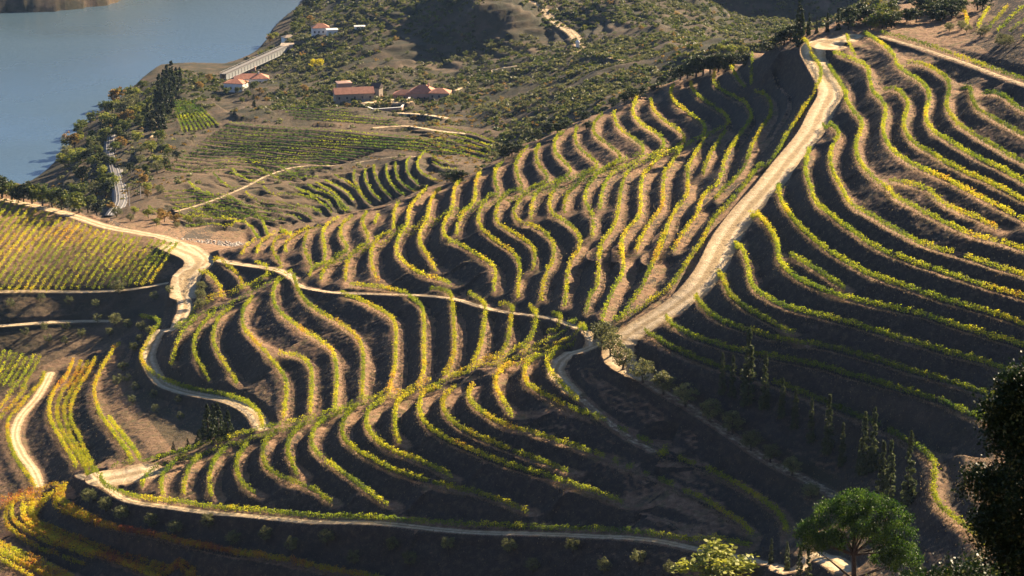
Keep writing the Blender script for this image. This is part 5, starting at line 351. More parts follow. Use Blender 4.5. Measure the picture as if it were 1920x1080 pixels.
('N', 1, 1.0, [], 13, [-272, 7379, -210, 7284, -191, 7115, -179, 6829, -173, 6587, -182, 6444, -197, 6388]),
('N', 1, 1.0, [], 14, [-138, 7175, -96, 7045, -83, 6897, -86, 6706, -95, 6516, -114, 6392]),
('N', 1, 1.0, [], 15, [-39, 6938, 0, 6874, -3, 6724, -11, 6518, -31, 6401, -77, 6358]),
('N', 1, 1.0, [], 16, [54, 6780, 70, 6689, 69, 6565, 52, 6437, 21, 6382]),
('N', 1, 1.0, [], 17, [122, 6602, 142, 6534, 135, 6440, 103, 6419]),
('O', 1, 1.0, [], 0, [-1030, 6321, -1050, 6247, -1049, 6142]),
('O', 1, 1.0, [], 1, [-961, 6424, -992, 6274, -996, 6163, -976, 6043]),
('O', 1, 1.0, [], 2, [-909, 6348, -925, 6235, -923, 6113, -912, 6013]),
('O', 1, 1.0, [], 3, [-833, 6330, -852, 6235, -849, 6088, -827, 5952]),
('O', 1, 1.0, [], 4, [-766, 6294, -777, 6166, -767, 6051, -738, 5951, -702, 5888]),
('O', 1, 1.0, [], 5, [-680, 6317, -703, 6238, -701, 6120, -681, 6020, -638, 5938, -579, 5872, -524, 5801, -481, 5736]),
('O', 1, 1.0, [], 6, [-598, 6330, -628, 6209, -628, 6095, -603, 5985, -588, 5924]),
('O', 1, 1.0, [], 7, [-540, 6313, -563, 6219, -560, 6089, -530, 6000, -484, 5912, -462, 5870, -413, 5786, -365, 5698, -325, 5638]),
('O', 1, 1.0, [], 8, [-287, 6320, -325, 6241, -328, 6107, -318, 5986, -305, 5935]),
('O', 1, 1.0, [], 9, [-372, 6353, -408, 6265, -410, 6140, -384, 6027, -329, 5912, -267, 5829, -217, 5768, -183, 5726, -159, 5691]),
('O', 1, 1.0, [], 10, [-446, 6375, -475, 6277, -477, 6124, -441, 6000, -376, 5886, -313, 5793, -239, 5715, -167, 5649, -97, 5595, -27, 5524, 40, 5450]),
('O', 1, 1.0, [], 11, [-161, 6211, -189, 6124, -186, 6010, -154, 5912, -95, 5824, -28, 5742, 42, 5666, 92, 5616, 141, 5568]),
('O', 1, 1.0, [], 12, [-203, 6265, -248, 6229, -259, 6128, -245, 6009, -192, 5889, -133, 5803, -66, 5719, -5, 5651, 64, 5592, 132, 5527, 198, 5464, 275, 5382]),
('O', 1, 1.0, [], 13, [-5, 6259, -40, 6171, -44, 6067, -29, 5979, 0, 5855]),
('O', 1, 1.0, [], 14, [126, 6255, 99, 6145, 103, 6074, 126, 5995, 145, 5938, 176, 5870]),
('O', 1, 1.0, [0.56,0.6,0.64,0.68,0.75], 15, [-110, 6161, -121, 6065, -97, 5959, -48, 5868, 0, 5807, 56, 5755, 112, 5708, 158, 5672, 212, 5627, 256, 5583, 291, 5541, 317, 5522, 377, 5461, 430, 5395, 472, 5357, 519, 5272, 552, 5217, 575, 5146]),
('O', 1, 1.0, [0.42,0.47,0.53,0.6,0.66], 16, [71, 6258, 40, 6182, 37, 6051, 58, 5989, 106, 5913, 175, 5829, 208, 5796, 267, 5736, 333, 5667, 399, 5609, 380, 5582, 413, 5562, 463, 5541, 498, 5491, 543, 5425, 581, 5354, 616, 5273, 636, 5209, 648, 5146, 648, 5076]),
('T1', 1, 1.0, [], 0, [-1194, 6287, -1167, 6206, -1132, 6152, -1035, 6049, -924, 5970, -814, 5885, -708, 5809, -606, 5744, -457, 5658, -303, 5575, -164, 5515, -27, 5445, 106, 5363, 236, 5295, 320, 5231, 410, 5171, 494, 5149, 534, 5127, 565, 5098]),
('Q', 0, 0.9, [], 0, [-1540, 6501, -1463, 6521, -1358, 6485]),
('Q', 0, 1.0, [], 1, [-1532, 6462, -1455, 6482, -1349, 6441]),
('Q', 0, 1.0, [], 2, [-1520, 6407, -1463, 6440, -1360, 6417]),
('Q', 0, 0.9, [], 3, [-1338, 6338, -1323, 6258, -1299, 6202, -1255, 6139, -1206, 6075, -1150, 6011, -1085, 5954, -1041, 5915]),
('Q', 0, 1.0, [], 4, [-1477, 6484, -1479, 6390, -1445, 6254, -1394, 6161, -1313, 6058, -1228, 5978, -1157, 5914]),
('Q', 0, 0.9, [], 5, [-1401, 6495, -1431, 6453, -1406, 6308, -1349, 6204, -1284, 6109, -1220, 6036, -1147, 5963, -1066, 5888, -982, 5821, -900, 5751, -845, 5701]),
('Q', 0, 0.9, [], 6, [-1491, 6456, -1492, 6364, -1458, 6228, -1408, 6138, -1328, 6041, -1244, 5965, -1173, 5904]),
('Q', 1, 1.0, [], 7, [-1440, 6485, -1448, 6396, -1413, 6255, -1351, 6149, -1276, 6051, -1204, 5984, -1116, 5906, -1030, 5827, -947, 5754]),
('Q', 1, 1.0, [], 8, [-1322, 6412, -1311, 6300, -1265, 6194, -1194, 6086, -1118, 5994, -1037, 5924, -959, 5861, -877, 5795, -796, 5722, -692, 5644, -593, 5584, -519, 5540, -438, 5488, -325, 5435]),
('Q', 0, 1.0, [], 9, [-1385, 6432, -1414, 6390, -1394, 6264, -1339, 6168, -1277, 6084, -1214, 6016, -1142, 5946, -1061, 5872, -978, 5806, -895, 5735, -841, 5686]),
('Q', 0, 0.9, [], 10, [-1335, 6407, -1325, 6298, -1279, 6196, -1208, 6087, -1132, 5996, -1051, 5926, -973, 5863, -891, 5797, -809, 5724, -705, 5644, -605, 5582, -532, 5538, -450, 5487, -337, 5434]),
('Q', 0, 0.9, [], 11, [-1421, 6418, -1432, 6342, -1400, 6213, -1339, 6113, -1266, 6023, -1195, 5959, -1108, 5884, -1023, 5808, -940, 5735]),
('Q', 0, 0.9, [], 12, [-1363, 6372, -1393, 6334, -1377, 6223, -1323, 6132, -1262, 6054, -1201, 5994, -1130, 5928, -1050, 5856, -967, 5790, -884, 5718, -830, 5668]),
('Q', 1, 1.0, [], 13, [-1452, 6093, -1393, 6031, -1296, 5938, -1195, 5843]),
('Q', 0, 1.0, [], 14, [-1438, 6028, -1374, 5957, -1282, 5866]),
('Q', 0, 0.9, [], 15, [-1442, 6049, -1386, 5994, -1290, 5907, -1190, 5816]),
('Q', 0, 1.0, [], 16, [-1425, 5970, -1312, 5848]),
('Q', 0, 0.9, [], 17, [-1434, 6008, -1378, 5957, -1284, 5876, -1185, 5789]),
('W', 0, 1.0, [], 0, [-1310, 7096, -1244, 6900, -1179, 6701, -1105, 6455]),
('W', 1, 1.0, [], 1, [-1430, 8041, -1443, 7972, -1450, 7800, -1445, 7657, -1432, 7514, -1401, 7364, -1350, 7158, -1319, 7062, -1256, 6868, -1189, 6653, -1128, 6448]),
('W', 0, 1.0, [], 2, [-1508, 7970, -1500, 7742, -1502, 7558, -1490, 7391, -1458, 7220, -1401, 7035, -1344, 6838, -1280, 6626]),
('W', 0, 1.0, [], 3, [-1537, 7970, -1534, 7773, -1527, 7567, -1517, 7413, -1492, 7285, -1432, 7064, -1370, 6866, -1294, 6624, -1206, 6308]),
('W', 0, 1.0, [], 4, [-1563, 7980, -1555, 7759, -1559, 7593, -1542, 7424, -1512, 7268, -1454, 7064, -1397, 6896, -1315, 6644, -1245, 6378]),
('W', 1, 1.0, [], 5, [-1595, 7996, -1581, 7790, -1589, 7629, -1577, 7468, -1544, 7298, -1498, 7138, -1438, 6960, -1362, 6728, -1324, 6598]),
('W', 1, 1.0, [], 6, [-1678, 7878, -1666, 7757, -1681, 7618, -1687, 7478, -1697, 7379, -1676, 7246, -1633, 7078, -1579, 6909, -1500, 6699, -1439, 6537]),
('W', 0, 1.0, [], 7, [-1723, 7782, -1719, 7612, -1728, 7471, -1732, 7386]),
('W', 0, 1.0, [], 8, [-1770, 7800, -1763, 7635, -1763, 7527]),
('W2', 0, 1.0, [], 0, [-1734, 8084, -1735, 7749]),
('W2', 0, 1.0, [], 1, [-1760, 8104, -1762, 7779]),
('W2', 0, 1.0, [], 2, [-1787, 8129, -1789, 7805]),
('W2', 0, 1.0, [], 3, [-1813, 8151, -1816, 7832]),
('W2', 0, 1.0, [], 4, [-1839, 8171, -1842, 7858]),
('W2', 0, 1.0, [], 5, [-1865, 8188, -1868, 7878]),
('W2', 0, 1.0, [], 6, [-1891, 8208, -1894, 7898]),
('K', 0, 0.85, [], 0, [-1325, 8839, -1328, 8774, -1335, 8733, -1342, 8694, -1349, 8657, -1356, 8622, -1362, 8587, -1368, 8552, -1375, 8520, -1381, 8488]),
('K', 0, 0.85, [], 1, [-1351, 8856, -1357, 8806, -1364, 8764, -1371, 8724, -1378, 8686, -1384, 8649, -1390, 8613, -1397, 8579, -1403, 8547, -1409, 8516, -1415, 8487]),
('K', 0, 0.85, [], 2, [-1380, 8884, -1386, 8834, -1392, 8791, -1399, 8752, -1406, 8713, -1412, 8675, -1418, 8639, -1425, 8605, -1431, 8572, -1437, 8542, -1443, 8512]),
('K', 0, 0.85, [], 3, [-1411, 8926, -1414, 8862, -1421, 8819, -1428, 8778, -1434, 8740, -1441, 8702, -1446, 8663, -1452, 8626, -1458, 8592, -1464, 8559, -1470, 8530]),
('K', 0, 0.85, [], 4, [-1437, 8937, -1443, 8890, -1449, 8845, -1456, 8802, -1462, 8762, -1468, 8722, -1474, 8683, -1479, 8645, -1485, 8610, -1491, 8576, -1496, 8545, -1503, 8519]),
('K', 0, 0.85, [], 5, [-1465, 8959, -1471, 8914, -1478, 8869, -1484, 8825, -1490, 8783, -1496, 8743, -1501, 8703, -1507, 8665, -1512, 8628, -1518, 8594, -1523, 8560, -1530, 8535]),
('K', 0, 0.85, [], 6, [-1493, 8986, -1500, 8939, -1506, 8894, -1512, 8849, -1518, 8806, -1523, 8765, -1529, 8724, -1534, 8685, -1540, 8647, -1545, 8613, -1550, 8580, -1556, 8551]),
('K', 0, 0.85, [], 7, [-1522, 9013, -1528, 8965, -1534, 8918, -1540, 8872, -1546, 8828, -1551, 8785, -1557, 8743, -1562, 8704, -1567, 8667, -1573, 8632, -1578, 8599, -1584, 8568, -1590, 8543]),
('K', 0, 0.85, [], 8, [-1551, 9038, -1557, 8989, -1563, 8942, -1568, 8895, -1574, 8850, -1579, 8806, -1585, 8764, -1590, 8723, -1595, 8687, -1600, 8651, -1606, 8619, -1612, 8589, -1618, 8562]),
('K', 0, 0.85, [], 9, [-1580, 9065, -1586, 9015, -1592, 8967, -1597, 8919, -1602, 8873, -1608, 8830, -1613, 8788, -1618, 8747, -1624, 8709, -1629, 8676, -1635, 8643, -1641, 8614, -1646, 8586]),
('K', 0, 0.85, [], 10, [-1610, 9093, -1615, 9042, -1621, 8993, -1626, 8946, -1632, 8899, -1637, 8855, -1642, 8813, -1647, 8773, -1652, 8734, -1658, 8699, -1664, 8667, -1669, 8637, -1675, 8610, -1681, 8583]),
('K', 0, 0.85, [], 11, [-1640, 9122, -1645, 9071, -1651, 9021, -1656, 8973, -1661, 8926, -1666, 8880, -1671, 8839, -1677, 8798, -1682, 8759, -1687, 8722, -1693, 8689, -1698, 8657, -1703, 8627, -1709, 8599]),
('K', 0, 0.85, [], 12, [-1670, 9153, -1675, 9101, -1681, 9050, -1686, 9002, -1691, 8954, -1696, 8908, -1701, 8864, -1706, 8824, -1711, 8784, -1716, 8747, -1721, 8711, -1727, 8678, -1732, 8646, -1737, 8616, -1742, 8588]),
('K', 0, 0.85, [], 13, [-1701, 9185, -1706, 9132, -1711, 9081, -1716, 9032, -1721, 8984, -1726, 8937, -1731, 8892, -1736, 8851, -1741, 8810, -1746, 8772, -1751, 8736, -1756, 8701, -1761, 8667, -1765, 8633, -1770, 8603]),
('K', 0, 0.85, [], 14, [-1732, 9219, -1737, 9166, -1742, 9113, -1747, 9063, -1752, 9015, -1757, 8967, -1761, 8922, -1766, 8877, -1771, 8836, -1775, 8795, -1780, 8756, -1784, 8718, -1789, 8682, -1793, 8647, -1797, 8615, -1802, 8584]),
('K', 0, 0.85, [], 15, [-1763, 9254, -1768, 9200, -1773, 9146, -1778, 9095, -1783, 9045, -1787, 8996, -1791, 8948, -1796, 8903, -1800, 8859, -1804, 8816, -1809, 8776, -1813, 8737, -1817, 8699, -1821, 8662, -1825, 8628, -1829, 8596]),
('K', 0, 0.85, [], 16, [-1795, 9289, -1800, 9234, -1805, 9181, -1809, 9127, -1814, 9076, -1818, 9026, -1822, 8977, -1826, 8930, -1830, 8885, -1834, 8841, -1838, 8798, -1842, 8757, -1845, 8716, -1849, 8677, -1852, 8640, -1856, 8607, -1860, 8575]),
('K', 0, 0.85, [], 17, [-1827, 9326, -1832, 9271, -1837, 9216, -1841, 9162, -1845, 9108, -1849, 9057, -1853, 9005, -1856, 8955, -1860, 8908, -1864, 8862, -1867, 8816, -1870, 8772, -1873, 8730, -1877, 8690, -1880, 8651, -1883, 8616, -1887, 8583]),
('K', 0, 0.85, [], 18, [-1859, 9363, -1864, 9307, -1869, 9251, -1873, 9195, -1877, 9139, -1880, 9085, -1884, 9033, -1887, 8981, -1890, 8931, -1893, 8883, -1896, 8836, -1899, 8789, -1902, 8746, -1905, 8703, -1907, 8663, -1911, 8626, -1915, 8593, -1918, 8561]),
('K', 0, 0.85, [], 19, [-1892, 9402, -1897, 9344, -1901, 9287, -1905, 9229, -1909, 9173, -1912, 9116, -1915, 9063, -1918, 9009, -1920, 8956, -1923, 8906, -1926, 8857, -1928, 8808, -1931, 8763, -1933, 8719, -1936, 8678, -1939, 8638, -1943, 8606, -1947, 8575]),
('K', 0, 0.85, [], 20, [-1925, 9441, -1930, 9381, -1934, 9322, -1937, 9264, -1941, 9205, -1943, 9146, -1946, 9090, -1949, 9035, -1951, 8980, -1953, 8928, -1956, 8878, -1958, 8829, -1960, 8781, -1962, 8736, -1965, 8694, -1967, 8653, -1971, 8620, -1975, 8590, -1980, 8561]),
('K', 0, 0.85, [], 21, [-1959, 9479, -1963, 9418, -1966, 9357, -1970, 9297, -1973, 9237, -1975, 9177, -1977, 9118, -1980, 9062, -1982, 9006, -1984, 8952, -1986, 8900, -1988, 8850, -1990, 8801, -1991, 8754, -1994, 8710, -1996, 8669, -1999, 8632, -2004, 8605, -2009, 8579]),
('K', 0, 0.85, [], 22, [-1992, 9519, -1996, 9456, -2000, 9394, -2003, 9332, -2005, 9270, -2007, 9208, -2009, 9148, -2011, 9090, -2013, 9033, -2015, 8978, -2017, 8926, -2019, 8876, -2021, 8828, -2023, 8782, -2026, 8739, -2029, 8700, -2032, 8664, -2036, 8632, -2041, 8607, -2046, 8582]),
('K', 0, 0.85, [], 23, [-2025, 9555, -2029, 9490, -2032, 9426, -2035, 9362, -2037, 9300, -2039, 9238, -2041, 9177, -2043, 9118, -2045, 9061, -2046, 9006, -2048, 8953, -2050, 8903, -2053, 8856, -2055, 8810, -2058, 8769, -2061, 8730, -2065, 8695, -2069, 8662, -2073, 8632, -2078, 8608, -2083, 8584]),
('K', 0, 0.85, [], 24, [-2059, 9591, -2062, 9524, -2065, 9459, -2067, 9394, -2069, 9330, -2071, 9267, -2073, 9206, -2074, 9146, -2076, 9088, -2078, 9033, -2080, 8980, -2082, 8930, -2085, 8884, -2087, 8840, -2090, 8798, -2094, 8762, -2098, 8727, -2102, 8696, -2107, 8666, -2111, 8638, -2116, 8613]),
('K', 0, 0.85, [], 25, [-2092, 9625, -2095, 9557, -2097, 9490, -2099, 9424, -2101, 9360, -2103, 9297, -2105, 9236, -2107, 9176, -2109, 9119, -2111, 9065, -2113, 9013, -2115, 8963, -2118, 8918, -2121, 8874, -2124, 8834, -2128, 8795, -2132, 8762, -2136, 8729, -2140, 8700, -2145, 8672, -2149, 8644, -2154, 8619]),
('K', 0, 0.85, [], 26, [-2124, 9655, -2127, 9587, -2129, 9519, -2131, 9453, -2133, 9389, -2136, 9326, -2137, 9265, -2139, 9206, -2141, 9149, -2143, 9095, -2146, 9043, -2148, 8995, -2151, 8948, -2154, 8906, -2158, 8866, -2161, 8828, -2165, 8793, -2170, 8762, -2174, 8732, -2179, 8703]),
('K', 0, 0.85, [], 27, [-2156, 9684, -2159, 9616, -2161, 9548, -2164, 9481, -2166, 9417, -2168, 9354, -2170, 9294, -2172, 9235, -2174, 9179, -2176, 9125, -2179, 9076, -2182, 9028, -2185, 8983, -2188, 8940, -2192, 8901, -2196, 8864, -2200, 8829, -2204, 8796]),
('K', 0, 0.85, [], 28, [-2188, 9711, -2191, 9643, -2194, 9576, -2196, 9510, -2198, 9445, -2200, 9383, -2202, 9324, -2205, 9266, -2207, 9210, -2209, 9158, -2212, 9108, -2215, 9061, -2219, 9016, -2222, 8974, -2226, 8935]),
('K', 0, 0.85, [], 29, [-2220, 9738, -2223, 9669, -2226, 9602, -2228, 9536, -2230, 9472, -2232, 9411, -2235, 9351, -2237, 9294, -2240, 9239, -2242, 9187, -2245, 9138, -2249, 9092, -2252, 9048]),
('K', 0, 0.85, [], 30, [-2252, 9763, -2255, 9695, -2258, 9629, -2260, 9563, -2263, 9500, -2265, 9439, -2268, 9381, -2270, 9325, -2273, 9270, -2276, 9218, -2279, 9170]),
('K', 0, 0.85, [], 31, [-2284, 9789, -2287, 9721, -2290, 9654, -2292, 9589, -2295, 9527, -2298, 9466, -2300, 9408, -2303, 9352, -2306, 9299, -2309, 9248]),
('K', 0, 0.85, [], 32, [-2316, 9812, -2319, 9744, -2322, 9678, -2324, 9614, -2327, 9552, -2330, 9493, -2333, 9435, -2336, 9380]),
('K', 0, 0.85, [], 33, [-2348, 9836, -2351, 9769, -2354, 9703, -2357, 9640, -2360, 9578, -2362, 9519]),
('K', 0, 0.85, [], 34, [-2380, 9858, -2383, 9792, -2386, 9726, -2389, 9663, -2392, 9602]),
('K', 0, 0.85, [], 35, [-2412, 9880, -2415, 9814, -2418, 9750]),
('F', 1, 0.7, [], 0, [-394, 12267, -294, 12192, -214, 12089, -121, 11942]),
('F', 1, 0.7, [], 1, [-411, 12520, -305, 12427, -218, 12294, -118, 12143]),
('F', 1, 0.7, [], 2, [-428, 12772, -317, 12664, -221, 12498, -113, 12298]),
('F', 1, 0.7, [], 3, [-445, 13029, -328, 12897, -225, 12696, -109, 12446]),
('F', 1, 0.7, [], 4, [-464, 13296, -341, 13139, -228, 12903, -104, 12573]),
('F', 1, 0.7, [], 5, [-412, 11772, -358, 11641, -280, 11589]),
('F', 1, 0.7, [], 6, [-424, 11969, -364, 11829, -284, 11772]),
('F', 1, 0.8, [], 7, [-467, 12163, -493, 11910, -490, 11698, -453, 11481, -380, 11308]),
('F', 1, 0.8, [], 8, [-544, 12001, -554, 11827, -531, 11557, -469, 11303]),
('F', 1, 0.8, [], 9, [-618, 11943, -609, 11759, -580, 11503, -532, 11326, -489, 11239]),
('F', 1, 0.8, [], 10, [-666, 11956, -656, 11768, -626, 11521, -582, 11324, -538, 11205]),
('F', 1, 0.8, [], 11, [-736, 12034, -724, 11837, -688, 11597, -655, 11410, -606, 11236]),
('F', 1, 0.8, [], 12, [-781, 11997, -768, 11774, -737, 11562, -705, 11402, -663, 11259]),
('F', 1, 0.8, [], 13, [-841, 12010, -825, 11763, -790, 11574, -753, 11348, -704, 11194]),
('F', 1, 0.8, [], 14, [-940, 11901, -857, 11719, -802, 11582, -770, 11445]),
('F', 1, 0.8, [], 15, [-975, 11747, -914, 11636, -846, 11482, -800, 11302]),
('F', 1, 0.8, [], 16, [-1015, 11669, -947, 11537, -884, 11375, -845, 11215, -802, 11085]),
('F', 1, 0.8, [], 17, [-1056, 11617, -1021, 11534, -926, 11405, -886, 11322, -857, 11158, -812, 11057]),
('F', 1, 0.8, [], 18, [-1091, 11495, -1006, 11358, -937, 11265, -892, 11111]),
('F', 1, 0.8, [], 19, [-1095, 11295, -1028, 11284, -967, 11216, -923, 11086, -881, 10962]),
('F', 1, 0.8, [], 20, [-1102, 11010, -1049, 11026, -996, 11048, -931, 10914]),
('F', 1, 0.8, [], 21, [-1144, 11587, -1075, 11450, -1009, 11339, -967, 11310]),
('F', 1, 0.8, [], 22, [-1255, 12186, -1184, 12004, -1114, 11886, -1023, 11848]),
('F', 1, 0.8, [], 23, [-1262, 11407, -1198, 11279, -1090, 11311, -1002, 11256, -959, 11206]),
('F', 1, 0.8, [], 24, [-1329, 11200, -1259, 11063, -1148, 11044, -1064, 11025, -982, 11018, -936, 10922]),
('F', 1, 0.8, [], 25, [-1378, 12160, -1296, 11948, -1221, 11786, -1132, 11772]),
('F', 1, 0.8, [], 26, [-1405, 11097, -1326, 10935, -1214, 10900, -1106, 10900, -1020, 10839, -957, 10718]),
('F', 1, 0.8, [], 27, [-1491, 10879, -1411, 10750, -1306, 10763, -1201, 10776, -1092, 10750, -1005, 10662]),
('F', 1, 0.8, [], 28, [-1499, 12063, -1429, 11826, -1351, 11648, -1278, 11608]),
('F', 1, 0.8, [], 29, [-1553, 10703, -1470, 10594, -1387, 10555, -1287, 10598, -1185, 10618, -1078, 10605]),
('F', 1, 0.8, [], 30, [-1598, 10576, -1533, 10489, -1455, 10484, -1378, 10485, -1277, 10505, -1178, 10552, -893, 8779, -859, 8691]),
('F', 1, 0.7, [], 31, [-1527, 10516, -1403, 10618, -1251, 10613, -1122, 10580]),
('F', 1, 0.8, [], 32, [-1482, 10124, -1404, 10287, -1310, 10350, -1213, 10400, -885, 8698]),
('F', 1, 0.8, [], 33, [-1567, 11812, -1495, 11560, -1426, 11408, -1378, 11384]),
('F', 1, 0.7, [], 34, [-1564, 10607, -1442, 10690, -1295, 10692, -1167, 10655]),
('F', 1, 0.7, [], 35, [-1604, 10704, -1487, 10799, -1341, 10776, -1213, 10731]),
('F', 1, 0.7, [], 36, [-1649, 10839, -1533, 10914, -1390, 10885, -1260, 10811]),
('F', 1, 0.7, [], 37, [-1696, 10983, -1581, 11041, -1440, 11002, -1310, 10914]),
('F', 1, 0.8, [], 38, [-1644, 11439, -1586, 11262, -1511, 11113, -1471, 11062]),
('F', 1, 0.7, [], 39, [-1746, 11144, -1633, 11184, -1493, 11130, -1363, 11034]),
('F', 1, 0.8, [], 40, [-1714, 10548, -1624, 10403, -1518, 10380, -1401, 10461, -1274, 10483]),
('G', 1, 0.7, [], 0, [-1506, 14570, -1286, 14401, -1071, 14237, -1001, 14196]),
('G', 1, 0.7, [], 1, [-1462, 14402, -1246, 14250, -1035, 14109, -993, 14077]),
('G', 1, 0.7, [], 2, [-1420, 14245, -1209, 14124, -1000, 13983, -726, 13768]),
('G', 1, 0.7, [], 3, [-1381, 14113, -1173, 14000, -965, 13858, -693, 13624]),
('G', 1, 0.7, [], 4, [-1343, 13984, -1137, 13876, -931, 13731, -660, 13476]),
('G', 1, 0.75, [], 5, [-1746, 13994, -1545, 13806, -1353, 13674, -1167, 13566, -981, 13433, -795, 13216, -611, 12954, -436, 12744, -269, 12686]),
('G', 1, 0.75, [], 6, [-1758, 13854, -1557, 13699, -1365, 13587, -1176, 13466, -986, 13311, -797, 13084, -612, 12832, -435, 12630, -267, 12565]),
('G', 1, 0.75, [], 7, [-1771, 13737, -1572, 13610, -1377, 13492, -1183, 13349, -991, 13188, -800, 12974, -613, 12723, -434, 12502, -264, 12421]),
('G', 1, 0.75, [], 8, [-1788, 13644, -1586, 13519, -1386, 13380, -1189, 13225, -997, 13080, -805, 12878, -614, 12601, -432, 12348, -261, 12275]),
('G', 1, 0.75, [], 9, [-1804, 13554, -1597, 13404, -1394, 13256, -1195, 13100, -1003, 12991, -809, 12785, -614, 12454, -430, 12187, -258, 12149]),
('G', 1, 0.75, [], 10, [-1816, 13437, -1677, 13313, -1543, 13216, -1413, 13143, -1286, 13082, -1158, 13000, -1029, 12888, -900, 12738, -774, 12605]),
('G', 1, 0.75, [], 11, [-1824, 13289, -1688, 13165, -1563, 13103, -1440, 13061, -1315, 12987, -1188, 12875, -1064, 12777, -941, 12680, -821, 12580]),
('G', 1, 0.75, [], 12, [-1828, 13118, -1701, 13028, -1583, 13005, -1465, 12969, -1341, 12867, -1216, 12748, -1099, 12693, -983, 12637, -865, 12528]),
('G', 1, 0.75, [], 13, [-1833, 12963, -1715, 12910, -1603, 12901, -1488, 12860, -1365, 12739, -1246, 12637, -1135, 12617, -1024, 12582, -907, 12450]),
('G', 1, 0.75, [], 14, [-1842, 12837, -1729, 12792, -1620, 12775, -1508, 12735, -1389, 12614, -1277, 12549, -1169, 12525, -1062, 12490, -947, 12353]),
('G', 1, 0.75, [], 15, [-1851, 12715, -1738, 12647, -1631, 12611, -1526, 12594, -1414, 12510, -1306, 12455, -1200, 12400, -1094, 12351, -987, 12272]),
('G', 1, 0.75, [], 16, [-1856, 12568, -1742, 12469, -1637, 12415, -1541, 12434, -1439, 12408, -1333, 12336, -1227, 12256, -1125, 12196, -1029, 12207]),
('G', 1, 0.75, [], 17, [-1853, 12374, -1744, 12280, -1645, 12247, -1555, 12282, -1461, 12286, -1356, 12189, -1253, 12108, -1157, 12078, -1066, 12106]),
('G', 1, 0.75, [], 18, [-1854, 12208, -1749, 12116, -1657, 12110, -1570, 12132, -1477, 12122, -1377, 12033, -1280, 11974, -1191, 11979, -1102, 11985]),
('G', 1, 0.75, [], 19, [-1857, 12063, -1757, 11983, -1670, 11980, -1580, 11961, -1490, 11931, -1398, 11893, -1309, 11871, -1224, 11877, -1135, 11860]),
('H', 1, 0.8, [], 0, [-2308, 15406, -2205, 14867, -2110, 14378, -2012, 13859]),
('H', 1, 0.8, [], 1, [-2283, 15358, -2183, 14866, -2087, 14383, -1987, 13876]),
('H', 1, 0.8, [], 2, [-2257, 15308, -2162, 14865, -2063, 14389, -1963, 13896]),
('H', 1, 0.8, [], 3, [-2237, 15289, -2140, 14864, -2040, 14395, -1938, 13915]),
('H', 1, 0.8, [], 4, [-2218, 15283, -2119, 14863, -2016, 14401, -1914, 13934]),
('H', 1, 0.8, [], 5, [-2199, 15277, -2097, 14862, -1992, 14406, -1889, 13952]),
('H', 1, 0.8, [], 6, [-2180, 15271, -2076, 14861, -1968, 14409, -1864, 13970]),
('H', 1, 0.8, [], 7, [-2161, 15264, -2055, 14860, -1944, 14411, -1839, 13987]),
('H', 1, 0.8, [], 8, [-2143, 15258, -2033, 14859, -1920, 14414, -1814, 14004]),
('Y', 0, 0.9, [], 0, [1646, 9041, 1705, 9117, 1762, 9141, 1780, 9032, 1728, 8706]),
('Y', 0, 0.9, [], 1, [1854, 8942, 1794, 8749, 1740, 8560]),
('Y', 0, 0.9, [], 2, [1892, 8762, 1820, 8602, 1753, 8433]),
('Y', 0, 0.9, [], 3, [1906, 8567, 1839, 8457, 1763, 8319]),
('Y', 0, 0.9, [], 4, [1855, 8265, 1776, 8172]),
('Y', 0, 0.9, [], 5, [1848, 8060, 1774, 7969]),
]
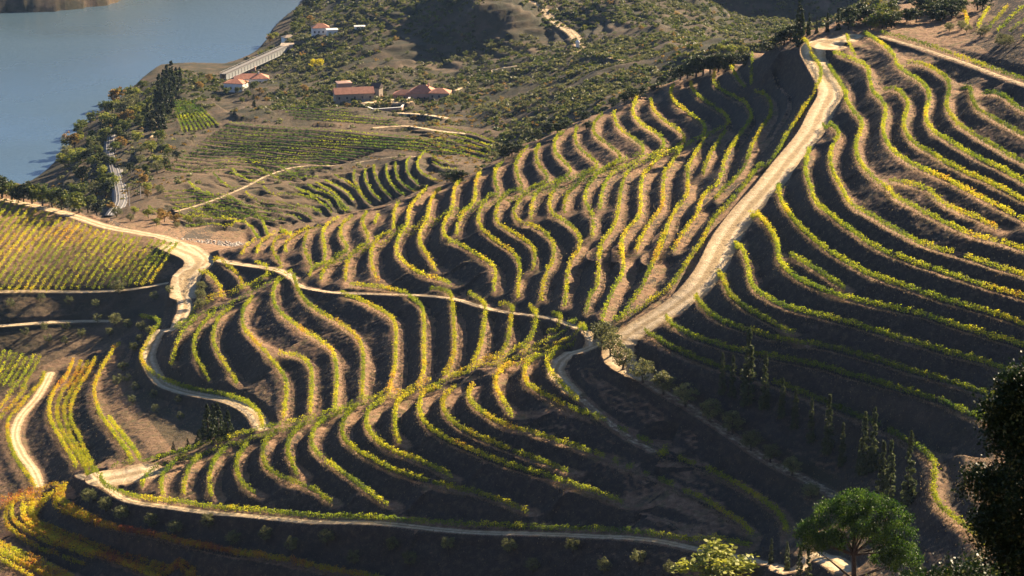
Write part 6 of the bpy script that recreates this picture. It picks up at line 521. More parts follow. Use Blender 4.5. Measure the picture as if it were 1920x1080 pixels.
TRACKS=[('main', 9, [(131.5, 881.9), (122.7, 877.7), (116.7, 878.0), (113.7, 866.3), (113.9, 847.1), (114.0, 825.4), (112.6, 803.1), (106.5, 781.0), (99.9, 756.8), (90.0, 731.8), (80.6, 707.5), (71.2, 687.7), (63.8, 668.1), (58.2, 647.5), (51.7, 632.6), (44.4, 624.3), (38.1, 619.0), (32.6, 614.0), (29.5, 610.2), (29.5, 601.4), (33.9, 594.3)]), ('lower', 4, [(33.9, 594.3), (39.8, 584.6), (46.4, 576.3), (51.4, 568.3), (56.2, 560.2), (60.8, 551.0), (65.3, 542.8), (70.9, 533.3), (77.1, 521.2), (80.2, 506.8)]), ('fork', 5, [(21.9, 624.0), (23.5, 614.7), (18.6, 615.8), (14.2, 616.6), (12.2, 611.4), (13.2, 603.2), (16.6, 594.0)]), ('fork_low', 3, [(16.2, 595.1), (21.4, 584.3), (26.1, 576.3), (31.3, 568.1), (36.5, 561.6)]), ('bottom', 7, [(61.9, 487.3), (65.4, 486.8), (69.3, 489.0), (73.5, 476.5)]), ('cross', 2.4, [(-78.6, 799.2), (-75.5, 786.0), (-66.6, 770.3), (-58.5, 760.0), (-43.2, 748.9), (-32.0, 739.2), (-19.1, 721.3), (-10.1, 701.3), (-3.3, 688.0), (4.9, 672.7), (12.7, 656.1), (17.7, 639.0), (21.2, 627.3)]), ('cross2', 4, [(-116.9, 856.7), (-107.2, 844.4), (-95.3, 828.3), (-86.0, 815.7), (-78.6, 799.2)]), ('left', 5.5, [(-222.7, 976.2), (-206.9, 966.6), (-187.4, 948.2), (-167.5, 924.6), (-150.1, 911.5), (-135.4, 899.7), (-121.9, 871.0), (-117.5, 853.1), (-125.6, 844.6), (-121.3, 820.0), (-119.0, 806.1), (-120.0, 789.3), (-126.1, 790.8), (-127.9, 783.5), (-127.4, 771.0), (-121.7, 748.1), (-115.5, 730.9), (-106.2, 715.4), (-95.2, 697.8), (-86.3, 680.8), (-78.2, 660.8), (-73.6, 643.0)]), ('leftb', 3.5, [(-198.1, 858.5), (-177.8, 860.2), (-155.9, 853.5), (-140.7, 848.6), (-127.6, 844.0)]), ('leftc', 3.5, [(-194.5, 839.3), (-182.4, 839.8), (-168.2, 839.8), (-153.2, 835.7)]), ('wland', 3.5, [(-166.1, 791.0), (-165.3, 762.8), (-166.7, 742.5), (-164.4, 720.9), (-157.6, 698.5), (-149.7, 678.4), (-143.4, 658.0)]), ('edge', 3, [(-128.8, 646.3), (-118.9, 627.0), (-109.8, 609.9), (-102.6, 602.5), (-86.0, 590.0), (-65.5, 575.5), (-44.7, 564.0), (-21.9, 552.4), (5.3, 537.8), (24.8, 526.7), (40.9, 515.4), (55.2, 504.8), (63.2, 488.3)]), ('apron', 14, [(-117.0, 629.7), (-112.3, 629.8), (-107.8, 630.8)]), ('saddle', 11, [(-134.7, 883.5), (-123.0, 863.7), (-120.0, 852.2), (-123.3, 842.2), (-121.7, 823.1)]), ('bend', 13, [(120.2, 866.1), (119.4, 875.5), (126.6, 876.1)]), ('right_top', 3.2, [(140.6, 874.9), (149.8, 845.2), (158.1, 805.6), (164.1, 761.9), (170.4, 726.5)])]
FTRACKS=[('villa', 3.5, [(-82.8, 1351.8), (-63.5, 1348.8), (-43.4, 1315.1), (-27.6, 1300.3)]), ('knoll', 5, [(-233.7, 1635.1), (-239.1, 1605.8), (-233.6, 1525.2), (-227.8, 1473.7), (-219.9, 1391.9), (-219.2, 1376.7)]), ('ftop', 5, [(-36.9, 1500.1), (-28.6, 1527.2), (-10.9, 1555.8), (0.0, 1549.3), (21.6, 1542.1), (36.0, 1543.9), (46.4, 1527.7), (58.3, 1468.9), (72.2, 1403.7)]), ('ravine', 9, [(16.0, 1719.5), (23.8, 1707.1), (31.2, 1677.5), (41.8, 1632.3), (46.1, 1581.7), (45.0, 1531.1)]), ('spur', 2.4, [(-157.8, 1052.5), (-145.8, 1095.5), (-137.5, 1135.7), (-129.4, 1187.0), (-116.2, 1227.8), (-93.1, 1229.9), (-75.6, 1230.2), (-51.5, 1210.1)]), ('yard', 15, [(-101.9, 1456.8), (-88.8, 1455.2), (-71.1, 1456.2)]), ('yardb', 5, [(-71.0, 1405.0), (-55.8, 1395.0), (-40.4, 1372.9)])]
PLACES={'track_olive': [(25.9, 614.7, 5.1), (25.0, 610.2, 5.0), (27.1, 603.9, 5.0), (30.0, 596.1, 4.9), (35.2, 589.1, 4.9), (40.3, 582.7, 4.8), (45.7, 576.1, 4.8), (51.5, 567.8, 4.7), (56.6, 560.5, 4.7), (60.5, 550.6, 4.1), (64.7, 543.6, 3.8), (69.0, 534.3, 3.7), (72.1, 521.7, 3.1)],
'bank_olive': [(-120.8, 618.2, 4.1), (-114.9, 609.8, 4.0), (-109.0, 602.6, 4.0), (-99.5, 594.5, 3.9), (-91.9, 587.4, 3.8), (-82.2, 582.8, 3.8), (-74.4, 573.9, 3.8), (-65.2, 569.6, 3.7), (-48.2, 560.5, 3.7), (-57.7, 563.1, 3.7), (-40.8, 552.7, 3.6), (-30.8, 551.0, 3.6), (-26.0, 544.4, 3.6), (-16.2, 543.3, 3.5), (-0.7, 535.3, 3.5), (5.0, 527.9, 3.4), (14.8, 527.0, 3.4), (22.1, 516.9, 3.4), (30.3, 513.3, 3.4), (37.4, 505.9, 3.3)],
'slope_olive': [(-136.1, 791.5, 3.9), (-136.2, 772.3, 3.8), (-136.2, 758.0, 3.7), (-127.6, 741.6, 3.7), (-118.8, 725.4, 3.6), (-126.1, 726.5, 3.6), (-115.8, 709.1, 3.5), (-108.1, 709.8, 3.5), (-105.5, 693.7, 3.4), (-132.5, 754.2, 3.7), (-176.7, 834.7, 4.1), (-168.5, 833.7, 4.1), (-161.1, 826.1, 4.1), (-156.5, 835.2, 4.1), (-134.0, 795.1, 3.9), (-135.3, 789.1, 3.9), (-136.7, 771.5, 3.8), (-136.3, 755.6, 3.7), (-173.5, 824.6, 4.1), (-166.3, 821.4, 4.1), (-192.2, 849.0, 4.2), (-181.4, 853.3, 4.2), (-170.3, 850.8, 4.2), (-158.9, 845.9, 4.1), (-134.4, 833.9, 4.1), (-127.1, 825.2, 4.0), (-183.7, 832.3, 4.1)],
'bush': [(-150.4, 848.6, 6.2), (-148.7, 827.9, 5.7), (-142.7, 820.6, 4.0), (-135.8, 809.0, 4.4), (-115.0, 822.2, 4.8), (-114.0, 811.1, 4.7), (-112.5, 798.5, 4.7), (-131.2, 798.6, 3.5), (-149.8, 821.0, 3.6)],
'cypress': [(55.1, 574.8, 6.5), (57.5, 571.9, 6.7), (61.1, 567.4, 12.0), (65.0, 563.2, 8.6), (68.8, 557.2, 6.3), (71.5, 551.7, 6.3), (74.7, 544.7, 6.5), (78.2, 538.6, 8.8), (80.8, 532.0, 6.4), (83.9, 525.9, 3.9), (84.8, 524.1, 9.2), (87.0, 523.8, 9.2), (86.3, 505.4, 8.9), (87.8, 503.2, 8.9), (90.6, 494.1, 10.2)],
'path_cypress': [(60.0, 496.9, 6.5), (62.7, 489.0, 7.2), (63.9, 476.0, 9.7), (65.4, 472.9, 10.1)],
'ridge_cypress': [(110.7, 882.1, 14.6), (112.1, 883.6, 8.4), (116.1, 896.1, 6.4), (119.0, 895.2, 4.7), (122.9, 893.4, 5.5), (127.1, 893.5, 6.3)],
'knoll_cypress': [(-237.7, 1532.6, 22.7), (-238.3, 1556.5, 22.3), (-237.2, 1566.5, 24.6), (-236.6, 1582.8, 25.6), (-235.6, 1597.2, 19.0), (-235.6, 1616.2, 15.4), (-229.8, 1466.1, 20.3), (-226.9, 1467.8, 21.0), (-226.1, 1481.5, 21.9), (-225.1, 1417.2, 17.0), (-219.0, 1401.5, 17.4), (-217.4, 1408.4, 16.8), (-231.6, 1441.8, 15.2), (-225.4, 1501.2, 19.3), (-168.3, 1480.3, 9.1)],
'conifer': [(-87.5, 648.6, 12.9), (-84.0, 645.1, 9.6), (-91.8, 657.6, 11.4), (-93.7, 651.2, 5.8), (-97.1, 651.6, 3.6), (-101.0, 648.7, 3.6), (-90.6, 661.3, 9.8), (-103.5, 648.0, 2.3)],
'river_tree': [(-267.0, 1643.5, 9.2), (-254.6, 1596.0, 7.9), (-276.1, 1636.8, 9.8), (-267.1, 1612.4, 9.1), (-283.6, 1637.4, 9.6), (-268.3, 1604.1, 10.9), (-283.3, 1616.6, 13.4), (-248.2, 1546.8, 8.9), (-260.4, 1560.6, 13.2), (-277.2, 1575.0, 10.1), (-262.8, 1547.9, 12.9), (-282.6, 1575.7, 11.5), (-241.6, 1507.6, 8.0), (-266.3, 1546.1, 11.4), (-246.2, 1507.9, 11.5), (-255.4, 1516.5, 10.3), (-238.1, 1468.8, 7.4), (-250.2, 1487.7, 12.5), (-288.2, 1550.6, 9.8), (-271.8, 1514.7, 11.4), (-252.2, 1476.4, 10.9), (-238.3, 1450.5, 7.5), (-291.2, 1529.5, 10.1), (-264.8, 1480.7, 8.8), (-259.8, 1470.6, 12.6), (-291.9, 1518.9, 10.2), (-245.5, 1430.7, 10.6), (-262.3, 1460.6, 8.2), (-282.0, 1485.3, 7.2), (-270.1, 1461.3, 8.6), (-246.8, 1414.5, 10.5), (-282.4, 1473.4, 7.6), (-253.5, 1412.9, 10.5), (-291.5, 1479.6, 7.6), (-258.5, 1419.5, 7.4), (-283.6, 1464.4, 11.5), (-263.5, 1425.3, 7.9), (-237.6, 1374.9, 8.5), (-264.0, 1419.0, 8.6), (-258.4, 1398.5, 7.5), (-251.9, 1379.1, 7.7), (-237.7, 1351.3, 8.4), (-281.9, 1431.2, 10.1), (-284.5, 1424.7, 7.8), (-262.7, 1375.6, 10.1), (-257.7, 1365.1, 8.9), (-269.0, 1386.4, 11.2), (-231.6, 1304.8, 7.7), (-276.4, 1393.1, 9.0), (-241.6, 1324.9, 8.5), (-262.7, 1363.4, 10.7), (-235.1, 1302.3, 9.5), (-251.5, 1337.0, 6.7), (-242.3, 1315.5, 9.2), (-232.8, 1282.6, 6.7), (-247.4, 1295.7, 11.1), (-219.2, 1229.2, 6.7), (-223.9, 1231.0, 8.7), (-214.1, 1204.6, 7.9), (-215.3, 1198.0, 9.9), (-213.2, 1179.3, 9.3), (-221.3, 1195.8, 10.3), (-211.0, 1347.5, 8.1), (-225.9, 1364.0, 8.1), (-238.2, 1385.7, 8.3), (-209.3, 1308.5, 8.7), (-194.8, 1287.3, 5.9), (-197.2, 1282.1, 6.7), (-215.4, 1309.8, 5.9), (-193.4, 1268.7, 5.7), (-186.7, 1255.4, 6.3), (-209.7, 1278.0, 6.9), (-194.4, 1237.9, 6.9), (-188.1, 1223.9, 6.5), (-184.6, 1209.1, 5.5), (-190.4, 1208.3, 8.0), (-211.4, 1248.0, 5.9), (-196.5, 1215.1, 6.3), (-168.8, 1993.7, 9.2), (-175.4, 2012.4, 7.8), (-179.4, 2008.6, 10.6), (-184.7, 1993.7, 8.2), (-180.4, 1969.8, 9.9), (-182.0, 1949.6, 10.4), (-166.3, 1888.5, 6.9), (-182.3, 1927.2, 6.8), (-174.8, 1894.0, 9.1), (-174.2, 1848.7, 10.4), (-173.7, 1828.2, 8.1), (-193.0, 1870.3, 6.5), (-180.0, 1833.1, 6.8), (-197.1, 1877.0, 6.7), (-182.9, 1831.2, 7.1), (-197.5, 1868.5, 6.3), (-189.1, 1796.3, 6.3), (-190.7, 1788.4, 5.7), (-191.3, 1781.5, 6.6), (-196.8, 1792.6, 5.9), (-190.1, 1768.2, 4.6), (-206.2, 1772.6, 5.3), (-198.4, 1760.5, 5.8)],
'edge_tree': [(-222.0, 977.2, 12.4), (-217.5, 975.7, 10.5), (-226.5, 978.7, 11.9), (-211.5, 972.5, 9.0), (-207.4, 969.4, 9.9), (-202.1, 965.7, 10.3), (-197.9, 965.2, 9.4), (-192.5, 957.6, 10.2), (-230.6, 1170.6, 11.4), (-183.7, 950.5, 10.6), (-212.1, 1121.1, 9.8), (-202.4, 1092.7, 7.9), (-213.5, 970.8, 4.7), (-237.7, 1219.4, 13.0), (-253.9, 1256.6, 11.0)],
'dark_shrub': [(-32.5, 1122.7, 5.9), (-22.8, 874.1, 5.4), (-20.3, 873.1, 4.6), (-3.1, 883.6, 4.2), (0.0, 884.4, 4.6), (2.5, 885.1, 3.4), (10.7, 904.3, 3.9), (19.5, 1217.3, 5.8), (18.2, 906.3, 4.3), (21.8, 908.6, 3.9), (29.3, 921.3, 3.5), (53.7, 1202.5, 4.0), (46.3, 938.1, 4.4), (49.7, 941.1, 4.9), (53.2, 944.1, 4.5), (90.3, 1276.1, 6.6), (70.8, 959.4, 5.9), (73.9, 956.7, 6.8), (76.9, 952.4, 7.6), (79.6, 949.9, 8.1), (82.4, 946.1, 7.6), (85.7, 944.9, 7.6), (88.9, 938.4, 6.6), (126.0, 1283.5, 6.7), (93.9, 923.9, 4.8), (100.8, 899.7, 3.8), (103.3, 894.8, 4.7), (106.4, 894.9, 5.5), (109.0, 896.2, 5.5), (111.0, 898.8, 5.1), (29.8, 903.5, 3.0), (-35.6, 880.9, 2.9), (62.9, 959.0, 3.6), (59.3, 953.6, 2.7)],
'ridge_wood': [(180.0, 924.3, 5.3), (175.9, 925.1, 4.9), (183.9, 907.2, 5.8), (184.8, 901.9, 4.6), (170.7, 925.4, 6.5), (178.1, 914.5, 5.4), (164.8, 926.3, 6.7), (166.8, 925.1, 6.3), (173.0, 918.7, 6.1), (174.5, 915.5, 5.0), (176.2, 907.3, 5.5), (167.6, 915.6, 4.9), (163.3, 914.8, 4.4), (168.2, 910.2, 5.1), (150.8, 915.3, 6.5), (172.4, 899.3, 5.6), (169.6, 900.4, 6.2), (148.7, 910.7, 6.0), (144.4, 911.5, 5.3), (164.8, 898.5, 4.7), (145.9, 907.4, 6.5), (139.9, 910.2, 6.8), (155.5, 902.9, 5.3), (141.7, 907.9, 5.4), (148.9, 903.5, 4.8), (144.0, 905.6, 5.8), (135.8, 909.5, 5.9), (167.0, 892.6, 4.4), (158.3, 898.3, 5.3), (149.9, 900.6, 5.7), (145.7, 902.3, 5.0), (139.3, 903.5, 6.5), (132.0, 904.3, 6.7), (142.2, 899.6, 6.3), (133.4, 900.4, 6.7), (143.9, 891.2, 6.4), (145.4, 890.0, 4.5), (147.3, 889.2, 5.6), (139.2, 889.5, 5.2), (131.1, 892.2, 5.0)],
'grey_olive': [(166.4, 873.5, 3.1), (170.1, 867.5, 4.0), (170.6, 858.8, 3.7), (165.5, 867.2, 3.8), (173.5, 839.6, 4.0), (171.6, 839.3, 3.7), (174.7, 811.5, 3.0), (175.2, 805.8, 2.9), (173.3, 812.1, 3.9), (174.2, 800.7, 3.4), (173.0, 804.3, 3.1), (172.0, 807.7, 3.3)],
'saddle_bush': [(-194.6, 1089.0, 4.9), (-177.0, 1049.8, 3.9), (-185.9, 1053.5, 5.5), (-160.0, 1020.9, 5.2), (-165.9, 1020.9, 4.8), (-174.4, 1023.3, 4.1), (-156.6, 1008.8, 5.6), (-148.2, 1024.0, 5.0), (-143.4, 1027.3, 4.8), (-151.1, 1004.7, 5.6), (-158.4, 997.3, 3.7), (-149.4, 997.5, 3.1), (-191.2, 1169.7, 6.0), (-183.5, 1132.2, 5.4), (-174.7, 1115.4, 4.8), (-179.5, 1105.3, 4.7)],
'farm_tree': [(-208.1, 1632.9, 3.3), (-193.0, 1623.1, 4.4), (-216.0, 1625.9, 6.3), (-211.1, 1623.7, 4.6), (-197.8, 1616.9, 5.0), (-219.3, 1613.7, 6.1), (-187.6, 1593.2, 6.0), (-231.5, 1612.2, 4.9), (-178.8, 1580.2, 5.7), (-198.2, 1593.5, 4.1), (-219.2, 1599.0, 5.7), (-155.9, 1552.5, 5.8), (-135.0, 1526.5, 3.2), (-185.9, 1574.5, 3.7), (-139.5, 1529.9, 6.0), (-179.0, 1567.6, 4.3), (-191.4, 1574.7, 5.1), (-168.3, 1553.1, 3.9), (-153.8, 1539.8, 3.0), (-199.0, 1578.3, 6.3), (-215.3, 1580.5, 3.1), (-141.8, 1523.6, 3.6), (-172.0, 1548.6, 5.0), (-179.6, 1547.2, 6.1), (-162.4, 1531.7, 3.3), (-125.2, 1499.7, 3.0), (-137.2, 1509.7, 3.0), (-155.1, 1525.0, 6.1), (-205.6, 1560.1, 4.2), (-120.8, 1491.5, 3.8), (-171.4, 1529.6, 3.6), (-181.8, 1533.2, 4.3), (-199.7, 1547.4, 4.8), (-128.9, 1489.3, 4.7), (-162.7, 1510.2, 3.8), (-118.0, 1473.1, 5.1), (-150.2, 1483.7, 3.6), (-142.2, 1469.6, 5.6), (-114.4, 1451.2, 3.9), (-118.7, 1451.1, 3.6), (-31.5, 1460.7, 4.2), (-36.1, 1460.1, 3.7), (-29.7, 1448.5, 2.8), (-26.8, 1446.7, 3.8), (-36.1, 1444.3, 4.3), (-32.0, 1441.6, 3.2), (-26.4, 1437.1, 3.5), (-29.0, 1437.1, 2.7), (-27.5, 1417.1, 3.9), (-38.6, 1421.2, 4.1), (-103.9, 1432.9, 3.7), (-31.3, 1407.6, 4.2), (-36.8, 1408.3, 3.1), (-44.1, 1410.3, 4.1), (-40.0, 1404.2, 3.0), (-73.4, 1406.8, 2.8), (-44.8, 1394.9, 2.9), (-49.3, 1390.6, 3.2), (-60.4, 1392.2, 3.1), (-69.0, 1392.4, 3.5), (-50.7, 1380.9, 2.9), (-70.9, 1385.3, 3.6)],
'orchard': [(-18.5, 1440.6, 2.2), (-23.3, 1448.0, 2.1), (-18.0, 1434.9, 2.6), (-28.9, 1446.9, 2.1), (-14.3, 1418.7, 2.3), (-16.0, 1421.6, 2.3), (-31.3, 1441.5, 2.1), (-23.1, 1431.8, 2.5), (-18.9, 1420.8, 2.6), (-29.0, 1433.3, 2.0), (-20.4, 1418.3, 2.0), (-12.4, 1399.1, 2.3), (-21.5, 1413.7, 2.4), (-19.0, 1404.9, 2.4), (-20.9, 1406.6, 2.5), (-10.2, 1385.1, 2.3), (-15.2, 1388.0, 2.4), (-9.9, 1374.2, 2.1), (-28.4, 1403.9, 2.6), (-21.1, 1393.8, 2.5), (-22.3, 1395.9, 2.0), (-16.0, 1382.6, 2.3), (-19.8, 1388.2, 2.1), (-21.7, 1390.0, 2.5), (-11.1, 1369.2, 1.9), (-7.3, 1361.5, 2.4), (-27.5, 1394.3, 2.1), (-9.6, 1364.8, 2.2), (-19.8, 1380.4, 2.3), (-13.0, 1366.4, 2.0), (-8.3, 1357.7, 2.0), (-8.3, 1353.8, 2.3), (-6.7, 1346.8, 2.3), (-15.6, 1360.9, 2.2), (-19.0, 1364.9, 2.3), (-10.7, 1348.3, 2.0), (-26.0, 1370.6, 2.2), (-23.2, 1363.5, 2.4), (-10.6, 1341.8, 2.4), (-14.9, 1347.4, 2.5), (-12.5, 1334.8, 2.2), (-21.6, 1348.7, 2.5), (-14.1, 1335.0, 2.3), (-17.5, 1335.1, 2.5)],
'hill_tree': [(-119.7, 1802.2, 3.5), (-109.6, 1784.9, 4.0), (-104.3, 1771.1, 3.4), (-95.3, 1758.1, 3.5), (-54.5, 1707.7, 5.7), (-66.1, 1721.9, 5.9), (-138.3, 1824.4, 5.6), (-124.6, 1785.0, 6.1), (-134.2, 1801.9, 5.5), (-73.4, 1730.0, 5.3), (-62.9, 1709.3, 4.4), (-90.1, 1740.0, 4.0), (-33.0, 1664.5, 4.4), (-63.7, 1706.9, 3.7), (-153.6, 1834.2, 5.8), (-159.4, 1847.1, 6.1), (-155.4, 1826.3, 6.2), (-114.9, 1735.6, 5.9), (-122.3, 1742.7, 3.8), (-88.6, 1714.8, 5.1), (-127.9, 1748.7, 4.3), (-30.8, 1655.5, 3.2), (-53.6, 1685.6, 3.2), (-70.4, 1695.3, 3.3), (-36.0, 1657.1, 3.4), (-139.0, 1755.8, 5.1), (-30.6, 1652.7, 5.3), (-117.6, 1722.2, 3.9), (-14.7, 1641.6, 4.6), (-47.1, 1669.3, 4.7), (-27.4, 1648.3, 3.7), (-83.8, 1694.7, 5.2), (-62.0, 1680.1, 4.0), (-163.4, 1789.4, 4.6), (-98.1, 1696.3, 5.1), (-90.0, 1690.2, 5.2), (-11.9, 1633.1, 4.1), (-85.5, 1686.6, 5.6), (-76.7, 1682.0, 3.4), (-125.4, 1706.8, 4.8), (-42.2, 1653.3, 3.9), (-11.8, 1628.9, 3.6), (-5.9, 1624.1, 3.4), (-14.6, 1629.7, 5.6), (-141.6, 1720.8, 4.7), (-103.1, 1671.0, 4.2), (-87.8, 1665.7, 4.4), (-152.1, 1726.5, 3.9), (-58.4, 1654.5, 3.3), (-136.6, 1699.8, 5.1), (-94.4, 1659.6, 5.2), (-7.0, 1609.4, 5.2), (-33.3, 1630.5, 5.1), (-126.8, 1676.7, 4.6), (-97.9, 1650.0, 3.9), (1.1, 1590.9, 5.2), (-75.4, 1643.6, 3.2), (-107.5, 1650.8, 5.5), (-157.3, 1714.7, 5.7), (5.2, 1582.9, 3.7), (-116.2, 1653.7, 5.0), (-150.9, 1695.9, 4.1), (-42.1, 1625.3, 4.4), (-14.4, 1600.2, 3.3), (-112.1, 1640.9, 3.1), (-120.5, 1646.2, 4.6), (-140.2, 1671.1, 3.6), (-96.8, 1629.9, 3.7), (-36.3, 1613.7, 4.0), (-124.3, 1642.1, 5.7), (-85.8, 1623.9, 3.6), (-119.0, 1634.2, 5.2), (-88.8, 1619.0, 4.8), (-131.5, 1643.2, 5.1), (-23.4, 1596.0, 3.9), (-17.5, 1581.2, 4.4), (-122.1, 1622.0, 4.1), (1.5, 1551.8, 2.9), (-124.9, 1621.2, 5.1), (-83.3, 1591.1, 4.1), (-140.0, 1629.2, 3.5), (-14.7, 1559.4, 5.4), (-127.3, 1604.7, 3.2), (-140.1, 1619.0, 5.0), (-31.3, 1571.1, 5.3), (-119.9, 1592.1, 3.8), (-63.8, 1576.9, 5.0), (-33.8, 1566.9, 3.1), (-59.6, 1572.8, 4.5), (-96.2, 1567.1, 4.7), (-102.6, 1563.9, 4.5), (-78.8, 1562.1, 3.0), (-56.4, 1566.4, 5.1), (-49.5, 1565.6, 4.4), (-35.7, 1556.2, 5.3), (-101.9, 1556.1, 4.1), (-77.1, 1554.2, 5.3), (-58.7, 1557.9, 4.1), (-138.3, 1586.0, 3.2), (-89.5, 1547.7, 2.9), (-21.7, 1531.7, 3.4), (-49.5, 1549.5, 3.9), (-114.1, 1547.6, 4.1), (-98.1, 1538.0, 3.6), (-40.5, 1537.5, 3.4), (-31.6, 1529.0, 4.5), (-109.3, 1519.6, 4.9), (-59.4, 1512.1, 3.6), (-72.6, 1505.0, 4.2), (-54.6, 1501.2, 4.9), (56.0, 1413.5, 2.1), (38.6, 1456.0, 2.2), (36.2, 1461.2, 3.2), (25.2, 1485.8, 3.8), (4.8, 1529.8, 3.3), (56.2, 1384.7, 3.1), (35.1, 1445.5, 2.7), (3.0, 1522.2, 2.2), (31.9, 1443.7, 2.9), (84.0, 1303.6, 2.6), (45.8, 1391.0, 2.1), (74.0, 1324.0, 2.5), (60.0, 1347.9, 3.6), (81.8, 1298.0, 1.9), (39.5, 1397.8, 3.1), (76.9, 1303.1, 2.4), (18.1, 1456.3, 2.5), (54.5, 1331.4, 3.5), (18.5, 1440.0, 3.4), (-10.4, 1507.7, 4.1), (-11.2, 1489.8, 2.7), (57.7, 1288.9, 3.3), (15.9, 1420.4, 2.3), (60.4, 1276.5, 2.4), (65.7, 1270.7, 3.1), (27.1, 1367.5, 3.9), (-2.7, 1452.6, 2.7), (43.3, 1299.2, 2.0), (-14.4, 1468.3, 3.9), (63.2, 1254.7, 2.5), (28.1, 1350.4, 3.2), (57.7, 1250.3, 3.0), (-26.4, 1482.8, 2.4), (14.6, 1390.1, 3.7), (5.0, 1416.3, 3.5), (37.0, 1309.6, 2.2), (31.6, 1324.0, 2.1), (-6.8, 1432.0, 3.9), (-2.4, 1422.9, 3.0), (33.0, 1305.4, 3.6), (9.3, 1383.9, 2.8), (41.5, 1268.6, 3.1), (43.6, 1257.9, 2.0), (-26.9, 1448.0, 4.0), (-17.8, 1431.5, 3.1), (19.4, 1335.0, 2.9), (49.2, 1223.6, 2.5), (-23.8, 1439.4, 2.7), (38.9, 1253.6, 2.0), (43.7, 1233.4, 2.1), (-6.0, 1390.4, 2.8), (15.3, 1330.3, 3.7), (-3.6, 1380.6, 3.7), (5.3, 1352.3, 2.6), (7.3, 1345.5, 3.8), (12.2, 1330.0, 3.7), (39.3, 1228.8, 3.1), (35.0, 1244.0, 3.0), (-12.6, 1382.1, 2.6), (9.5, 1330.4, 2.9), (-10.2, 1371.9, 3.0), (35.9, 1234.1, 2.2), (41.7, 1212.3, 1.8), (-5.4, 1360.5, 3.0), (36.0, 1222.4, 3.2), (4.2, 1326.0, 2.6), (17.9, 1279.3, 2.2), (-12.8, 1348.5, 3.4), (8.8, 1301.7, 2.3), (-7.1, 1336.8, 3.4), (-7.7, 1328.0, 2.0), (12.3, 1281.3, 3.3), (2.5, 1302.5, 2.6), (16.2, 1260.5, 2.1), (25.1, 1228.0, 2.9), (0.1, 1302.1, 2.4), (23.2, 1231.6, 3.2), (11.9, 1258.7, 2.7), (-5.5, 1294.5, 2.2), (20.0, 1227.6, 2.7), (-2.1, 1278.1, 2.2), (7.8, 1235.1, 2.4), (-3.5, 1249.2, 1.8), (3.6, 1231.2, 2.5), (1.3, 1234.2, 2.5), (-17.5, 1249.1, 2.7), (-3.6, 1233.9, 2.5), (-9.4, 1236.9, 1.8), (-10.6, 1227.3, 2.1), (-17.0, 1212.7, 2.1), (121.0, 1730.4, 4.6), (139.2, 1738.3, 4.3), (92.4, 1681.0, 5.0), (69.1, 1690.2, 4.6), (115.8, 1706.6, 4.9), (122.3, 1717.5, 4.4), (127.3, 1724.9, 4.4), (63.7, 1692.3, 4.8), (58.0, 1701.0, 3.4), (72.1, 1677.5, 5.0), (54.2, 1705.4, 4.6), (81.1, 1670.6, 3.0), (131.1, 1725.4, 5.0), (112.1, 1690.5, 2.9), (97.7, 1657.0, 3.0), (70.7, 1667.7, 4.2), (91.5, 1650.5, 4.4), (139.5, 1718.6, 5.0), (109.1, 1658.5, 3.2), (134.3, 1706.7, 4.3), (143.8, 1718.0, 5.2), (60.2, 1674.1, 3.2), (51.7, 1686.5, 3.5), (68.5, 1648.5, 4.3), (150.7, 1714.3, 4.0), (118.6, 1650.9, 4.6), (57.6, 1662.8, 4.0), (73.5, 1632.3, 4.9), (104.7, 1611.9, 3.3), (62.4, 1645.1, 3.0), (65.7, 1637.2, 2.7), (95.4, 1585.4, 4.4), (105.3, 1586.4, 4.6), (145.3, 1660.8, 3.2), (138.2, 1640.1, 4.5), (85.4, 1575.7, 2.9), (109.4, 1560.0, 4.0), (100.7, 1543.6, 3.3), (115.5, 1570.0, 3.8), (87.9, 1560.8, 4.5), (83.0, 1569.3, 4.3), (115.9, 1557.7, 3.9), (107.3, 1541.2, 3.0), (93.3, 1537.2, 3.0), (115.3, 1531.5, 3.4), (99.1, 1507.0, 2.9), (64.2, 1581.7, 3.7), (125.5, 1547.1, 2.9), (70.0, 1565.9, 3.4), (61.2, 1584.2, 3.2), (85.2, 1532.0, 3.2), (78.1, 1545.1, 3.7), (49.4, 1606.8, 4.4), (105.4, 1498.7, 4.2), (131.0, 1532.7, 4.0), (78.5, 1527.1, 2.7), (116.8, 1487.3, 2.5), (89.1, 1495.5, 3.0), (121.3, 1481.3, 2.8), (109.2, 1457.2, 4.3), (113.5, 1461.5, 2.9), (50.4, 1566.2, 4.7), (56.0, 1551.2, 4.7), (60.4, 1536.0, 2.8), (79.1, 1490.0, 4.1), (101.9, 1423.1, 2.7), (56.3, 1537.2, 4.6), (76.1, 1486.1, 3.0), (70.6, 1495.6, 4.5), (87.2, 1449.0, 2.9), (73.8, 1481.2, 3.6), (56.9, 1519.0, 3.0), (60.7, 1502.2, 3.9), (58.3, 1504.8, 4.2), (63.8, 1484.1, 3.6), (79.9, 1439.4, 3.8), (96.9, 1379.5, 4.2), (79.0, 1417.7, 4.3), (89.5, 1381.8, 2.4), (97.3, 1355.4, 3.1), (144.7, 1316.4, 4.0), (125.9, 1321.7, 3.8), (136.3, 1312.3, 4.0), (123.5, 1321.1, 3.9), (121.4, 1320.9, 3.6), (116.1, 1320.4, 2.8), (110.0, 1314.4, 3.2), (118.7, 1294.3, 4.1), (113.7, 1290.8, 3.2), (93.3, 1303.4, 2.5), (100.8, 1294.9, 4.0), (97.0, 1290.3, 2.6), (92.5, 1283.5, 2.9), (79.3, 1270.1, 3.8), (74.0, 1269.7, 4.1), (64.8, 1274.0, 4.0), (53.9, 1270.6, 3.5), (64.8, 1258.5, 3.0)],
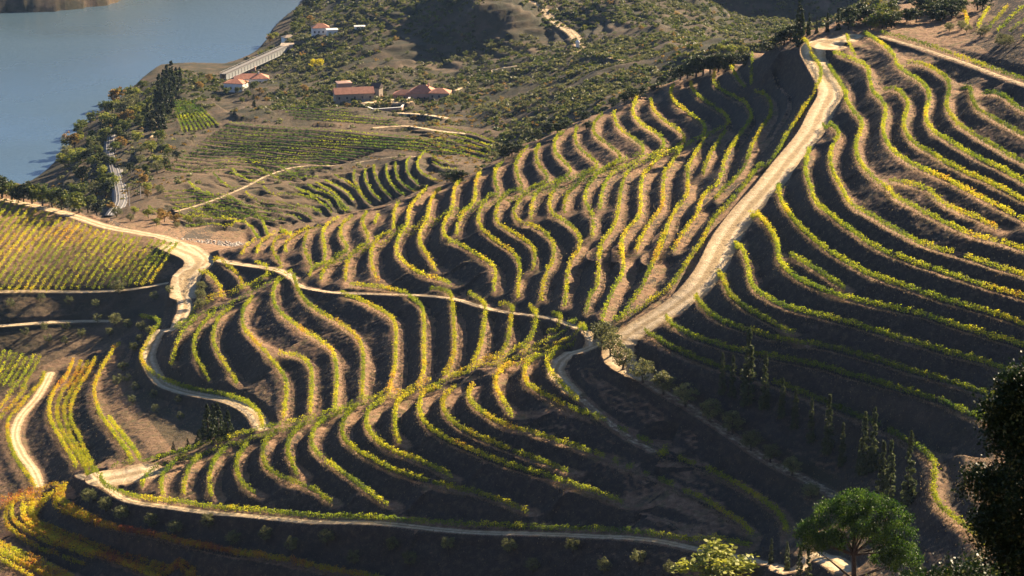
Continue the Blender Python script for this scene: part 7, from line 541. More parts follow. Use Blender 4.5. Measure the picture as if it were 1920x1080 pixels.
'gold_shrub': [(51.9, 1249.5, 3.3), (29.2, 1295.9, 2.2), (24.1, 1306.9, 2.6), (41.1, 1235.8, 2.4), (35.5, 1255.4, 2.2), (33.6, 1262.4, 2.6), (23.5, 1297.7, 2.2), (17.1, 1309.1, 2.5), (35.7, 1238.3, 2.5), (15.7, 1302.0, 2.5), (26.5, 1255.7, 3.5), (34.2, 1223.5, 3.1), (29.8, 1235.3, 2.2), (12.2, 1291.5, 3.0), (25.7, 1242.1, 3.5), (4.9, 1286.9, 3.4), (-3.7, 1302.7, 3.5), (-6.2, 1299.2, 3.2), (13.7, 1249.5, 3.3), (16.0, 1238.5, 2.8), (5.6, 1258.5, 2.5), (-11.8, 1280.3, 2.5), (-6.5, 1272.5, 2.6), (-25.0, 1287.3, 2.5), (3.9, 1251.3, 3.5), (-19.3, 1274.9, 3.0), (-25.0, 1279.3, 3.2), (-11.5, 1265.8, 3.5), (-9.1, 1258.8, 2.5), (-10.1, 1243.7, 2.4), (-20.1, 1271.6, 2.8), (-38.0, 1273.9, 2.9), (-44.1, 1265.9, 2.7), (-38.1, 1256.9, 2.0), (-33.6, 1253.4, 2.2), (-39.4, 1241.1, 1.9), (-14.3, 1240.8, 2.2), (-38.6, 1226.1, 2.3), (-35.1, 1218.5, 2.8), (-41.4, 1202.6, 2.8), (-13.9, 1203.8, 2.4), (-22.9, 1197.1, 2.7), (-27.8, 1190.4, 2.0), (-34.0, 1178.2, 1.9), (-36.8, 1175.7, 2.2), (-17.6, 1175.2, 2.7), (-28.6, 1167.1, 1.7), (-28.9, 1154.3, 2.2)],
'yellow_tree': [(-143.2, 1646.3, 7.0), (-137.9, 1638.3, 7.7), (86.0, 1362.4, 3.9), (130.6, 1294.0, 7.9), (124.4, 1299.0, 7.4), (119.0, 1307.1, 6.2)],
'bright_tree': [(48.7, 497.9, 7.8)]}
PTS={'dark_slope': (-97.6, 682.8, 90.8), 'right_slope': (91.2, 514.8, 136.3), 'left_slope': (-129.3, 726.7, 81.1), 'left_bank': (-171.6, 825.2, 72.6), 'low_left': (-152.6, 690.7, 75.5), 'h1': (-193.2, 1587.6, 19.2), 'h2': (-185.0, 1611.7, 17.9), 'h3': (-101.9, 1456.8, 36.8), 'h4': (-69.5, 1481.4, 36.1), 'h5': (-58.2, 1476.9, 36.3), 'h6': (-46.6, 1470.3, 36.9), 'h7': (-148.9, 1775.1, 22.8), 'h8': (-138.7, 1761.9, 26.3), 'h9': (-115.7, 1737.3, 32.6), 'h10': (-112.1, 1512.7, 33.9), 'h11': (-89.0, 1494.5, 35.6), 'h12': (-177.0, 1811.9, 12.6), 'y1': (-108.9, 1472.6, 35.7), 'y2': (-87.6, 1434.1, 37.9), 'y3': (-70.4, 1440.2, 38.1), 'y4': (-66.3, 1472.2, 36.5), 'y5': (-76.5, 1481.3, 36.1), 'y6': (-91.8, 1476.8, 36.3), 'house_a': (-189.2, 1608.1, 17.9), 'house_a2': (-197.3, 1594.2, 18.3), 'quinta': (-92.9, 1466.0, 36.7), 'quinta2': (-101.2, 1436.2, 37.5), 'wing': (-63.3, 1457.7, 37.3), 'wing2': (-46.1, 1454.7, 37.9), 'villa': (-149.1, 1777.9, 22.7), 'villa2': (-141.6, 1771.9, 25.4), 'hut': (-115.8, 1739.3, 32.7), 'pinkh': (-113.7, 1530.0, 33.0), 'tallh': (-89.4, 1494.5, 35.6), 'station': (-177.6, 1813.5, 12.3), 'br0': (-210.6, 1656.1, 12.5), 'br1': (-170.8, 1763.5, 14.8), 'pier': (-182.2, 1659.5, 14.6), 'abut': (-174.2, 1721.8, 12.9), 'pole': (-185.1, 1085.4, 60.1), 'yard': (-81.7, 1450.4, 37.4), 'rub': (-125.8, 940.5, 79.5), 'whitep': (44.4, 1547.9, 54.5), 'railA': (-189.8, 1065.5, 60.1), 'railB': (-193.7, 1113.1, 54.9), 'railC': (-215.7, 1232.6, 37.4), 'railD': (-233.4, 1318.8, 26.5), 'railE': (-247.4, 1393.1, 19.5), 'railF': (-259.1, 1475.9, 13.5), 'pole2': (-183.2, 1107.7, 58.4), 'fgt': (102.1, 457.9, 144.4)}

# ------------------------------------------------------------------ helpers
rng = np.random.RandomState(7)
def tag(o, label=None, cat=None, group=None, kind=None):
    if label: o['label'] = label
    if cat: o['category'] = cat
    if group: o['group'] = group
    if kind: o['kind'] = kind
    return o
def raw_mesh(name, V, F, mats, attrs=None, smooth=False):
    """V (n,3), F (m,k) index array with k = 3 or 4"""
    V = np.asarray(V, 'f4'); F = np.asarray(F, 'i4'); k = F.shape[1]
    me = bpy.data.meshes.new(name)
    me.vertices.add(len(V)); me.vertices.foreach_set('co', V.ravel())
    me.loops.add(F.size); me.loops.foreach_set('vertex_index', F.ravel())
    me.polygons.add(len(F)); me.polygons.foreach_set('loop_start', np.arange(0, F.size, k, dtype='i4'))
    try: me.polygons.foreach_set('loop_total', np.full(len(F), k, 'i4'))
    except Exception: pass
    for m in (mats if isinstance(mats, (list, tuple)) else [mats]): me.materials.append(m)
    for n, a in (attrs or {}).items():
        at = me.attributes.new(n, 'FLOAT', 'POINT'); at.data.foreach_set('value', np.asarray(a, 'f4'))
    me.update(calc_edges=True)
    if smooth: me.polygons.foreach_set('use_smooth', np.ones(len(F), bool))
    return me
def link(name, me, parent=None):
    o = bpy.data.objects.new(name, me); COL.objects.link(o)
    if parent: o.parent = parent
    return o
def empty(name, loc, rz=0, s=1):
    o = bpy.data.objects.new(name, None); COL.objects.link(o); o.empty_display_size = .5
    o.location = loc; o.rotation_euler = (0, 0, rz); o.scale = (s, s, s); return o
def copy_tree(o, parent=None):
    c = o.copy(); COL.objects.link(c)
    if parent: c.parent = parent
    for ch in list(o.children): copy_tree(ch, c)
    return c
class MB:
    """collects boxes, prisms and tubes, builds one mesh"""
    def __init__(s): s.v = []; s.f = []
    def add(s, v, f):
        n = len(s.v); s.v += [tuple(p) for p in v]; s.f += [tuple(i + n for i in q) for q in f]
    def box(s, x0, y0, z0, x1, y1, z1):
        s.add([(x0,y0,z0),(x1,y0,z0),(x1,y1,z0),(x0,y1,z0),(x0,y0,z1),(x1,y0,z1),(x1,y1,z1),(x0,y1,z1)],
              [(0,3,2,1),(4,5,6,7),(0,1,5,4),(1,2,6,5),(2,3,7,6),(3,0,4,7)])
    def tube(s, a, b, r0, r1=None, n=7):
        r1 = r0 if r1 is None else r1
        a = np.array(a, float); b = np.array(b, float); d = b - a; d /= np.linalg.norm(d)
        u = np.cross(d, (0, 0, 1.)) if abs(d[2]) < .9 else np.cross(d, (1., 0, 0)); u /= np.linalg.norm(u); v = np.cross(d, u)
        ring = [(math.cos(2*math.pi*i/n), math.sin(2*math.pi*i/n)) for i in range(n)]
        P = [a + r0*(c*u + q*v) for c, q in ring] + [b + r1*(c*u + q*v) for c, q in ring]
        s.add(P, [(i, (i+1) % n, n+(i+1) % n, n+i) for i in range(n)] + [tuple(range(n))[::-1], tuple(range(n, 2*n))])
    def beam(s, a, b, w, h):
        a = np.array(a, float); b = np.array(b, float); d = b - a; d /= np.linalg.norm(d)
        u = np.cross(d, (0, 0, 1.)); u /= np.linalg.norm(u); v = np.cross(u, d)
        P = [p + i*u*w/2 + j*v*h/2 for p in (a, b) for i, j in ((-1,-1),(1,-1),(1,1),(-1,1))]
        s.add(P, [(0,1,2,3),(7,6,5,4),(0,4,5,1),(1,5,6,2),(2,6,7,3),(3,7,4,0)])
    def build(s, name, mat, parent=None):
        me = bpy.data.meshes.new(name); me.from_pydata(s.v, [], s.f); me.materials.append(mat); me.update()
        return link(name, me, parent)
# ------------------------------------------------------------------ materials
def new_mat(name):
    m = bpy.data.materials.new(name); m.use_nodes = True
    nt = m.node_tree; p = nt.nodes['Principled BSDF']; return m, nt, p
def N(nt, t, **kw):
    n = nt.nodes.new(t)
    for k, v in kw.items():
        if k in n.inputs.keys() if hasattr(n.inputs, 'keys') else False: n.inputs[k].default_value = v
        else: setattr(n, k, v)
    return n
def noise(nt, scale, detail=4, rough=.6, coord=None):
    n = nt.nodes.new('ShaderNodeTexNoise'); n.inputs['Scale'].default_value = scale
    n.inputs['Detail'].default_value = detail; n.inputs['Roughness'].default_value = rough
    if coord: nt.links.new(coord, n.inputs['Vector'])
    return n
def ramp(nt, fac, stops):
    r = nt.nodes.new('ShaderNodeValToRGB'); e = r.color_ramp.elements
    while len(e) > len(stops): e.remove(e[-1])
    while len(e) < len(stops): e.new(.5)
    for q, (p, c) in zip(e, stops): q.position = p; q.color = (*c, 1)
    nt.links.new(fac, r.inputs[0]); return r
def mix(nt, fac, a, b):
    m = nt.nodes.new('ShaderNodeMix'); m.data_type = 'RGBA'
    for sock, v in ((m.inputs[0], fac), (m.inputs[6], a), (m.inputs[7], b)):
        if isinstance(v, (int, float)): sock.default_value = v
        elif isinstance(v, tuple): sock.default_value = (*v, 1)
        else: nt.links.new(v, sock)
    return m.outputs[2]
def mathn(nt, op, a, b=0., clamp=False):
    m = nt.nodes.new('ShaderNodeMath'); m.operation = op; m.use_clamp = clamp
    for s, v in ((m.inputs[0], a), (m.inputs[1], b)):
        if isinstance(v, (int, float)): s.default_value = v
        else: nt.links.new(v, s)
    return m.outputs[0]
def attr(nt, name):
    a = nt.nodes.new('ShaderNodeAttribute'); a.attribute_name = name; return a.outputs['Fac']
def bump(nt, p, h, strength, dist):
    b = nt.nodes.new('ShaderNodeBump'); b.inputs['Strength'].default_value = strength; b.inputs['Distance'].default_value = dist
    nt.links.new(h, b.inputs['Height']); nt.links.new(b.outputs[0], p.inputs['Normal'])
def ground_material():
    m, nt, p = new_mat('hillside_soil')
    co = nt.nodes.new('ShaderNodeTexCoord').outputs['Object']
    n1 = noise(nt, .06, 5, .6, co); n2 = noise(nt, .55, 6, .7, co); n3 = noise(nt, 3.2, 3, .7, co); n4 = noise(nt, .018, 4, .55, co)
    soil = ramp(nt, n2.outputs[0], [(.28, (.13, .077, .045)), (.5, (.25, .15, .087)), (.75, (.40, .265, .165))])
    grass = ramp(nt, n2.outputs[0], [(.3, (.030, .026, .022)), (.5, (.048, .040, .032)), (.75, (.12, .09, .06))])  # bank grass and schist, darkened further to stand in for the banks' shade
    geo = nt.nodes.new('ShaderNodeNewGeometry'); sep = nt.nodes.new('ShaderNodeSeparateXYZ'); nt.links.new(geo.outputs['True Normal'], sep.inputs[0])
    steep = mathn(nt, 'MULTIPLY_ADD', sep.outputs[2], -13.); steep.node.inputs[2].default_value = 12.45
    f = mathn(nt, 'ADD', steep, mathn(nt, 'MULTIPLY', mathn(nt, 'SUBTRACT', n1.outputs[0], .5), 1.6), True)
    n5 = noise(nt, .22, 5, .75, co); weed = ramp(nt, n5.outputs[0], [(.52, (0, 0, 0)), (.62, (.75, .75, .75))])
    sg = mix(nt, weed.outputs[0], soil.outputs[0], (.13, .115, .05))
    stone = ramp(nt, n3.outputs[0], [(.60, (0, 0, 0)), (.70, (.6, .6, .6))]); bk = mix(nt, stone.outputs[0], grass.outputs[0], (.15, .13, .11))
    c = mix(nt, f, sg, bk)  # sloping faces take the dark bank colour, shade included
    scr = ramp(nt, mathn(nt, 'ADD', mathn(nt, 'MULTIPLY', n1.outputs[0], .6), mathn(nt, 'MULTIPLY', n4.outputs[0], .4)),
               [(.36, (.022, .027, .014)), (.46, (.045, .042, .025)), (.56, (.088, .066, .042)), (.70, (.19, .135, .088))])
    c = mix(nt, attr(nt, 'scrub'), c, scr.outputs[0])  # mask holds far scrub plus slopes painted dark in place of shade
    rd = ramp(nt, n2.outputs[0], [(.3, (.46, .34, .20)), (.7, (.80, .64, .42))])
    wob = mathn(nt, 'ADD', attr(nt, 'rutd'), mathn(nt, 'MULTIPLY', mathn(nt, 'SUBTRACT', n1.outputs[0], .5), .5))
    lane = ramp(nt, wob, [(0, (.62, .58, .50)), (.16, (.70, .66, .58)), (.30, (1, 1, 1)), (.50, (1.0, 1.0, 1.0)), (.68, (.80, .78, .74)), (.9, (.72, .66, .58))])
    lm = nt.nodes.new('ShaderNodeMix'); lm.data_type = 'RGBA'; lm.blend_type = 'MULTIPLY'; lm.inputs[0].default_value = 1.
    nt.links.new(rd.outputs[0], lm.inputs[6]); nt.links.new(lane.outputs[0], lm.inputs[7])
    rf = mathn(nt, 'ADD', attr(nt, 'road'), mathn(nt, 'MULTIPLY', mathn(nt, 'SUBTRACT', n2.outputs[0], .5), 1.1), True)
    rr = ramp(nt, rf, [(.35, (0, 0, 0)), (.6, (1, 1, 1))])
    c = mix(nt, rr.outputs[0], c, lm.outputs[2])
    sp = ramp(nt, n3.outputs[0], [(.3, (.72, .72, .72)), (.6, (1.12, 1.12, 1.12))])
    mm = nt.nodes.new('ShaderNodeMix'); mm.data_type = 'RGBA'; mm.blend_type = 'MULTIPLY'; mm.inputs[0].default_value = 1
    nt.links.new(c, mm.inputs[6]); nt.links.new(sp.outputs[0], mm.inputs[7])
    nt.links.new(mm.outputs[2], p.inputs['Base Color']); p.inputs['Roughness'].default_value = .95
    p.inputs['Specular IOR Level'].default_value = .1
    bump(nt, p, mathn(nt, 'ADD', n2.outputs[0], mathn(nt, 'MULTIPLY', n3.outputs[0], .5)), .9, .6)
    return m
def leaf_material(name, stops, trans=.45, rough=.6, spec=.2):
    m, nt, p = new_mat(name)
    r = ramp(nt, attr(nt, 'tint'), stops)
    oi = nt.nodes.new('ShaderNodeObjectInfo')
    hs = nt.nodes.new('ShaderNodeHueSaturation'); nt.links.new(r.outputs[0], hs.inputs['Color'])
    nt.links.new(mathn(nt, 'MULTIPLY_ADD', oi.outputs['Random'], .5), hs.inputs['Value']); hs.inputs['Value'].links[0].from_node.inputs[2].default_value = .75
    nt.links.new(hs.outputs[0], p.inputs['Base Color']); p.inputs['Roughness'].default_value = rough
    p.inputs['Specular IOR Level'].default_value = spec
    t = nt.nodes.new('ShaderNodeBsdfTranslucent'); nt.links.new(hs.outputs[0], t.inputs[0])
    ms = nt.nodes.new('ShaderNodeMixShader'); ms.inputs[0].default_value = trans
    nt.links.new(p.outputs[0], ms.inputs[1]); nt.links.new(t.outputs[0], ms.inputs[2])
    nt.links.new(ms.outputs[0], nt.nodes['Material Output'].inputs[0]); return m
def plain(name, c, rough=.8, var=.25, scale=1.5, spec=.3):
    m, nt, p = new_mat(name); co = nt.nodes.new('ShaderNodeTexCoord').outputs['Object']
    n = noise(nt, scale, 4, .65, co)
    r = ramp(nt, n.outputs[0], [(.3, tuple(v*(1-var) for v in c)), (.7, tuple(min(1, v*(1+var)) for v in c))])
    nt.links.new(r.outputs[0], p.inputs['Base Color']); p.inputs['Roughness'].default_value = rough; p.inputs['Specular IOR Level'].default_value = spec
    bump(nt, p, n.outputs[0], .3, .03); return m
M = dict(
 ground=ground_material(),
 vine=leaf_material('vine_leaves', [(0, (.06, .12, .01)), (.33, (.24, .29, .014)), (.55, (.52, .48, .02)), (.75, (.54, .28, .03)), (.9, (.34, .09, .035)), (1, (.24, .05, .03))], .58),
 straw=leaf_material('dry_grass_blades', [(0, (.10, .075, .04)), (1, (.34, .26, .15))], .4, .9, .05),
 olive=leaf_material('olive_leaves', [(0, (.07, .085, .035)), (.5, (.16, .17, .06)), (1, (.30, .28, .10))], .4),
 dark=leaf_material('dark_leaves', [(0, (.02, .032, .012)), (1, (.06, .08, .022))], .3),
 broad=leaf_material('broad_leaves', [(0, (.04, .065, .016)), (.5, (.10, .13, .022)), (1, (.24, .22, .03))], .4),
 gold=leaf_material('autumn_leaves', [(0, (.14, .11, .03)), (.5, (.30, .20, .04)), (1, (.42, .24, .08))], .4),
 yellow=leaf_material('yellow_leaves', [(0, (.30, .30, .02)), (1, (.75, .62, .02))], .5),
 pine=leaf_material('pine_needles', [(0, (.012, .034, .008)), (.5, (.035, .085, .011)), (1, (.13, .22, .02))], .35),
 bright=leaf_material('bright_leaves', [(0, (.09, .13, .02)), (1, (.38, .38, .05))], .45),
 gloss=leaf_material('glossy_leaves', [(0, (.008, .02, .004)), (.8, (.018, .04, .008)), (1, (.20, .21, .06))], .22, .5, .2),  # top stop paints sunlit leaves into the colour
 cyp=leaf_material('cypress_needles', [(0, (.035, .055, .02)), (1, (.13, .15, .05))], .3),
 bark=plain('bark', (.06, .048, .036), .95, .4, 4),
 post=plain('grey_timber', (.16, .13, .10), .9, .3, 3),
 white=plain('white_render', (.72, .70, .66), .8, .08, .6),
 stone=plain('stone_wall', (.34, .27, .20), .9, .3, 1.2),
 pink=plain('pink_render', (.42, .26, .2), .85, .12, .5),
 dkglass=plain('window_glass', (.03, .035, .045), .2, .1, 1, .6),
 shutter=plain('dark_shutter', (.07, .05, .04), .7, .2, 3),
 steel=plain('pale_steel', (.26, .27, .27), .5, .12, .8),
 gravel=plain('track_gravel', (.13, .12, .115), .95, .3, 1.5),
 rail=plain('rail_steel', (.33, .32, .31), .4, .1, 2),
 rock=plain('grey_rock', (.36, .32, .28), .9, .3, .8),
 yard=plain('yard_gravel', (.62, .50, .33), .95, .12, .6),
 asphalt=plain('asphalt', (.15, .15, .155), .9, .2, .7),
)
def tile_material():
    m, nt, p = new_mat('clay_tiles'); co = nt.nodes.new('ShaderNodeTexCoord').outputs['Object']
    wv = nt.nodes.new('ShaderNodeTexWave'); wv.inputs['Scale'].default_value = 1.2; wv.inputs['Distortion'].default_value = 1; nt.links.new(co, wv.inputs[0])
    n = noise(nt, .5, 5, .7, co)
    r = ramp(nt, n.outputs[0], [(.3, (.42, .14, .07)), (.7, (.70, .29, .16))])
    nt.links.new(mix(nt, mathn(nt, 'MULTIPLY', wv.outputs['Fac'], .25), r.outputs[0], (.2, .07, .04)), p.inputs['Base Color'])
    p.inputs['Roughness'].default_value = .85; bump(nt, p, wv.outputs['Fac'], .5, .08); return m
M['tile'] = tile_material()
def water_material():
    m, nt, p = new_mat('river_water'); co = nt.nodes.new('ShaderNodeTexCoord').outputs['Object']
    mp = nt.nodes.new('ShaderNodeMapping'); mp.inputs['Scale'].default_value = (1, .35, 1); nt.links.new(co, mp.inputs[0])
    a = noise(nt, .25, 5, .65, mp.outputs[0]); b = noise(nt, .006, 3, .5, co)
    p.inputs['Base Color'].default_value = (.055, .095, .13, 1); p.inputs['Roughness'].default_value = .3
    p.inputs['IOR'].default_value = 1.33; p.inputs['Specular IOR Level'].default_value = .5
    r = ramp(nt, b.outputs[0], [(.35, (.2, .2, .2)), (.65, (.36, .36, .36))]); nt.links.new(r.outputs[0], p.inputs['Roughness'])
    bump(nt, p, a.outputs[0], .5, .6); return m
M['water'] = water_material()
# ------------------------------------------------------------------ base relief (height above the river, metres)
def dec(t, ny, nx): return np.cumsum(np.cumsum(np.array(t, float).reshape(ny, nx), axis=0), axis=1)/10.
HA = dec(H1D, 126, 91); HB = dec(H2D, 125, 73)
def bil(x0, y0, s, H, x, y):
    i = np.clip((x-x0)/s, 0, H.shape[1]-1.001); j = np.clip((y-y0)/s, 0, H.shape[0]-1.001)
    a = i.astype(int); b = j.astype(int); u = i-a; v = j-b
    return H[b,a]*(1-u)*(1-v)+H[b,a+1]*u*(1-v)+H[b+1,a]*(1-u)*v+H[b+1,a+1]*u*v
def height(x, y):
    h2 = bil(-900, -100, 25, HB, x, y); h1 = bil(-360, 280, 8, HA, x, y)
    k = np.clip(np.minimum(np.minimum(x+360, 360-x), np.minimum(y-280, 1280-y))/40, 0, 1)
    return h2*(1-k)+h1*k
def vnoise(x, y, scale, seed):
    r = np.random.RandomState(seed); T = r.rand(256, 256); x = x/scale; y = y/scale
    a = np.floor(x).astype(int); b = np.floor(y).astype(int); u = x-a; v = y-b; u = u*u*(3-2*u); v = v*v*(3-2*v)
    q = lambda i, j: T[i & 255, j & 255]
    return (q(a,b)*(1-u)*(1-v)+q(a+1,b)*u*(1-v)+q(a,b+1)*(1-u)*v+q(a+1,b+1)*u*v)-.5
def sstep(a, b, x):
    t = np.clip((x-a)/(b-a), 0, 1); return t*t*(3-2*t)
# fan-shaped lattice: finer near the terraces, coarser far away and to the sides
YS = np.concatenate([np.arange(-55, 395, 7.), np.arange(395, 930, .55), np.arange(930, 1330, 1.25), np.arange(1330, 1900, 2.6), np.arange(1900, 2990, 18)])
UD = np.linspace(-.236, .236, 800)
side = .236 + (np.linspace(0, 1, 42)[1:]**1.6)*.62
US = np.concatenate([-side[::-1], UD, side])
nyv, nxv = len(YS), len(US)
Yg = np.repeat(YS[:, None], nxv, 1); Xg = US[None, :]*(Yg+60)
B0 = height(Xg, Yg)
def smooth_line(P, step):
    P = np.asarray(P, float); out = []
    n = len(P)
    for i in range(n-1):
        p0 = P[max(i-1, 0)]; p1 = P[i]; p2 = P[i+1]; p3 = P[min(i+2, n-1)]
        L = np.linalg.norm(p2-p1); k = max(1, int(round(L/step))); t = np.arange(k)[:, None]/k
        out.append(.5*((2*p1)+(-p0+p2)*t+(2*p0-5*p1+4*p2-p3)*t*t+(-p0+3*p1-3*p2+p3)*t**3))
    out.append(P[-1:]); Q = np.concatenate(out)
    # keep monotone spacing
    d = np.concatenate([[0], np.cumsum(np.linalg.norm(np.diff(Q, axis=0), axis=1))]); m = max(2, int(d[-1]/step)+1)
    s = np.linspace(0, d[-1], m)
    return np.stack([np.interp(s, d, Q[:, 0]), np.interp(s, d, Q[:, 1])], 1)
ORD = 'first second third fourth fifth sixth seventh eighth ninth tenth eleventh twelfth thirteenth fourteenth fifteenth sixteenth seventeenth eighteenth nineteenth twentieth'.split()
TENS = {2: 'twent', 3: 'thirt', 4: 'fort', 5: 'fift', 6: 'sixt', 7: 'sevent', 8: 'eight', 9: 'ninet'}
def ordn(n):
    if n < 20: return ORD[n]
    if n >= 99: return 'one hundred and '+(ordn(n-100) if n > 99 else 'none')
    t, u = TENS[(n+1)//10], (n+1) % 10
    return t+('y-'+ORD[u-1] if u else 'ieth')
ROWS = []
for z, t, wd, gaps, rank, pts in ROWDATA:
    P = np.array(pts, float).reshape(-1, 2)/10; lab = LAB[z][0]
    ROWS.append(dict(zone=z, t=t, w=wd, gaps=gaps, label=lab % ordn(rank) if '%s' in lab else lab, P=P))
BIG = 1e6
dL = np.full(B0.shape, BIG); zL = B0.copy(); dU = dL.copy(); zU = B0.copy(); wE = np.zeros(B0.shape)
def window(x0, x1, y0, y1):
    j0, j1 = np.searchsorted(YS, [y0, y1]); j1 = min(j1+1, nyv); j0 = max(j0-1, 0)
    us = [x0/(y0+60), x0/(y1+60), x1/(y0+60), x1/(y1+60)]
    i0, i1 = np.searchsorted(US, [min(us), max(us)]); return max(j0, 0), j1, max(i0-1, 0), min(i1+1, nxv)
RAD = 13.
for r in ROWS:
    if not r['t']: continue
    Q = smooth_line(r['P'], 3.5 if r['zone'] not in 'FGH' else 7); zz = height(Q[:, 0], Q[:, 1])
    zz = np.convolve(np.pad(zz, 3, mode='edge'), np.ones(7)/7, 'valid') if len(zz) > 3 else zz
    n = len(Q)-1; rad = RAD if r['zone'] not in 'FGH' else 15
    for i in range(n):
        a, b = Q[i], Q[i+1]; d = b-a; L = np.linalg.norm(d)
        if L < .01 or min(a[1], b[1]) < 200: continue
        j0, j1, i0, i1 = window(min(a[0], b[0])-rad, max(a[0], b[0])+rad, min(a[1], b[1])-rad, max(a[1], b[1])+rad)
        X = Xg[j0:j1, i0:i1]-a[0]; Y = Yg[j0:j1, i0:i1]-a[1]
        s = (X*d[0]+Y*d[1])/L; sc = np.clip(s, 0, L)
        over = np.where((i == 0) & (s < 0), -s, 0)+np.where((i == n-1) & (s > L), s-L, 0)
        px = X-sc*d[0]/L; py = Y-sc*d[1]/L; dist = np.hypot(px, py)
        side_ = (d[0]*Y-d[1]*X)   # >0 : left of travel = uphill
        perp = np.abs(side_)/L
        z = zz[i]+(zz[i+1]-zz[i])*sc/L
        we = 1-sstep(0, 4.5, over)
        dd = np.where(over > 0, np.hypot(perp, over), dist)
        m = (side_ > 0) & (dd < dL[j0:j1, i0:i1]) & (over < 4.5)
        dL[j0:j1, i0:i1][m] = dd[m]; zL[j0:j1, i0:i1][m] = (z*we+B0[j0:j1, i0:i1]*(1-we))[m]
        m = (side_ <= 0) & (dd < dU[j0:j1, i0:i1]) & (over < 4.5)
        dU[j0:j1, i0:i1][m] = dd[m]; zU[j0:j1, i0:i1][m] = (z*we+B0[j0:j1, i0:i1]*(1-we))[m]
Z = B0.copy()
EDGE = .95
hasL = dL < RAD; hasU = dU < RAD
both = hasL & hasU
D = dL+dU; wp = np.clip(D-EDGE-1.3*np.maximum(zU-zL, 0), .2*D, .38*D)
wp = np.minimum(wp, 3.4)
fz = sstep(930, 1010, Yg); wp = wp*(1-fz)+.66*D*fz
wob = 1+1.1*vnoise(Xg, Yg, 6., 11)
wp = wp*np.clip(wob, .8, 1.15)
t_ = np.clip((dL-wp)/np.maximum(D-EDGE-wp, .5), 0, 1)
back = .85+1.3*fz
zl_ = zL-back*np.clip(dL/np.maximum(wp, .3), 0, 1)
zb = zl_+(np.maximum(zU, zL-.3)-zl_)*(.35*sstep(0, 1, t_)+.65*t_)*1.0
tt = sstep(2.0, 7., dL); zoL = np.where(hasL, zL*(1-tt)+B0*tt, B0)
tt = sstep(.8, 5., dU); zoU = np.where(hasU, zU*(1-tt)+B0*tt, B0)
single = np.where(dL < dU, zoL, zoU)
wb = (1-sstep(9.5, RAD, dL))*(1-sstep(9.5, RAD, dU))
Z = np.where(both, zb*wb+single*(1-wb), single)
del t_, zb
# natural roughness and old terrace steps on the far hills
far = sstep(1150, 1300, Yg)*(1-(hasL | hasU))
Z += far*(vnoise(Xg, Yg, 34, 1)*5+vnoise(Xg, Yg, 12, 2)*2.2+vnoise(Xg, Yg, 90, 3)*6)*sstep(6, 18, Z)
st = 3.6; ph = (Z+vnoise(Xg, Yg, 60, 8)*5)/st; fr = ph-np.floor(ph)
Z += far*sstep(8, 16, Z)*(sstep(.0, .42, fr)-fr)*st*.85*sstep(-.1, .15, vnoise(Xg, Yg, 150, 5)+.12)
Z += vnoise(Xg, Yg, 1.1, 4)*.27+vnoise(Xg, Yg, 4.5, 6)*.32*(1-sstep(0, 1.5, dL)*0)
# terraces taper out softly where a row ends
ends = np.concatenate([[r['P'][0], r['P'][-1]] for r in ROWS if r['t'] and r['zone'] in ('M', 'N', 'O', 'R', 'Q', 'W')])
soft = np.zeros(B0.shape)
for ex, ey in ends:
    if ey < 300: continue
    j0, j1, i0, i1 = window(ex-11, ex+11, ey-11, ey+11)
    soft[j0:j1, i0:i1] = np.maximum(soft[j0:j1, i0:i1], 1-sstep(3, 10, np.hypot(Xg[j0:j1, i0:i1]-ex, Yg[j0:j1, i0:i1]-ey)))
def box(A, k, ax):
    P_ = np.pad(A, [(k+1, k) if a == ax else (0, 0) for a in (0, 1)], mode='edge'); c = np.cumsum(P_, axis=ax)
    n_ = A.shape[ax]; hi = [slice(None)]*2; lo = [slice(None)]*2; hi[ax] = slice(2*k+1, 2*k+1+n_); lo[ax] = slice(0, n_)
    return (c[tuple(hi)]-c[tuple(lo)])/(2*k+1)
Zs = Z
Zs = box(box(Zs, 3, 0), 5, 1)
Z = Z*(1-soft)+Zs*soft
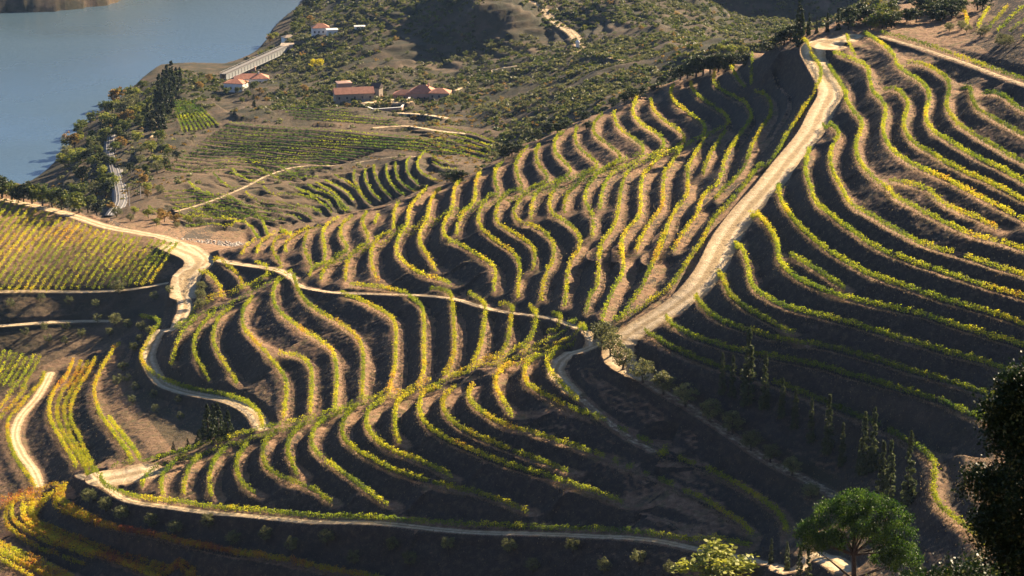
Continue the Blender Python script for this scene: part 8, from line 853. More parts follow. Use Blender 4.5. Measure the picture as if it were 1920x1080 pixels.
# tracks
road = np.zeros(B0.shape); rutd = np.full(B0.shape, 9.)
def stamp(P, w, strength=1., blend=2.2, flat=True):
    global Z
    Q = smooth_line(P, 4); zz = height(Q[:, 0], Q[:, 1]); k = 5
    if len(zz) > k: zz = np.convolve(np.pad(zz, k//2, mode='edge'), np.ones(k)/k, 'valid')
    rd = w/2+blend; best = {}
    n = len(Q)-1
    DD = np.full(B0.shape, BIG) if 0 else None
    j0, j1, i0, i1 = window(Q[:, 0].min()-rd, Q[:, 0].max()+rd, Q[:, 1].min()-rd, Q[:, 1].max()+rd)
    sub = (slice(j0, j1), slice(i0, i1)); dm = np.full(Z[sub].shape, BIG); zm = np.zeros(Z[sub].shape)
    for i in range(n):
        a, b = Q[i], Q[i+1]; d = b-a; L = np.linalg.norm(d)
        if L < .01: continue
        q0, q1, p0, p1 = window(min(a[0], b[0])-rd, max(a[0], b[0])+rd, min(a[1], b[1])-rd, max(a[1], b[1])+rd)
        s = (slice(q0-j0, q1-j0), slice(p0-i0, p1-i0))
        X = Xg[q0:q1, p0:p1]-a[0]; Y = Yg[q0:q1, p0:p1]-a[1]; sc = np.clip((X*d[0]+Y*d[1])/L, 0, L)
        dist = np.hypot(X-sc*d[0]/L, Y-sc*d[1]/L); z = zz[i]+(zz[i+1]-zz[i])*sc/L
        A = dm[s]; m = dist[:A.shape[0], :A.shape[1]] < A
        A[m] = dist[:A.shape[0], :A.shape[1]][m]; zm[s][m] = z[:A.shape[0], :A.shape[1]][m]
    f = 1-sstep(w/2, w/2+blend, dm)
    Z[sub] = Z[sub]*(1-f)+(zm+.0)*f
    rutd[sub] = np.minimum(rutd[sub], dm/max(w, 3.)*2)
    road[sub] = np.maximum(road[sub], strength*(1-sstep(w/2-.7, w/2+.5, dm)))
for n, wd, P in TRACKS: stamp(P, wd, dict(lower=.42, fork_low=.45, right_top=.6).get(n, 1.))  # weaker lower and fork_low colour paints those stretches as shaded
for n, wd, P in FTRACKS: stamp(P, wd, .85 if n not in ('ravine', 'spur') else .52)
# river bed
Z = np.where(B0 < 1.2, Z-5*(1-sstep(.2, 1.2, B0)), Z)
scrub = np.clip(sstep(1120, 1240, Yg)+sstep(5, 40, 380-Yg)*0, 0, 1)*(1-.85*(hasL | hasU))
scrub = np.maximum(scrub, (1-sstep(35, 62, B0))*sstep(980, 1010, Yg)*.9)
scrub = np.maximum(scrub, .72*sstep(960, 1100, Yg))  # dark tone over the far plots, partly painted shade
for nm_, ax_, ay_ in (('dark_slope', 34, 45), ('right_slope', 30, 45), ('left_slope', 40, 60), ('left_bank', 60, 60), ('low_left', 30, 40)):  # ellipses of dark scrub colour paint shade onto these slopes
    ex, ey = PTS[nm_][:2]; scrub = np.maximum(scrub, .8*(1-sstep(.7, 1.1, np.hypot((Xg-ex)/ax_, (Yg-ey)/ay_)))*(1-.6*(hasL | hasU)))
def ground(x, y):
    x = np.asarray(x, float); y = np.asarray(y, float)
    j = np.clip(np.searchsorted(YS, y)-1, 0, nyv-2); u = x/(y+60); i = np.clip(np.searchsorted(US, u)-1, 0, nxv-2)
    v = np.clip((y-YS[j])/(YS[j+1]-YS[j]), 0, 1); a = np.clip((u-US[i])/(US[i+1]-US[i]), 0, 1)
    return Z[j,i]*(1-a)*(1-v)+Z[j,i+1]*a*(1-v)+Z[j+1,i]*(1-a)*v+Z[j+1,i+1]*a*v
G1 = lambda x, y: float(ground(np.array([x]), np.array([y]))[0])
idx = np.arange(nyv*nxv).reshape(nyv, nxv)
quads = np.stack([idx[:-1, :-1], idx[:-1, 1:], idx[1:, 1:], idx[1:, :-1]], -1).reshape(-1, 4)
V = np.stack([Xg, Yg, Z], -1).reshape(-1, 3)
rm = (road[:-1, :-1]+road[1:, 1:]).ravel()/2 > .45
def sub_mesh(name, q):
    u, inv = np.unique(q, return_inverse=True)
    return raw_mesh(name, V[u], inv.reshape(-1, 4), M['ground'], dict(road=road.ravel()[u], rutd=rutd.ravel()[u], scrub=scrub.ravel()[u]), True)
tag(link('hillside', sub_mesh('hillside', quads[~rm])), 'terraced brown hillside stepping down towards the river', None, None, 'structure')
tag(link('dirt_track', sub_mesh('dirt_track', quads[rm])), 'pale sandy tracks winding over the terraced hillside', None, None, 'structure')
wm = MB(); wm.add([(-2600, 900, 0), (900, 900, 0), (900, 4200, 0), (-2600, 4200, 0)], [(0, 1, 2, 3)])
tag(wm.build('river', M['water']), 'calm blue river in the valley', None, None, 'structure')
# ------------------------------------------------------------------ leaf clouds
def leaf_quads(Cn, size, rnd, flat=0., up=None):
    """quads of random orientation at centres Cn; size (n,)"""
    n = len(Cn); a = rnd.normal(size=(n, 3)); a[:, 2] *= (1-flat*.5)
    a /= np.linalg.norm(a, axis=1)[:, None]; b = np.cross(a, rnd.normal(size=(n, 3))); b /= np.linalg.norm(b, axis=1)[:, None]
    s = np.asarray(size)[:, None]/2; asp = rnd.uniform(.55, 1., n)[:, None]
    q = np.stack([Cn-a*s-b*s*asp*.6, Cn+a*s*.2-b*s*asp, Cn+a*s+b*s*asp*.5, Cn-a*s*.3+b*s*asp], 1)
    return q.reshape(-1, 3), np.arange(4*n).reshape(n, 4)
def noise1(x, y, s, seed): return vnoise(np.asarray(x), np.asarray(y), s, seed)+.5
# ------------------------------------------------------------------ vine rows
ZB = dict(Y=.42, R=.30, M=.38, B1=.32, B2=.38, B3=.32, N=.38, O=.37, T1=.33, Q=.68, W=.44, W2=.33, K=.37, F=.22, G=.1, H=.1)
def build_trellis(spots, origin, parent):
    count = len(spots)
    if count < 3: return
    feet = ground(spots[:, 0], spots[:, 1]) - .2
    tops = feet + 1.9 + .25 * rng.rand(count)
    corner = np.array([(-1, -1), (1, -1), (1, 1), (-1, 1)]) * .045
    verts = np.zeros((count, 8, 3))
    verts[:, :4, :2] = spots[:, None, :] + corner
    verts[:, 4:, :2] = spots[:, None, :] + corner
    verts[:, :4, 2] = feet[:, None]
    verts[:, 4:, 2] = tops[:, None]
    sides = np.array([(0, 1, 5, 4), (1, 2, 6, 5), (2, 3, 7, 6), (3, 0, 4, 7), (4, 5, 6, 7)])
    faces = (sides + 8 * np.arange(count)[:, None, None]).reshape(-1, 4)
    start = 8 * np.arange(count - 1)[:, None]
    wires = start + np.array([5, 6, 15, 12])
    link('trellis', raw_mesh('trellis', verts.reshape(-1, 3) - origin, np.concatenate([faces, wires]), M['post']), parent)
tufts = []
for ri, r in enumerate(ROWS):
    Q = smooth_line(r['P'], .5); L = len(Q)*.5
    dist = float(np.mean(np.hypot(Q[:, 0], Q[:, 1]))); zone = r['zone']; farz = zone in ('F', 'G', 'H')
    per = 52 if dist < 620 else (40 if dist < 760 else (18 if dist < 1000 else (10 if zone == 'F' else 7)))
    keep = np.ones(len(Q), bool); fr = np.arange(len(Q))/len(Q)
    for g in r['gaps']: keep &= ~(np.abs(fr-g) < .013)
    gn = noise1(Q[:, 0], Q[:, 1], 2.1, 21+ri)
    keep &= gn > (.12 if zone not in ('H',) else .3)
    # missing vines
    K = Q[keep]
    if len(K) < 3: K = Q
    n = int(len(K)*.5*per)
    ii = rng.randint(0, len(K), n); c = K[ii]
    t = np.gradient(Q, axis=0)[keep][ii] if keep.sum() >= 3 else np.gradient(Q, axis=0)[ii]
    t /= np.maximum(np.linalg.norm(t, axis=1), 1e-6)[:, None]; nrm = np.stack([-t[:, 1], t[:, 0]], 1)
    plant = np.floor(ii/2.4)                                # each vine about 1.2 m
    pr = ((plant*12.9898+ri*78.233) % 7.31)/7.31; pr = (pr*97.31) % 1
    hgt = (1.85+.75*pr)*(.85 if farz else 1)*r['w']/max(r['w'], .9)
    lat = rng.normal(0, .33, n)*(.8+.5*pr); ver = rng.beta(2.2, 1.6, n)*(hgt-.45)+.45
    along = rng.uniform(-.3, .3, n)
    xy = c+nrm*lat[:, None]+t*along[:, None]
    z0 = ground(c[:, 0], c[:, 1])
    Cn = np.stack([xy[:, 0], xy[:, 1], z0+ver], 1)
    size = rng.uniform(.20, .40, n)*(1 if per > 18 else (1.3 if per == 18 else 1.6))
    base = ZB[zone]
    patch = noise1(c[:, 0], c[:, 1], 26, 40)-.5; patch2 = noise1(c[:, 0], c[:, 1], 7, 41)-.5
    tint = np.clip(base+patch*.45+patch2*.3+(pr-.5)*.22+rng.normal(0, .06, n), 0, 1)
    vq, fq = leaf_quads(Cn, size, rng)
    o = np.array([c[:, 0].mean(), c[:, 1].mean(), z0.mean()])
    me = raw_mesh('vine_foliage', vq-o, fq, M['vine'], dict(tint=np.repeat(tint, 4)))
    if dist < 800 and not farz:
        root = empty('vine_row', o); link('foliage', me, root)
        # posts and stems under the leaves
        build_trellis(Q[::5], o, root)
    else:
        root = empty('vine_row', o); link('foliage', me, root)
    tag(root, r['label'], 'vine row', LAB[zone][1])
    if r['t'] and not farz:
        per_t = 7 if dist < 700 else 4
        n = int(len(Q)*.5*per_t); ii = rng.randint(0, len(Q), n); tg = np.gradient(Q, axis=0)[ii]; tg /= np.maximum(np.linalg.norm(tg, axis=1), 1e-6)[:, None]
        dn = np.stack([tg[:, 1], -tg[:, 0]], 1)
        xy = Q[ii]+dn*(np.abs(rng.normal(.9, .5, n)))[:, None]+rng.uniform(-.3, .3, (n, 2))
        tufts.append(xy)
# ------------------------------------------------------------------ dry grass on edges and banks
T = np.concatenate(tufts)
nb = 70000
yy = 400+rng.rand(nb)**1.4*420; xx = (rng.rand(nb)-.5)*.47*(yy+60); T = np.concatenate([T, np.stack([xx, yy], 1)])
rdm = lambda x, y: road[np.clip(np.searchsorted(YS, y)-1, 0, nyv-1), np.clip(np.searchsorted(US, x/(y+60))-1, 0, nxv-1)]
T = T[rdm(T[:, 0], T[:, 1]) < .3]
n = len(T); gz = ground(T[:, 0], T[:, 1]); h = rng.uniform(.15, .42, n); ang = rng.uniform(0, math.pi, n); wd = rng.uniform(.12, .34, n)
dx = np.cos(ang)*wd/2; dy = np.sin(ang)*wd/2; lx = rng.normal(0, .08, n); ly = rng.normal(0, .08, n)
q = np.stack([np.stack([T[:, 0]-dx, T[:, 1]-dy, gz-.05], 1), np.stack([T[:, 0]+dx, T[:, 1]+dy, gz-.05], 1),
              np.stack([T[:, 0]+dx*.5+lx, T[:, 1]+dy*.5+ly, gz+h], 1), np.stack([T[:, 0]-dx*.5+lx, T[:, 1]-dy*.5+ly, gz+h*.8], 1)], 1).reshape(-1, 3)
tag(link('dry_grass', raw_mesh('dry_grass', q, np.arange(4*n).reshape(n, 4), M['straw'], dict(tint=np.repeat(rng.rand(n), 4)))),
    'short dry grass on the terrace edges and banks', 'grass', None, 'stuff')
# ------------------------------------------------------------------ trees: unit height, instanced by copying
def cloud(nclump, nleaf, fn, csize, lsize, seed, tintbase=.4):
    """fn(rand u) -> clump centre in the unit crown; leaves gather round clump centres"""
    r = np.random.RandomState(seed); P = []; S = []; TT = []
    for k in range(nclump):
        c, sc = fn(r); m = max(6, int(nleaf*r.uniform(.6, 1.4)))
        d = r.normal(size=(m, 3)); d /= np.linalg.norm(d, axis=1)[:, None]; d *= (r.rand(m)**.45)[:, None]*csize*sc*r.uniform(.7, 1.3)
        d[:, 2] *= .75; P.append(np.array(c)+d); S.append(r.uniform(.7, 1.3, m)*lsize)
        TT.append(np.clip(tintbase+r.normal(0, .16)+r.normal(0, .12, m), 0, 1))
    return np.concatenate(P), np.concatenate(S), np.concatenate(TT), r
def crown_mesh(name, mat, *a, **k):
    P, S, TT, r = cloud(*a, **k); v, f = leaf_quads(P, S, r)
    return raw_mesh(name, v, f, mat, dict(tint=np.repeat(TT, 4)))
def ell(cz, rx, rz, inner=.45):
    def fn(r):
        d = r.normal(size=3); d /= np.linalg.norm(d); q = inner+(1-inner)*r.rand()**.6
        return (d[0]*rx*q, d[1]*rx*q, cz+d[2]*rz*q), 1.
    return fn
def cone(z0, z1, r0, shape=1.):
    def fn(r):
        u = r.rand()**1.25; z = z0+(z1-z0)*u; R = r0*(1-u)**shape*(.55+.45*r.rand()) if shape else r0*min(1, (1-u)*4)*(.5+.5*r.rand())
        a = r.uniform(0, 2*math.pi); return (R*math.cos(a), R*math.sin(a), z), max(.35, (1-u)**.6)
    return fn
def trunk_mesh(h, r0, limbs=4, seed=0, spread=.25):
    r = random.Random(seed); mb = MB(); top = (r.uniform(-.03, .03), r.uniform(-.03, .03), h)
    mb.tube((0, 0, -.08), (top[0]*.5, top[1]*.5, h*.5), r0*1.25, r0, 7); mb.tube((top[0]*.5, top[1]*.5, h*.5), top, r0, r0*.75, 7)
    for k in range(limbs):
        a = 2*math.pi*k/limbs+r.uniform(-.4, .4); s = spread*r.uniform(.7, 1.2)
        mb.tube(top, (s*math.cos(a), s*math.sin(a), h+s*r.uniform(.8, 1.5)), r0*.6, r0*.22, 5)
    me = bpy.data.meshes.new('trunk'); me.from_pydata(mb.v, [], mb.f); me.materials.append(M['bark']); me.update(); return me
PROTO = {}
def kind(key, variants): PROTO[key] = variants
def var(key, mat, n, mk, tr=None): kind(key, [(mk(s), tr(s) if tr else None) for s in range(n)])
olv = lambda s: crown_mesh('crown', M['olive'], 46, 26, ell(.58, .38, .34), .13, .055, 100+s, .5)
var('olive', 0, 3, olv, lambda s: trunk_mesh(.3, .035, 4, s, .22))
bo = lambda s: crown_mesh('crown', M['olive'], 26, 20, ell(.5, .42, .38), .13, .075, 120+s, .25)
var('bank', 0, 3, bo, lambda s: trunk_mesh(.25, .03, 3, s, .2))
cy = lambda s: crown_mesh('crown', M['cyp'], 110, 20, cone(.05, 1., .085, .55), .05, .035, 140+s, .4)
var('cypress', 0, 4, cy, lambda s: trunk_mesh(.5, .012, 0, s))
cy2 = lambda s: crown_mesh('crown', M['dark'], 90, 16, cone(.04, 1., .13, .6), .06, .05, 150+s, .3)
var('cypress2', 0, 3, cy2, lambda s: trunk_mesh(.5, .014, 0, s))
co_ = lambda s: crown_mesh('crown', M['dark'], 130, 24, cone(.06, 1., .26, .85), .06, .04, 160+s, .5)
var('conifer', 0, 3, co_, lambda s: trunk_mesh(.6, .02, 0, s))
def lobes(r_, seed):
    rr = random.Random(seed); L = [((rr.uniform(-1, 1)*.22, rr.uniform(-1, 1)*.22, rr.uniform(.42, .78)), rr.uniform(.16, .26)) for _ in range(6)]
    def fn(r):
        c, q = L[r.randint(len(L))]; d = r.normal(size=3); d /= np.linalg.norm(d); k = .6+.4*r.rand()
        return (c[0]+d[0]*q*k, c[1]+d[1]*q*k, c[2]+d[2]*q*k), 1.
    return fn
for nm, mt, tb in (('broad', 'broad', .45), ('darkb', 'dark', .4), ('yel', 'yellow', .6), ('gold', 'gold', .5), ('bright', 'bright', .55)):
    var(nm, 0, 4 if nm == 'broad' else 3, lambda s, mt=mt, tb=tb: crown_mesh('crown', M[mt], 60, 24, lobes(0, 7*s+3), .10, .062, 170+s+len(mt)*10, tb),
        lambda s: trunk_mesh(.36, .028, 4, s, .2))
for nm, mt, tb in (('shrub', 'olive', .3), ('shrubg', 'broad', .5), ('shrubo', 'gold', .5), ('shrubd', 'dark', .4)):
    var(nm, 0, 3, lambda s, mt=mt, tb=tb: crown_mesh('crown', M[mt], 24, 16, ell(.42, .5, .42, .3), .16, .10, 300+s+len(mt)*10, tb))
def place(key, name, x, y, s, label, cat, group, wide=1., parts=True):
    vs = PROTO[key]; k = rng.randint(len(vs)); crown, tr = vs[k]
    z = G1(x, y)-.05*s
    if parts and tr:
        root = empty(name, (x, y, z), rng.uniform(0, 6.28)); c = link('crown', crown, root); t = link('trunk', tr, root)
        root.scale = (s*wide, s*wide, s)
    else:
        root = link(name, crown); root.location = (x, y, z); root.rotation_euler = (0, 0, rng.uniform(0, 6.28)); root.scale = (s*wide, s*wide, s*.95)
    tag(root, label, cat, group); return root
def ordered(key, cats, fmt, group, name, keyp, wide=1., hs=1., sortx=True):
    L = PLACES[key]; od = sorted(range(len(L)), key=lambda i: L[i][0]/L[i][1]) if sortx else sorted(range(len(L)), key=lambda i: -L[i][1])
    for rank, i in enumerate(od):
        x, y, s = L[i]; kp = keyp if isinstance(keyp, str) else keyp[i % len(keyp)]
        place(kp, name, x, y, s*hs, fmt % ordn(rank), cats, group, wide)
ordered('track_olive', 'olive tree', 'round olive tree lining the lower track, %s one down from the road junction', 'olive trees along the lower track', 'olive_tree', 'olive', 1.15, 1.5, sortx=False)
ordered('bank_olive', 'young tree', 'small young olive on the dark bottom bank, %s from the left', 'young olives on the bottom bank', 'young_olive_tree', 'olive', 1.05, 1.3)
ordered('slope_olive', 'young tree', 'small round olive on the shaded left slopes, %s counting from the left', 'young olives on the left slopes', 'young_olive_tree', 'bank', 1.)
ordered('bush', 'bush', 'grey-green bush beside the left-hand dirt tracks, %s from the left', 'bushes beside the left tracks', 'bush', 'olive', 1.2)
ordered('cypress', 'cypress', 'slender dark cypress on the shaded right-hand slope, %s from the left', 'cypresses on the shaded slope', 'cypress_tree', 'cypress', .9, 1.8)
ordered('path_cypress', 'cypress', 'tall dark cypress beside the sandy path left of the stone pine, %s from the left', 'cypresses beside the stone pine', 'cypress_tree', 'cypress')
ordered('ridge_cypress', 'cypress', 'dark cypress at the top bend of the sandy track, %s from the left', 'cypresses at the top bend', 'cypress_tree', 'cypress2', .8, 1.45)
ordered('knoll_cypress', 'cypress', 'tall dark cypress on the riverside knoll, %s from the left', 'cypresses on the riverside knoll', 'cypress_tree', 'cypress2', 1.15)
ordered('conifer', 'conifer', 'dark green conifer in the clump above the lower diagonal, %s from the left', 'conifers above the lower diagonal', 'conifer_tree', 'conifer')
ordered('edge_tree', 'tree', 'bushy tree along the river edge behind the golden block, %s from the left', 'trees behind the golden block', 'broadleaf_tree', ['darkb', 'broad', 'broad', 'darkb'], 1.35)
ordered('dark_shrub', 'shrub', 'dark evergreen shrub on the ridge behind the middle vines, %s from the left', 'evergreen shrubs on the ridge', 'evergreen_shrub', 'darkb', 1.6, 1.2)
ordered('ridge_wood', 'tree', 'dark tree of the small wood at the top right, %s from the left', 'trees at the top right', 'broadleaf_tree', ['darkb', 'darkb', 'broad'], 1.45, 1.2)
ordered('grey_olive', 'olive tree', 'pale grey olive above the top right bank, %s from the left', 'olives above the top right bank', 'olive_tree', 'olive', 1.25)
ordered('saddle_bush', 'bush', 'yellowish bush beside the saddle road, %s from the left', 'bushes beside the saddle', 'bush', ['gold', 'bright', 'olive'], 1.3)
ordered('farm_tree', 'tree', 'orchard tree near the riverside farm buildings, %s from the left', 'trees around the farm', 'broadleaf_tree', ['broad', 'olive', 'gold', 'broad'], 1.35)
yl = ['bright yellow poplar right of the railway bridge, left one of two', 'bright yellow poplar right of the railway bridge, right one of two',
      'bright yellow-green tree on the middle ridge near the white road', 'yellow-green tree behind the ridge shrubs, rightmost of three', 'yellow-green tree behind the ridge shrubs, middle of three', 'yellow-green tree behind the ridge shrubs, leftmost of three']
for (x, y, s), lb in zip(PLACES['yellow_tree'], yl): place('yel' if 'poplar' in lb else 'bright', 'poplar_tree' if 'poplar' in lb else 'broadleaf_tree', x, y, s, lb, 'tree', None, 1.15)
def mixed(key, pick, labels, name, group, suffix, scale, wide, parts):
    cnt = {}
    for x, y, s in sorted(PLACES[key], key=lambda q: q[0]/q[1]):
        k = pick[rng.randint(len(pick))]; cnt[k] = cnt.get(k, 0)+1
        place(k, name, x, y, s*scale, labels[k]+' '+suffix+', '+ordn(cnt[k]-1)+' from the left', 'tree', group+': '+labels[k], wide, parts)
mixed('river_tree', ['broad', 'darkb', 'broad', 'olive', 'broad', 'gold', 'broad', 'bright'], dict(broad='green broadleaf tree', darkb='dark green tree', olive='grey-green tree', gold='brownish autumn tree', bright='yellow-green tree'),
      'broadleaf_tree', 'trees along the river bank', 'in the riverside wood', 1., 1.25, True)
mixed('hill_tree', ['shrub', 'shrubg', 'shrubd', 'shrub', 'shrubg', 'shrubo'], dict(shrub='grey-green olive', shrubg='green round tree', shrubd='dark round evergreen', shrubo='brownish small tree'),
      'hillside_tree', 'trees on the far hillside', 'on the scrubby far hillside', .85, 1.1, False)
mixed('gold_shrub', ['shrubo', 'shrubg', 'shrub'], dict(shrubo='golden shrub', shrubg='green shrub', shrub='grey shrub'), 'autumn_shrub', 'shrubs behind the ridge', 'on the slope behind the middle ridge', .8, 1., False)
mixed('orchard', ['shrubg'], dict(shrubg='round green orchard tree'), 'orange_tree', 'orchard grove right of the farm', 'in the grove right of the farm', .6, .8, False)
# scrub nobody could count on the far hills
def scrub_patch(n, seed, poly_fn, mat, smin, smax, name, label):
    r = np.random.RandomState(seed); y = r.uniform(1120, 2000, n*4); x = (r.rand(n*4)-.5)*.46*(y+60)
    zz = ground(x, y); ok = (zz > 9) & poly_fn(x, y, r) ; x, y, zz = x[ok][:n], y[ok][:n], zz[ok][:n]; m = len(x)
    s = r.uniform(smin, smax, m); k = 26
    d = r.normal(size=(m, k, 3)); d /= np.linalg.norm(d, axis=2)[:, :, None]; d[:, :, 2] = np.abs(d[:, :, 2])*.8
    Cn = (np.stack([x, y, zz], 1)[:, None, :]+d*s[:, None, None]*.5*(.6+.4*r.rand(m, k, 1))).reshape(-1, 3)
    v, f = leaf_quads(Cn, np.repeat(s, k)*.34, r)
    tag(link(name, raw_mesh(name, v, f, M[mat], dict(tint=np.repeat(np.repeat(r.rand(m), k)*.6+r.rand(m*k)*.3, 4)))), label, 'scrub', None, 'stuff')
scrub_patch(12000, 5, lambda x, y, r: (x > -420) & (vnoise(x, y, 45, 77) > -.22) & ~((y < 1440) & (x < -15)), 'olive', 2.0, 5.5, 'olive_scrub', 'grey-green scrub covering the far hillsides')
scrub_patch(7000, 6, lambda x, y, r: (x > -420) & (vnoise(x, y, 60, 78) > -.1) & ~((y < 1440) & (x < -15)), 'broad', 2.0, 5.0, 'green_scrub', 'green undergrowth covering the far hillsides')
scrub_patch(2600, 9, lambda x, y, r: (x > -60) & (y < 1500) & (vnoise(x, y, 30, 79) > -.1), 'gold', 1.2, 2.8, 'autumn_scrub', 'brown and golden low scrub on the middle ridge')
def row_free(x, y):
    j = np.clip(np.searchsorted(YS, y)-1, 0, nyv-1); i = np.clip(np.searchsorted(US, x/(y+60))-1, 0, nxv-1)
    return (dL[j, i] > 12) & (dU[j, i] > 12) & (road[j, i] < .2)
scrub_patch(1500, 15, lambda x, y, r: (x > -420) & (x < -15) & (y < 1480) & row_free(x, y), 'olive', 1.5, 4.5, 'valley_scrub', 'olive-coloured scrub between the far vineyard plots')
scrub_patch(900, 16, lambda x, y, r: (x > -420) & (x < -15) & (y < 1500) & row_free(x, y), 'gold', 1.2, 3.2, 'valley_undergrowth', 'brown undergrowth between the far vineyard plots')
def px3(px, py, dist):
    u = (px-960)/960*math.tan(math.radians(12.5)); v = (540-py)/960*math.tan(math.radians(12.5)); cp, sp = math.cos(math.radians(16)), math.sin(math.radians(16))
    d = np.array([u, cp+v*sp, -sp+v*cp]); d *= dist/d[1]; return d+np.array([0, 0, 330.])
# ------------------------------------------------------------------ stone pine, bright tree, foreground tree
def pine():
    q = px3(1601, 1000, 285); x, y = q[0], q[1]; z = G1(x, y)
    root = empty('stone_pine', (x, y, z)); r = random.Random(4)
    tk = MB(); tk.tube((0, 0, -.5), (.3, 0, 4.5), .42, .36, 9); tk.tube((.3, 0, 4.5), (.1, .2, 7.6), .36, .3, 9)
    L = [(-5.2, 0, 10.0, 2.6, 1.5), (-2.8, -.8, 11.6, 2.9, 1.7), (0, .3, 12.7, 3.0, 1.7), (2.9, 0, 12.4, 2.8, 1.7), (5.2, -.4, 11.6, 2.5, 1.7), (1, 2.8, 12.2, 3, 1.6), (-2, 2.6, 11.3, 3, 1.5),
         (6.3, .5, 9.4, 2.3, 1.9), (5.6, -1, 7.2, 2.2, 1.9), (7.4, .5, 5.6, 2.0, 1.6), (3.2, -2.2, 10.6, 2.4, 1.4), (-4, -2, 9.4, 1.8, 1.1), (.5, -2.6, 11.4, 2.6, 1.3), (8.4, -.4, 4.2, 1.6, 1.2), (4.6, -1.5, 8.8, 2.6, 1.5), (6.8, -.8, 7.4, 2.4, 1.8), (-6.2, .2, 9.2, 1.8, 1.1), (-3.2, .5, 8.6, 2.6, 1.3), (0, 1.5, 9.3, 3.2, 1.4), (2.6, 1.2, 8.6, 2.8, 1.6), (4.6, .2, 6.6, 2.3, 1.6), (-5.4, .6, 7.9, 1.9, 1.0)]
    for lx, ly, lz, rx, rz in L: tk.tube((.1, .2, 7.2 if lz > 8 else 4.4), (lx*.8, ly*.8, lz-rz*.6), .17, .05, 6)
    tk.build('trunk', M['bark'], root)
    rs = np.random.RandomState(12); P = []; S = []; T = []
    for lx, ly, lz, rx, rz in L:
        for k in range(int(22*rx)):
            cl = rs.normal(0, .22)
            d = rs.normal(size=3); d /= np.linalg.norm(d); d[2] = abs(d[2])*1.0-.15; q = .75+.25*rs.rand()
            c = np.array([lx+d[0]*rx*q, ly+d[1]*rx*q, lz+d[2]*rz*q]); m = 36
            o = rs.normal(size=(m, 3))*np.array([.30, .30, .2]); P.append(c+o); S.append(rs.uniform(.12, .26, m)); T.append(np.clip(.5+cl+rs.normal(0, .12, m), 0, 1))
    P = np.concatenate(P); S = np.concatenate(S); T = np.concatenate(T); v, f = leaf_quads(P, S, rs)
    link('crown', raw_mesh('crown', v, f, M['pine'], dict(tint=np.repeat(T, 4))), root)
    k = (px3(1601, 924, 285)[2]-z)/14.3; root.scale = (.98, .98, k); tag(root, 'broad umbrella-shaped stone pine with bright green crown at the bottom right', 'pine tree')
pine()
x, y, s = PLACES['bright_tree'][0]
rb = place('bright', 'leafy_tree', x, y, s*1.15, 'bright yellow-green bushy tree at the bottom edge left of the cypresses', 'tree', None, 2.7)
def big_leaf_tree(name, ctr, parts, nl, leaf, label, trunk_to):
    """a tree close to the camera; parts = ellipsoids (dx,dy,dz,rx,ry,rz)"""
    gz = G1(ctr[0], ctr[1]); root = empty(name, (ctr[0], ctr[1], gz)); rs = np.random.RandomState(31); P = []; S = []; T = []
    mb = MB(); mb.tube((0, 0, -.5), (0, 0, trunk_to), .24, .16, 9)
    for (dx, dy, dz, rx, ry, rz) in parts:
        mb.tube((0, 0, trunk_to*.8), (dx, dy, dz), .1, .03, 6)
        nc = int(nl*rx*rz/40)
        for k in range(nc):
            d = rs.normal(size=3); d /= np.linalg.norm(d); q = rs.rand()**.4
            c = np.array([dx+d[0]*rx*q, dy+d[1]*ry*q, dz+d[2]*rz*q]); m = 40
            P.append(c+rs.normal(size=(m, 3))*np.array([.16, .16, .12])); S.append(rs.uniform(.6, 1.3, m)*leaf)
            T.append(np.clip(.45+rs.normal(0, .2)+rs.normal(0, .2, m), 0, 1))
    mb.build('trunk', M['bark'], root)
    P = np.concatenate(P); S = np.concatenate(S); T = np.concatenate(T); v, f = leaf_quads(P, S, rs)
    link('crown', raw_mesh('crown', v, f, M['gloss'], dict(tint=np.repeat(T, 4))), root); tag(root, label, 'tree'); return root
c0 = px3(1965, 880, 60); g0 = G1(c0[0], c0[1])
big_leaf_tree('holm_oak', (c0[0], c0[1]), [(.25, 0, c0[2]-g0-1.1, 2.1, 1.9, 2.3), (.45, .2, c0[2]-g0+1.4, 1.9, 1.7, 2.0), (.2, 0, c0[2]-g0-3.6, 2.3, 2, 1.8), (-1.6, .3, c0[2]-g0-.5, .75, .7, .5), (-1.2, .2, c0[2]-g0+1.35, .7, .6, .9), (-1.4, 0, c0[2]-g0-1.7, .7, .6, .7), (-.9, 0, c0[2]-g0+2.3, .6, .5, .7)],
              9000, .08, 'dark large-leaved evergreen tree close by, filling the right edge', 1.6)
c1 = px3(1745, 1110, 52); g1 = G1(c1[0], c1[1])
big_leaf_tree('evergreen_shrub', (c1[0], c1[1]), [(0, 0, c1[2]-g1-.1, 1.25, 1., .6), (.8, 0, c1[2]-g1+.1, .9, .8, .75), (-.9, 0, c1[2]-g1-.35, .7, .7, .5)],
              7000, .07, 'glossy-leaved shrub at the bottom edge left of the dark tree', .7)
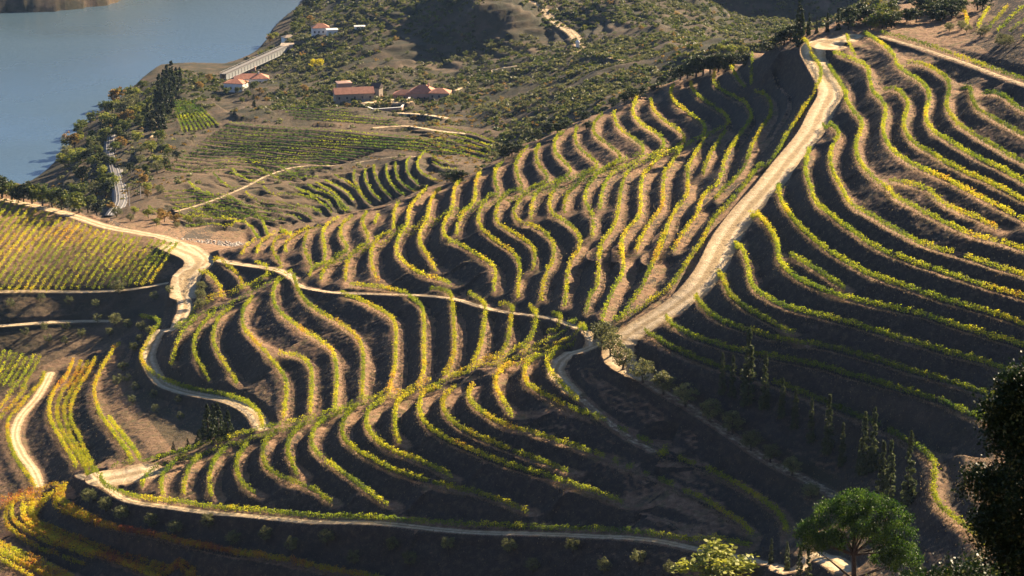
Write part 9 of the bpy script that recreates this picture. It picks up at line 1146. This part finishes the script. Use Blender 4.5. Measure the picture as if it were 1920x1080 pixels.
# ------------------------------------------------------------------ buildings
def house(x, y, rz, w, d, h, roof, wallm, label, cat='house', rh=2.4, wins=3, hip=True, name='farmhouse', z=None, chimney=False, group=None):
    z = G1(x, y)-.4 if z is None else z
    root = empty(name, (x, y, z), rz); mb = MB(); mb.box(-w/2, -d/2, -3, w/2, d/2, h); mb.build('wall', M[wallm], root)
    e = .5; rm_ = MB(); W = w/2+e; D_ = d/2+e; k = min(D_, W*.8) if hip else -0.0
    rr = max(W-k, .3) if hip else W
    a = [(-W, -D_, h+.02), (W, -D_, h+.02), (W, D_, h+.02), (-W, D_, h+.02), (-rr, 0, h+rh), (rr, 0, h+rh)]
    b = [(p[0], p[1], p[2]-.22) for p in a[:4]]
    rm_.add(a+b, [(0,1,5,4), (2,3,4,5), (1,2,5), (3,0,4), (6,7,1,0), (7,8,2,1), (8,9,3,2), (9,6,0,3), (9,8,7,6)])
    ro = rm_.build('roof', M[roof], root)
    if chimney:
        c = MB(); c.box(w*.2, -.5, h+rh*.4, w*.2+.9, .4, h+rh+1.2); c.build('chimney', M[wallm], ro)
    for s in (-1, 1):
        for i in range(wins):
            wx = (i+.5)/wins*w-w/2; wi = MB(); yy_ = s*(d/2+.02)
            wi.box(wx-.55, min(yy_, yy_+s*.08), h*.35, wx+.55, max(yy_, yy_+s*.08), h*.35+1.6); f = wi.build('window', M['shutter'], root)
            g = MB(); y2 = yy_+s*.09; g.box(wx-.4, min(y2, y2+s*.03), h*.35+.15, wx+.4, max(y2, y2+s*.03), h*.35+1.45); g.build('pane', M['dkglass'], f)
    dr = MB(); dr.box(w/2+.02, -.6, 0, w/2+.1, .6, 2.3); dr.build('door', M['shutter'], root)
    tag(root, label, cat, group); return root
p = PTS
def H_(k, rz, w, d, h, roof, wallm, label, *a, **kw):
    x_, y_, _ = p[k]; return house(x_, y_+d*.5, rz, w, d, h, roof, wallm, label, *a, **kw)
H_('h1', -.25, 14, 11, 6.3, 'tile', 'white', 'white farmhouse with small windows below the railway bridge, lower left wing', rh=2.2, wins=4)
H_('h2', .12, 24, 11, 5.4, 'tile', 'white', 'long orange-roofed house behind the white farmhouse by the bridge', rh=3, wins=6, chimney=True)
H_('h3', .22, 25, 10, 5.2, 'tile', 'stone', 'long red-roofed barn at the left of the walled farm yard', 'barn', 3.4, 5, False, 'farm_barn')
H_('h4', -.12, 15, 9, 4.2, 'tile', 'pink', 'red-roofed farm wing behind the yard, left of the tall main roof', rh=2.6, wins=3)
H_('h5', -.12, 17, 13, 6.2, 'tile', 'pink', 'main farm building with the tallest red roof on the right', rh=4.4, wins=4, chimney=True)
H_('h6', -.12, 13, 10, 4.6, 'tile', 'stone', 'rightmost low red-roofed farm building', rh=2.6, wins=3)
H_('h7', .2, 13, 9, 6.2, 'tile', 'white', 'white villa with an orange roof on the far wooded slope', rh=3, wins=4)
H_('h8', .2, 8, 7, 5.5, 'white', 'white', 'small flat white annexe right of the orange-roofed villa', 'house', .5, 2)
H_('h9', .1, 7.5, 5, 3.6, 'white', 'white', 'tiny white hut alone on the far slope', 'hut', .6, 2, True, 'hut')
H_('h10', .25, 9, 8, 7.5, 'pink', 'pink', 'pinkish tower-like house behind the long barn', 'house', 1., 2)
H_('h11', -.4, 6, 6, 7., 'shutter', 'stone', 'narrow dark gabled house behind the farm yard', 'house', 2.8, 1, False)
H_('h12', .5, 10, 7, 3.8, 'stone', 'white', 'small pale station hut at the end of the railway bridge', 'hut', 1.6, 2, True, 'hut')
# walled yard
YP = [np.array(p[k]) for k in ('y1', 'y2', 'y3', 'y4')]; zy = G1(YP[1][0], YP[1][1]+6)+.3
cx_, cy_ = YP[1][:2]; fw = empty('retaining_wall', (cx_, cy_, zy)); w1 = MB(); cp_ = MB()
for a_, b_ in ((0, 1), (1, 2), (2, 3)):
    A_ = (YP[a_][0]-cx_, YP[a_][1]-cy_, -2.6); B_ = (YP[b_][0]-cx_, YP[b_][1]-cy_, -2.6); w1.beam(A_, B_, .8, 6.)
    cp_.beam((A_[0], A_[1], .55), (B_[0], B_[1], .55), 1.1, .25)
w1.build('masonry', M['pink'], fw); cp_.build('coping', M['white'], fw)
tag(fw, 'pinkish retaining wall with pale coping around the farm yard', 'wall')
# ------------------------------------------------------------------ railway bridge
b0 = px3(418, 139, 1642); b1 = px3(541, 84, 1768)
br = empty('railway_bridge', tuple(b0)); dv = b1-b0; sd = np.cross(dv/np.linalg.norm(dv), (0, 0, 1.))
dk = MB(); dk.beam((0, 0, 0), tuple(dv), 5, .5); dk.build('deck', M['gravel'], br)
for s in (-1, 1):
    g = MB(); o_ = sd*s*2.2
    g.beam(tuple(o_+(0, 0, -2.3)), tuple(dv+o_+(0, 0, -2.3)), .3, 3.6)
    for zc in (-.35, -4.2): g.beam(tuple(o_+(0, 0, zc)), tuple(dv+o_+(0, 0, zc)), .8, .3)
    for k in range(23): a = o_+dv*k/22; g.box(a[0]-.3, a[1]-.3, -4.1+a[2], a[0]+.3, a[1]+.3, -.5+a[2])
    g.build('girder', M['steel'], br)
    rl = MB(); 
    for k in range(40): a = sd*s*2.45+dv*k/39.; rl.beam(tuple(a), tuple(a+(0, 0.01, 1.3)), .12, .12) if 0 else rl.box(a[0]-.08, a[1]-.08, a[2], a[0]+.08, a[1]+.08, a[2]+1.2)
    rl.beam(tuple(sd*s*2.45+(0, 0, 1.2)), tuple(dv+sd*s*2.45+(0, 0, 1.2)), .15, .15); rl.build('railing', M['rail'], br)
for s in (-.75, .75):
    rl = MB(); rl.beam(tuple(sd*s+(0, 0, .32)), tuple(dv+sd*s+(0, 0, .32)), .14, .14); rl.build('rail', M['rail'], br)
for f, mt in ((.42, 'stone'), (.85, 'stone')):
    q = dv*f; pr_ = MB(); pr_.box(q[0]-2.6, q[1]-1.3, -24, q[0]+2.6, q[1]+1.3, -4.5); pr_.box(q[0]-3.1, q[1]-1.7, -5, q[0]+3.1, q[1]+1.7, -4.3); pr_.build('pier', M['pink' if f < .5 else 'stone'], br)
ab = MB(); ab.box(dv[0]*.97-5, dv[1]*.97-5, -22, dv[0]*.97+5, dv[1]*.97+9, -.3); ab.build('abutment', M['stone'], br)
tag(br, 'pale steel girder railway bridge on stone piers beside the river', 'bridge')
# ------------------------------------------------------------------ railway, poles, rubble
RP = smooth_line([p[k][:2] for k in ('railA', 'railB', 'railC', 'railD', 'railE', 'railF')], 4)
RZ = ground(RP[:, 0], RP[:, 1]); RZ = np.convolve(np.pad(RZ, 6, mode='edge'), np.ones(13)/13, 'valid')+.9
tn = np.gradient(RP, axis=0); tn /= np.linalg.norm(tn, axis=1)[:, None]; nn = np.stack([-tn[:, 1], tn[:, 0]], 1)
def ribbon(name, off0, off1, dz, thick, mat, parent=None):
    a = RP+nn*off0; b = RP+nn*off1; V_ = np.concatenate([np.column_stack([a, RZ+dz]), np.column_stack([b, RZ+dz]), np.column_stack([a-nn*.8*(thick > 1), RZ+dz-thick]), np.column_stack([b+nn*.8*(thick > 1), RZ+dz-thick])])
    m = len(RP); F = []
    for i in range(m-1):
        F += [(i, m+i, m+i+1, i+1), (2*m+i, i, i+1, 2*m+i+1), (m+i, 3*m+i, 3*m+i+1, m+i+1)]
    return link(name, raw_mesh(name, V_, F, M[mat]), parent)
rw = ribbon('railway', -4.2, 4.2, 0, 4, 'gravel'); tag(rw, 'double railway track on grey ballast beside the riverside wood', None, None, 'structure')
for off in (-2.6, -1.2, 1.2, 2.6): ribbon('rail', off-.12, off+.12, .2, .19, 'rail', rw)
for k, lb in (('pole', 'white utility pole near the railway, left of the terraces'), ('pole2', 'thin pale utility pole behind the saddle, right of the taller one')):
    x_, y_, _ = p[k]; z_ = G1(x_, y_); hh = 9.5 if k == 'pole' else 6; r_ = empty('utility_pole', (x_, y_, z_)); m_ = MB(); m_.tube((0, 0, -.5), (0, 0, hh), .16, .1, 8); m_.build('mast', M['white'], r_)
    m_ = MB(); m_.box(-.9, -.06, hh-.7, .9, .06, hh-.55); m_.build('crossarm', M['post'], r_); tag(r_, lb, 'utility pole')
rs = np.random.RandomState(9); P = []; F = []; cx, cy_ = p['rub'][:2]
for k in range(900):
    a = rs.uniform(-.5, .5)*46; b = rs.normal(0, 7); x_ = cx+a+8; y_ = cy_+b+a*.25; s_ = rs.uniform(.25, .9); z_ = G1(x_, y_)
    q = np.array([(-1,-1,-1),(1,-1,-1),(1,1,-1),(-1,1,-1),(-1,-1,1),(1,-1,1),(1,1,1),(-1,1,1)], float)*s_*.5*rs.uniform(.5, 1.2, (8, 3))+np.array([x_, y_, z_+s_*.2])
    F += [tuple(len(P)+i for i in f_) for f_ in ((0,3,2,1),(4,5,6,7),(0,1,5,4),(1,2,6,5),(2,3,7,6),(3,0,4,7))]; P += list(q)
tag(link('rubble', raw_mesh('rubble', P, F, M['rock'])), 'heap of grey broken stones beside the saddle track', 'rubble', None, 'stuff')
# white roadside post at the hill road bend
x_, y_, _ = p['whitep']; r_ = empty('roadside_shrine', (x_, y_, G1(x_, y_))); m_ = MB(); m_.box(-1.2, -1.2, -.5, 1.2, 1.2, 4.5); m_.build('body', M['white'], r_); m_ = MB(); m_.add([(-1.5, -1.5, 4.5), (1.5, -1.5, 4.5), (1.5, 1.5, 4.5), (-1.5, 1.5, 4.5), (0, 0, 6.2)], [(0,1,4), (1,2,4), (2,3,4), (3,0,4), (3,2,1,0)]); m_.build('cap', M['white'], r_)
tag(r_, 'small white roadside structure at the bend of the far road', 'shrine')
# ------------------------------------------------------------------ haze
hz = MB(); hz.box(-3000, -300, -8, 2600, 4600, 352); h_ = bpy.data.materials.new('haze'); h_.use_nodes = True; hn = h_.node_tree; hn.nodes.clear()
ho = hn.nodes.new('ShaderNodeOutputMaterial'); hv = hn.nodes.new('ShaderNodeVolumePrincipled'); hv.inputs['Density'].default_value = .000016; hv.inputs['Color'].default_value = (.42, .62, 1, 1)
hv.inputs['Anisotropy'].default_value = 0
hn.links.new(hv.outputs[0], ho.inputs['Volume'])
tag(hz.build('haze', h_), 'thin blue haze over the valley', None, None, 'stuff')
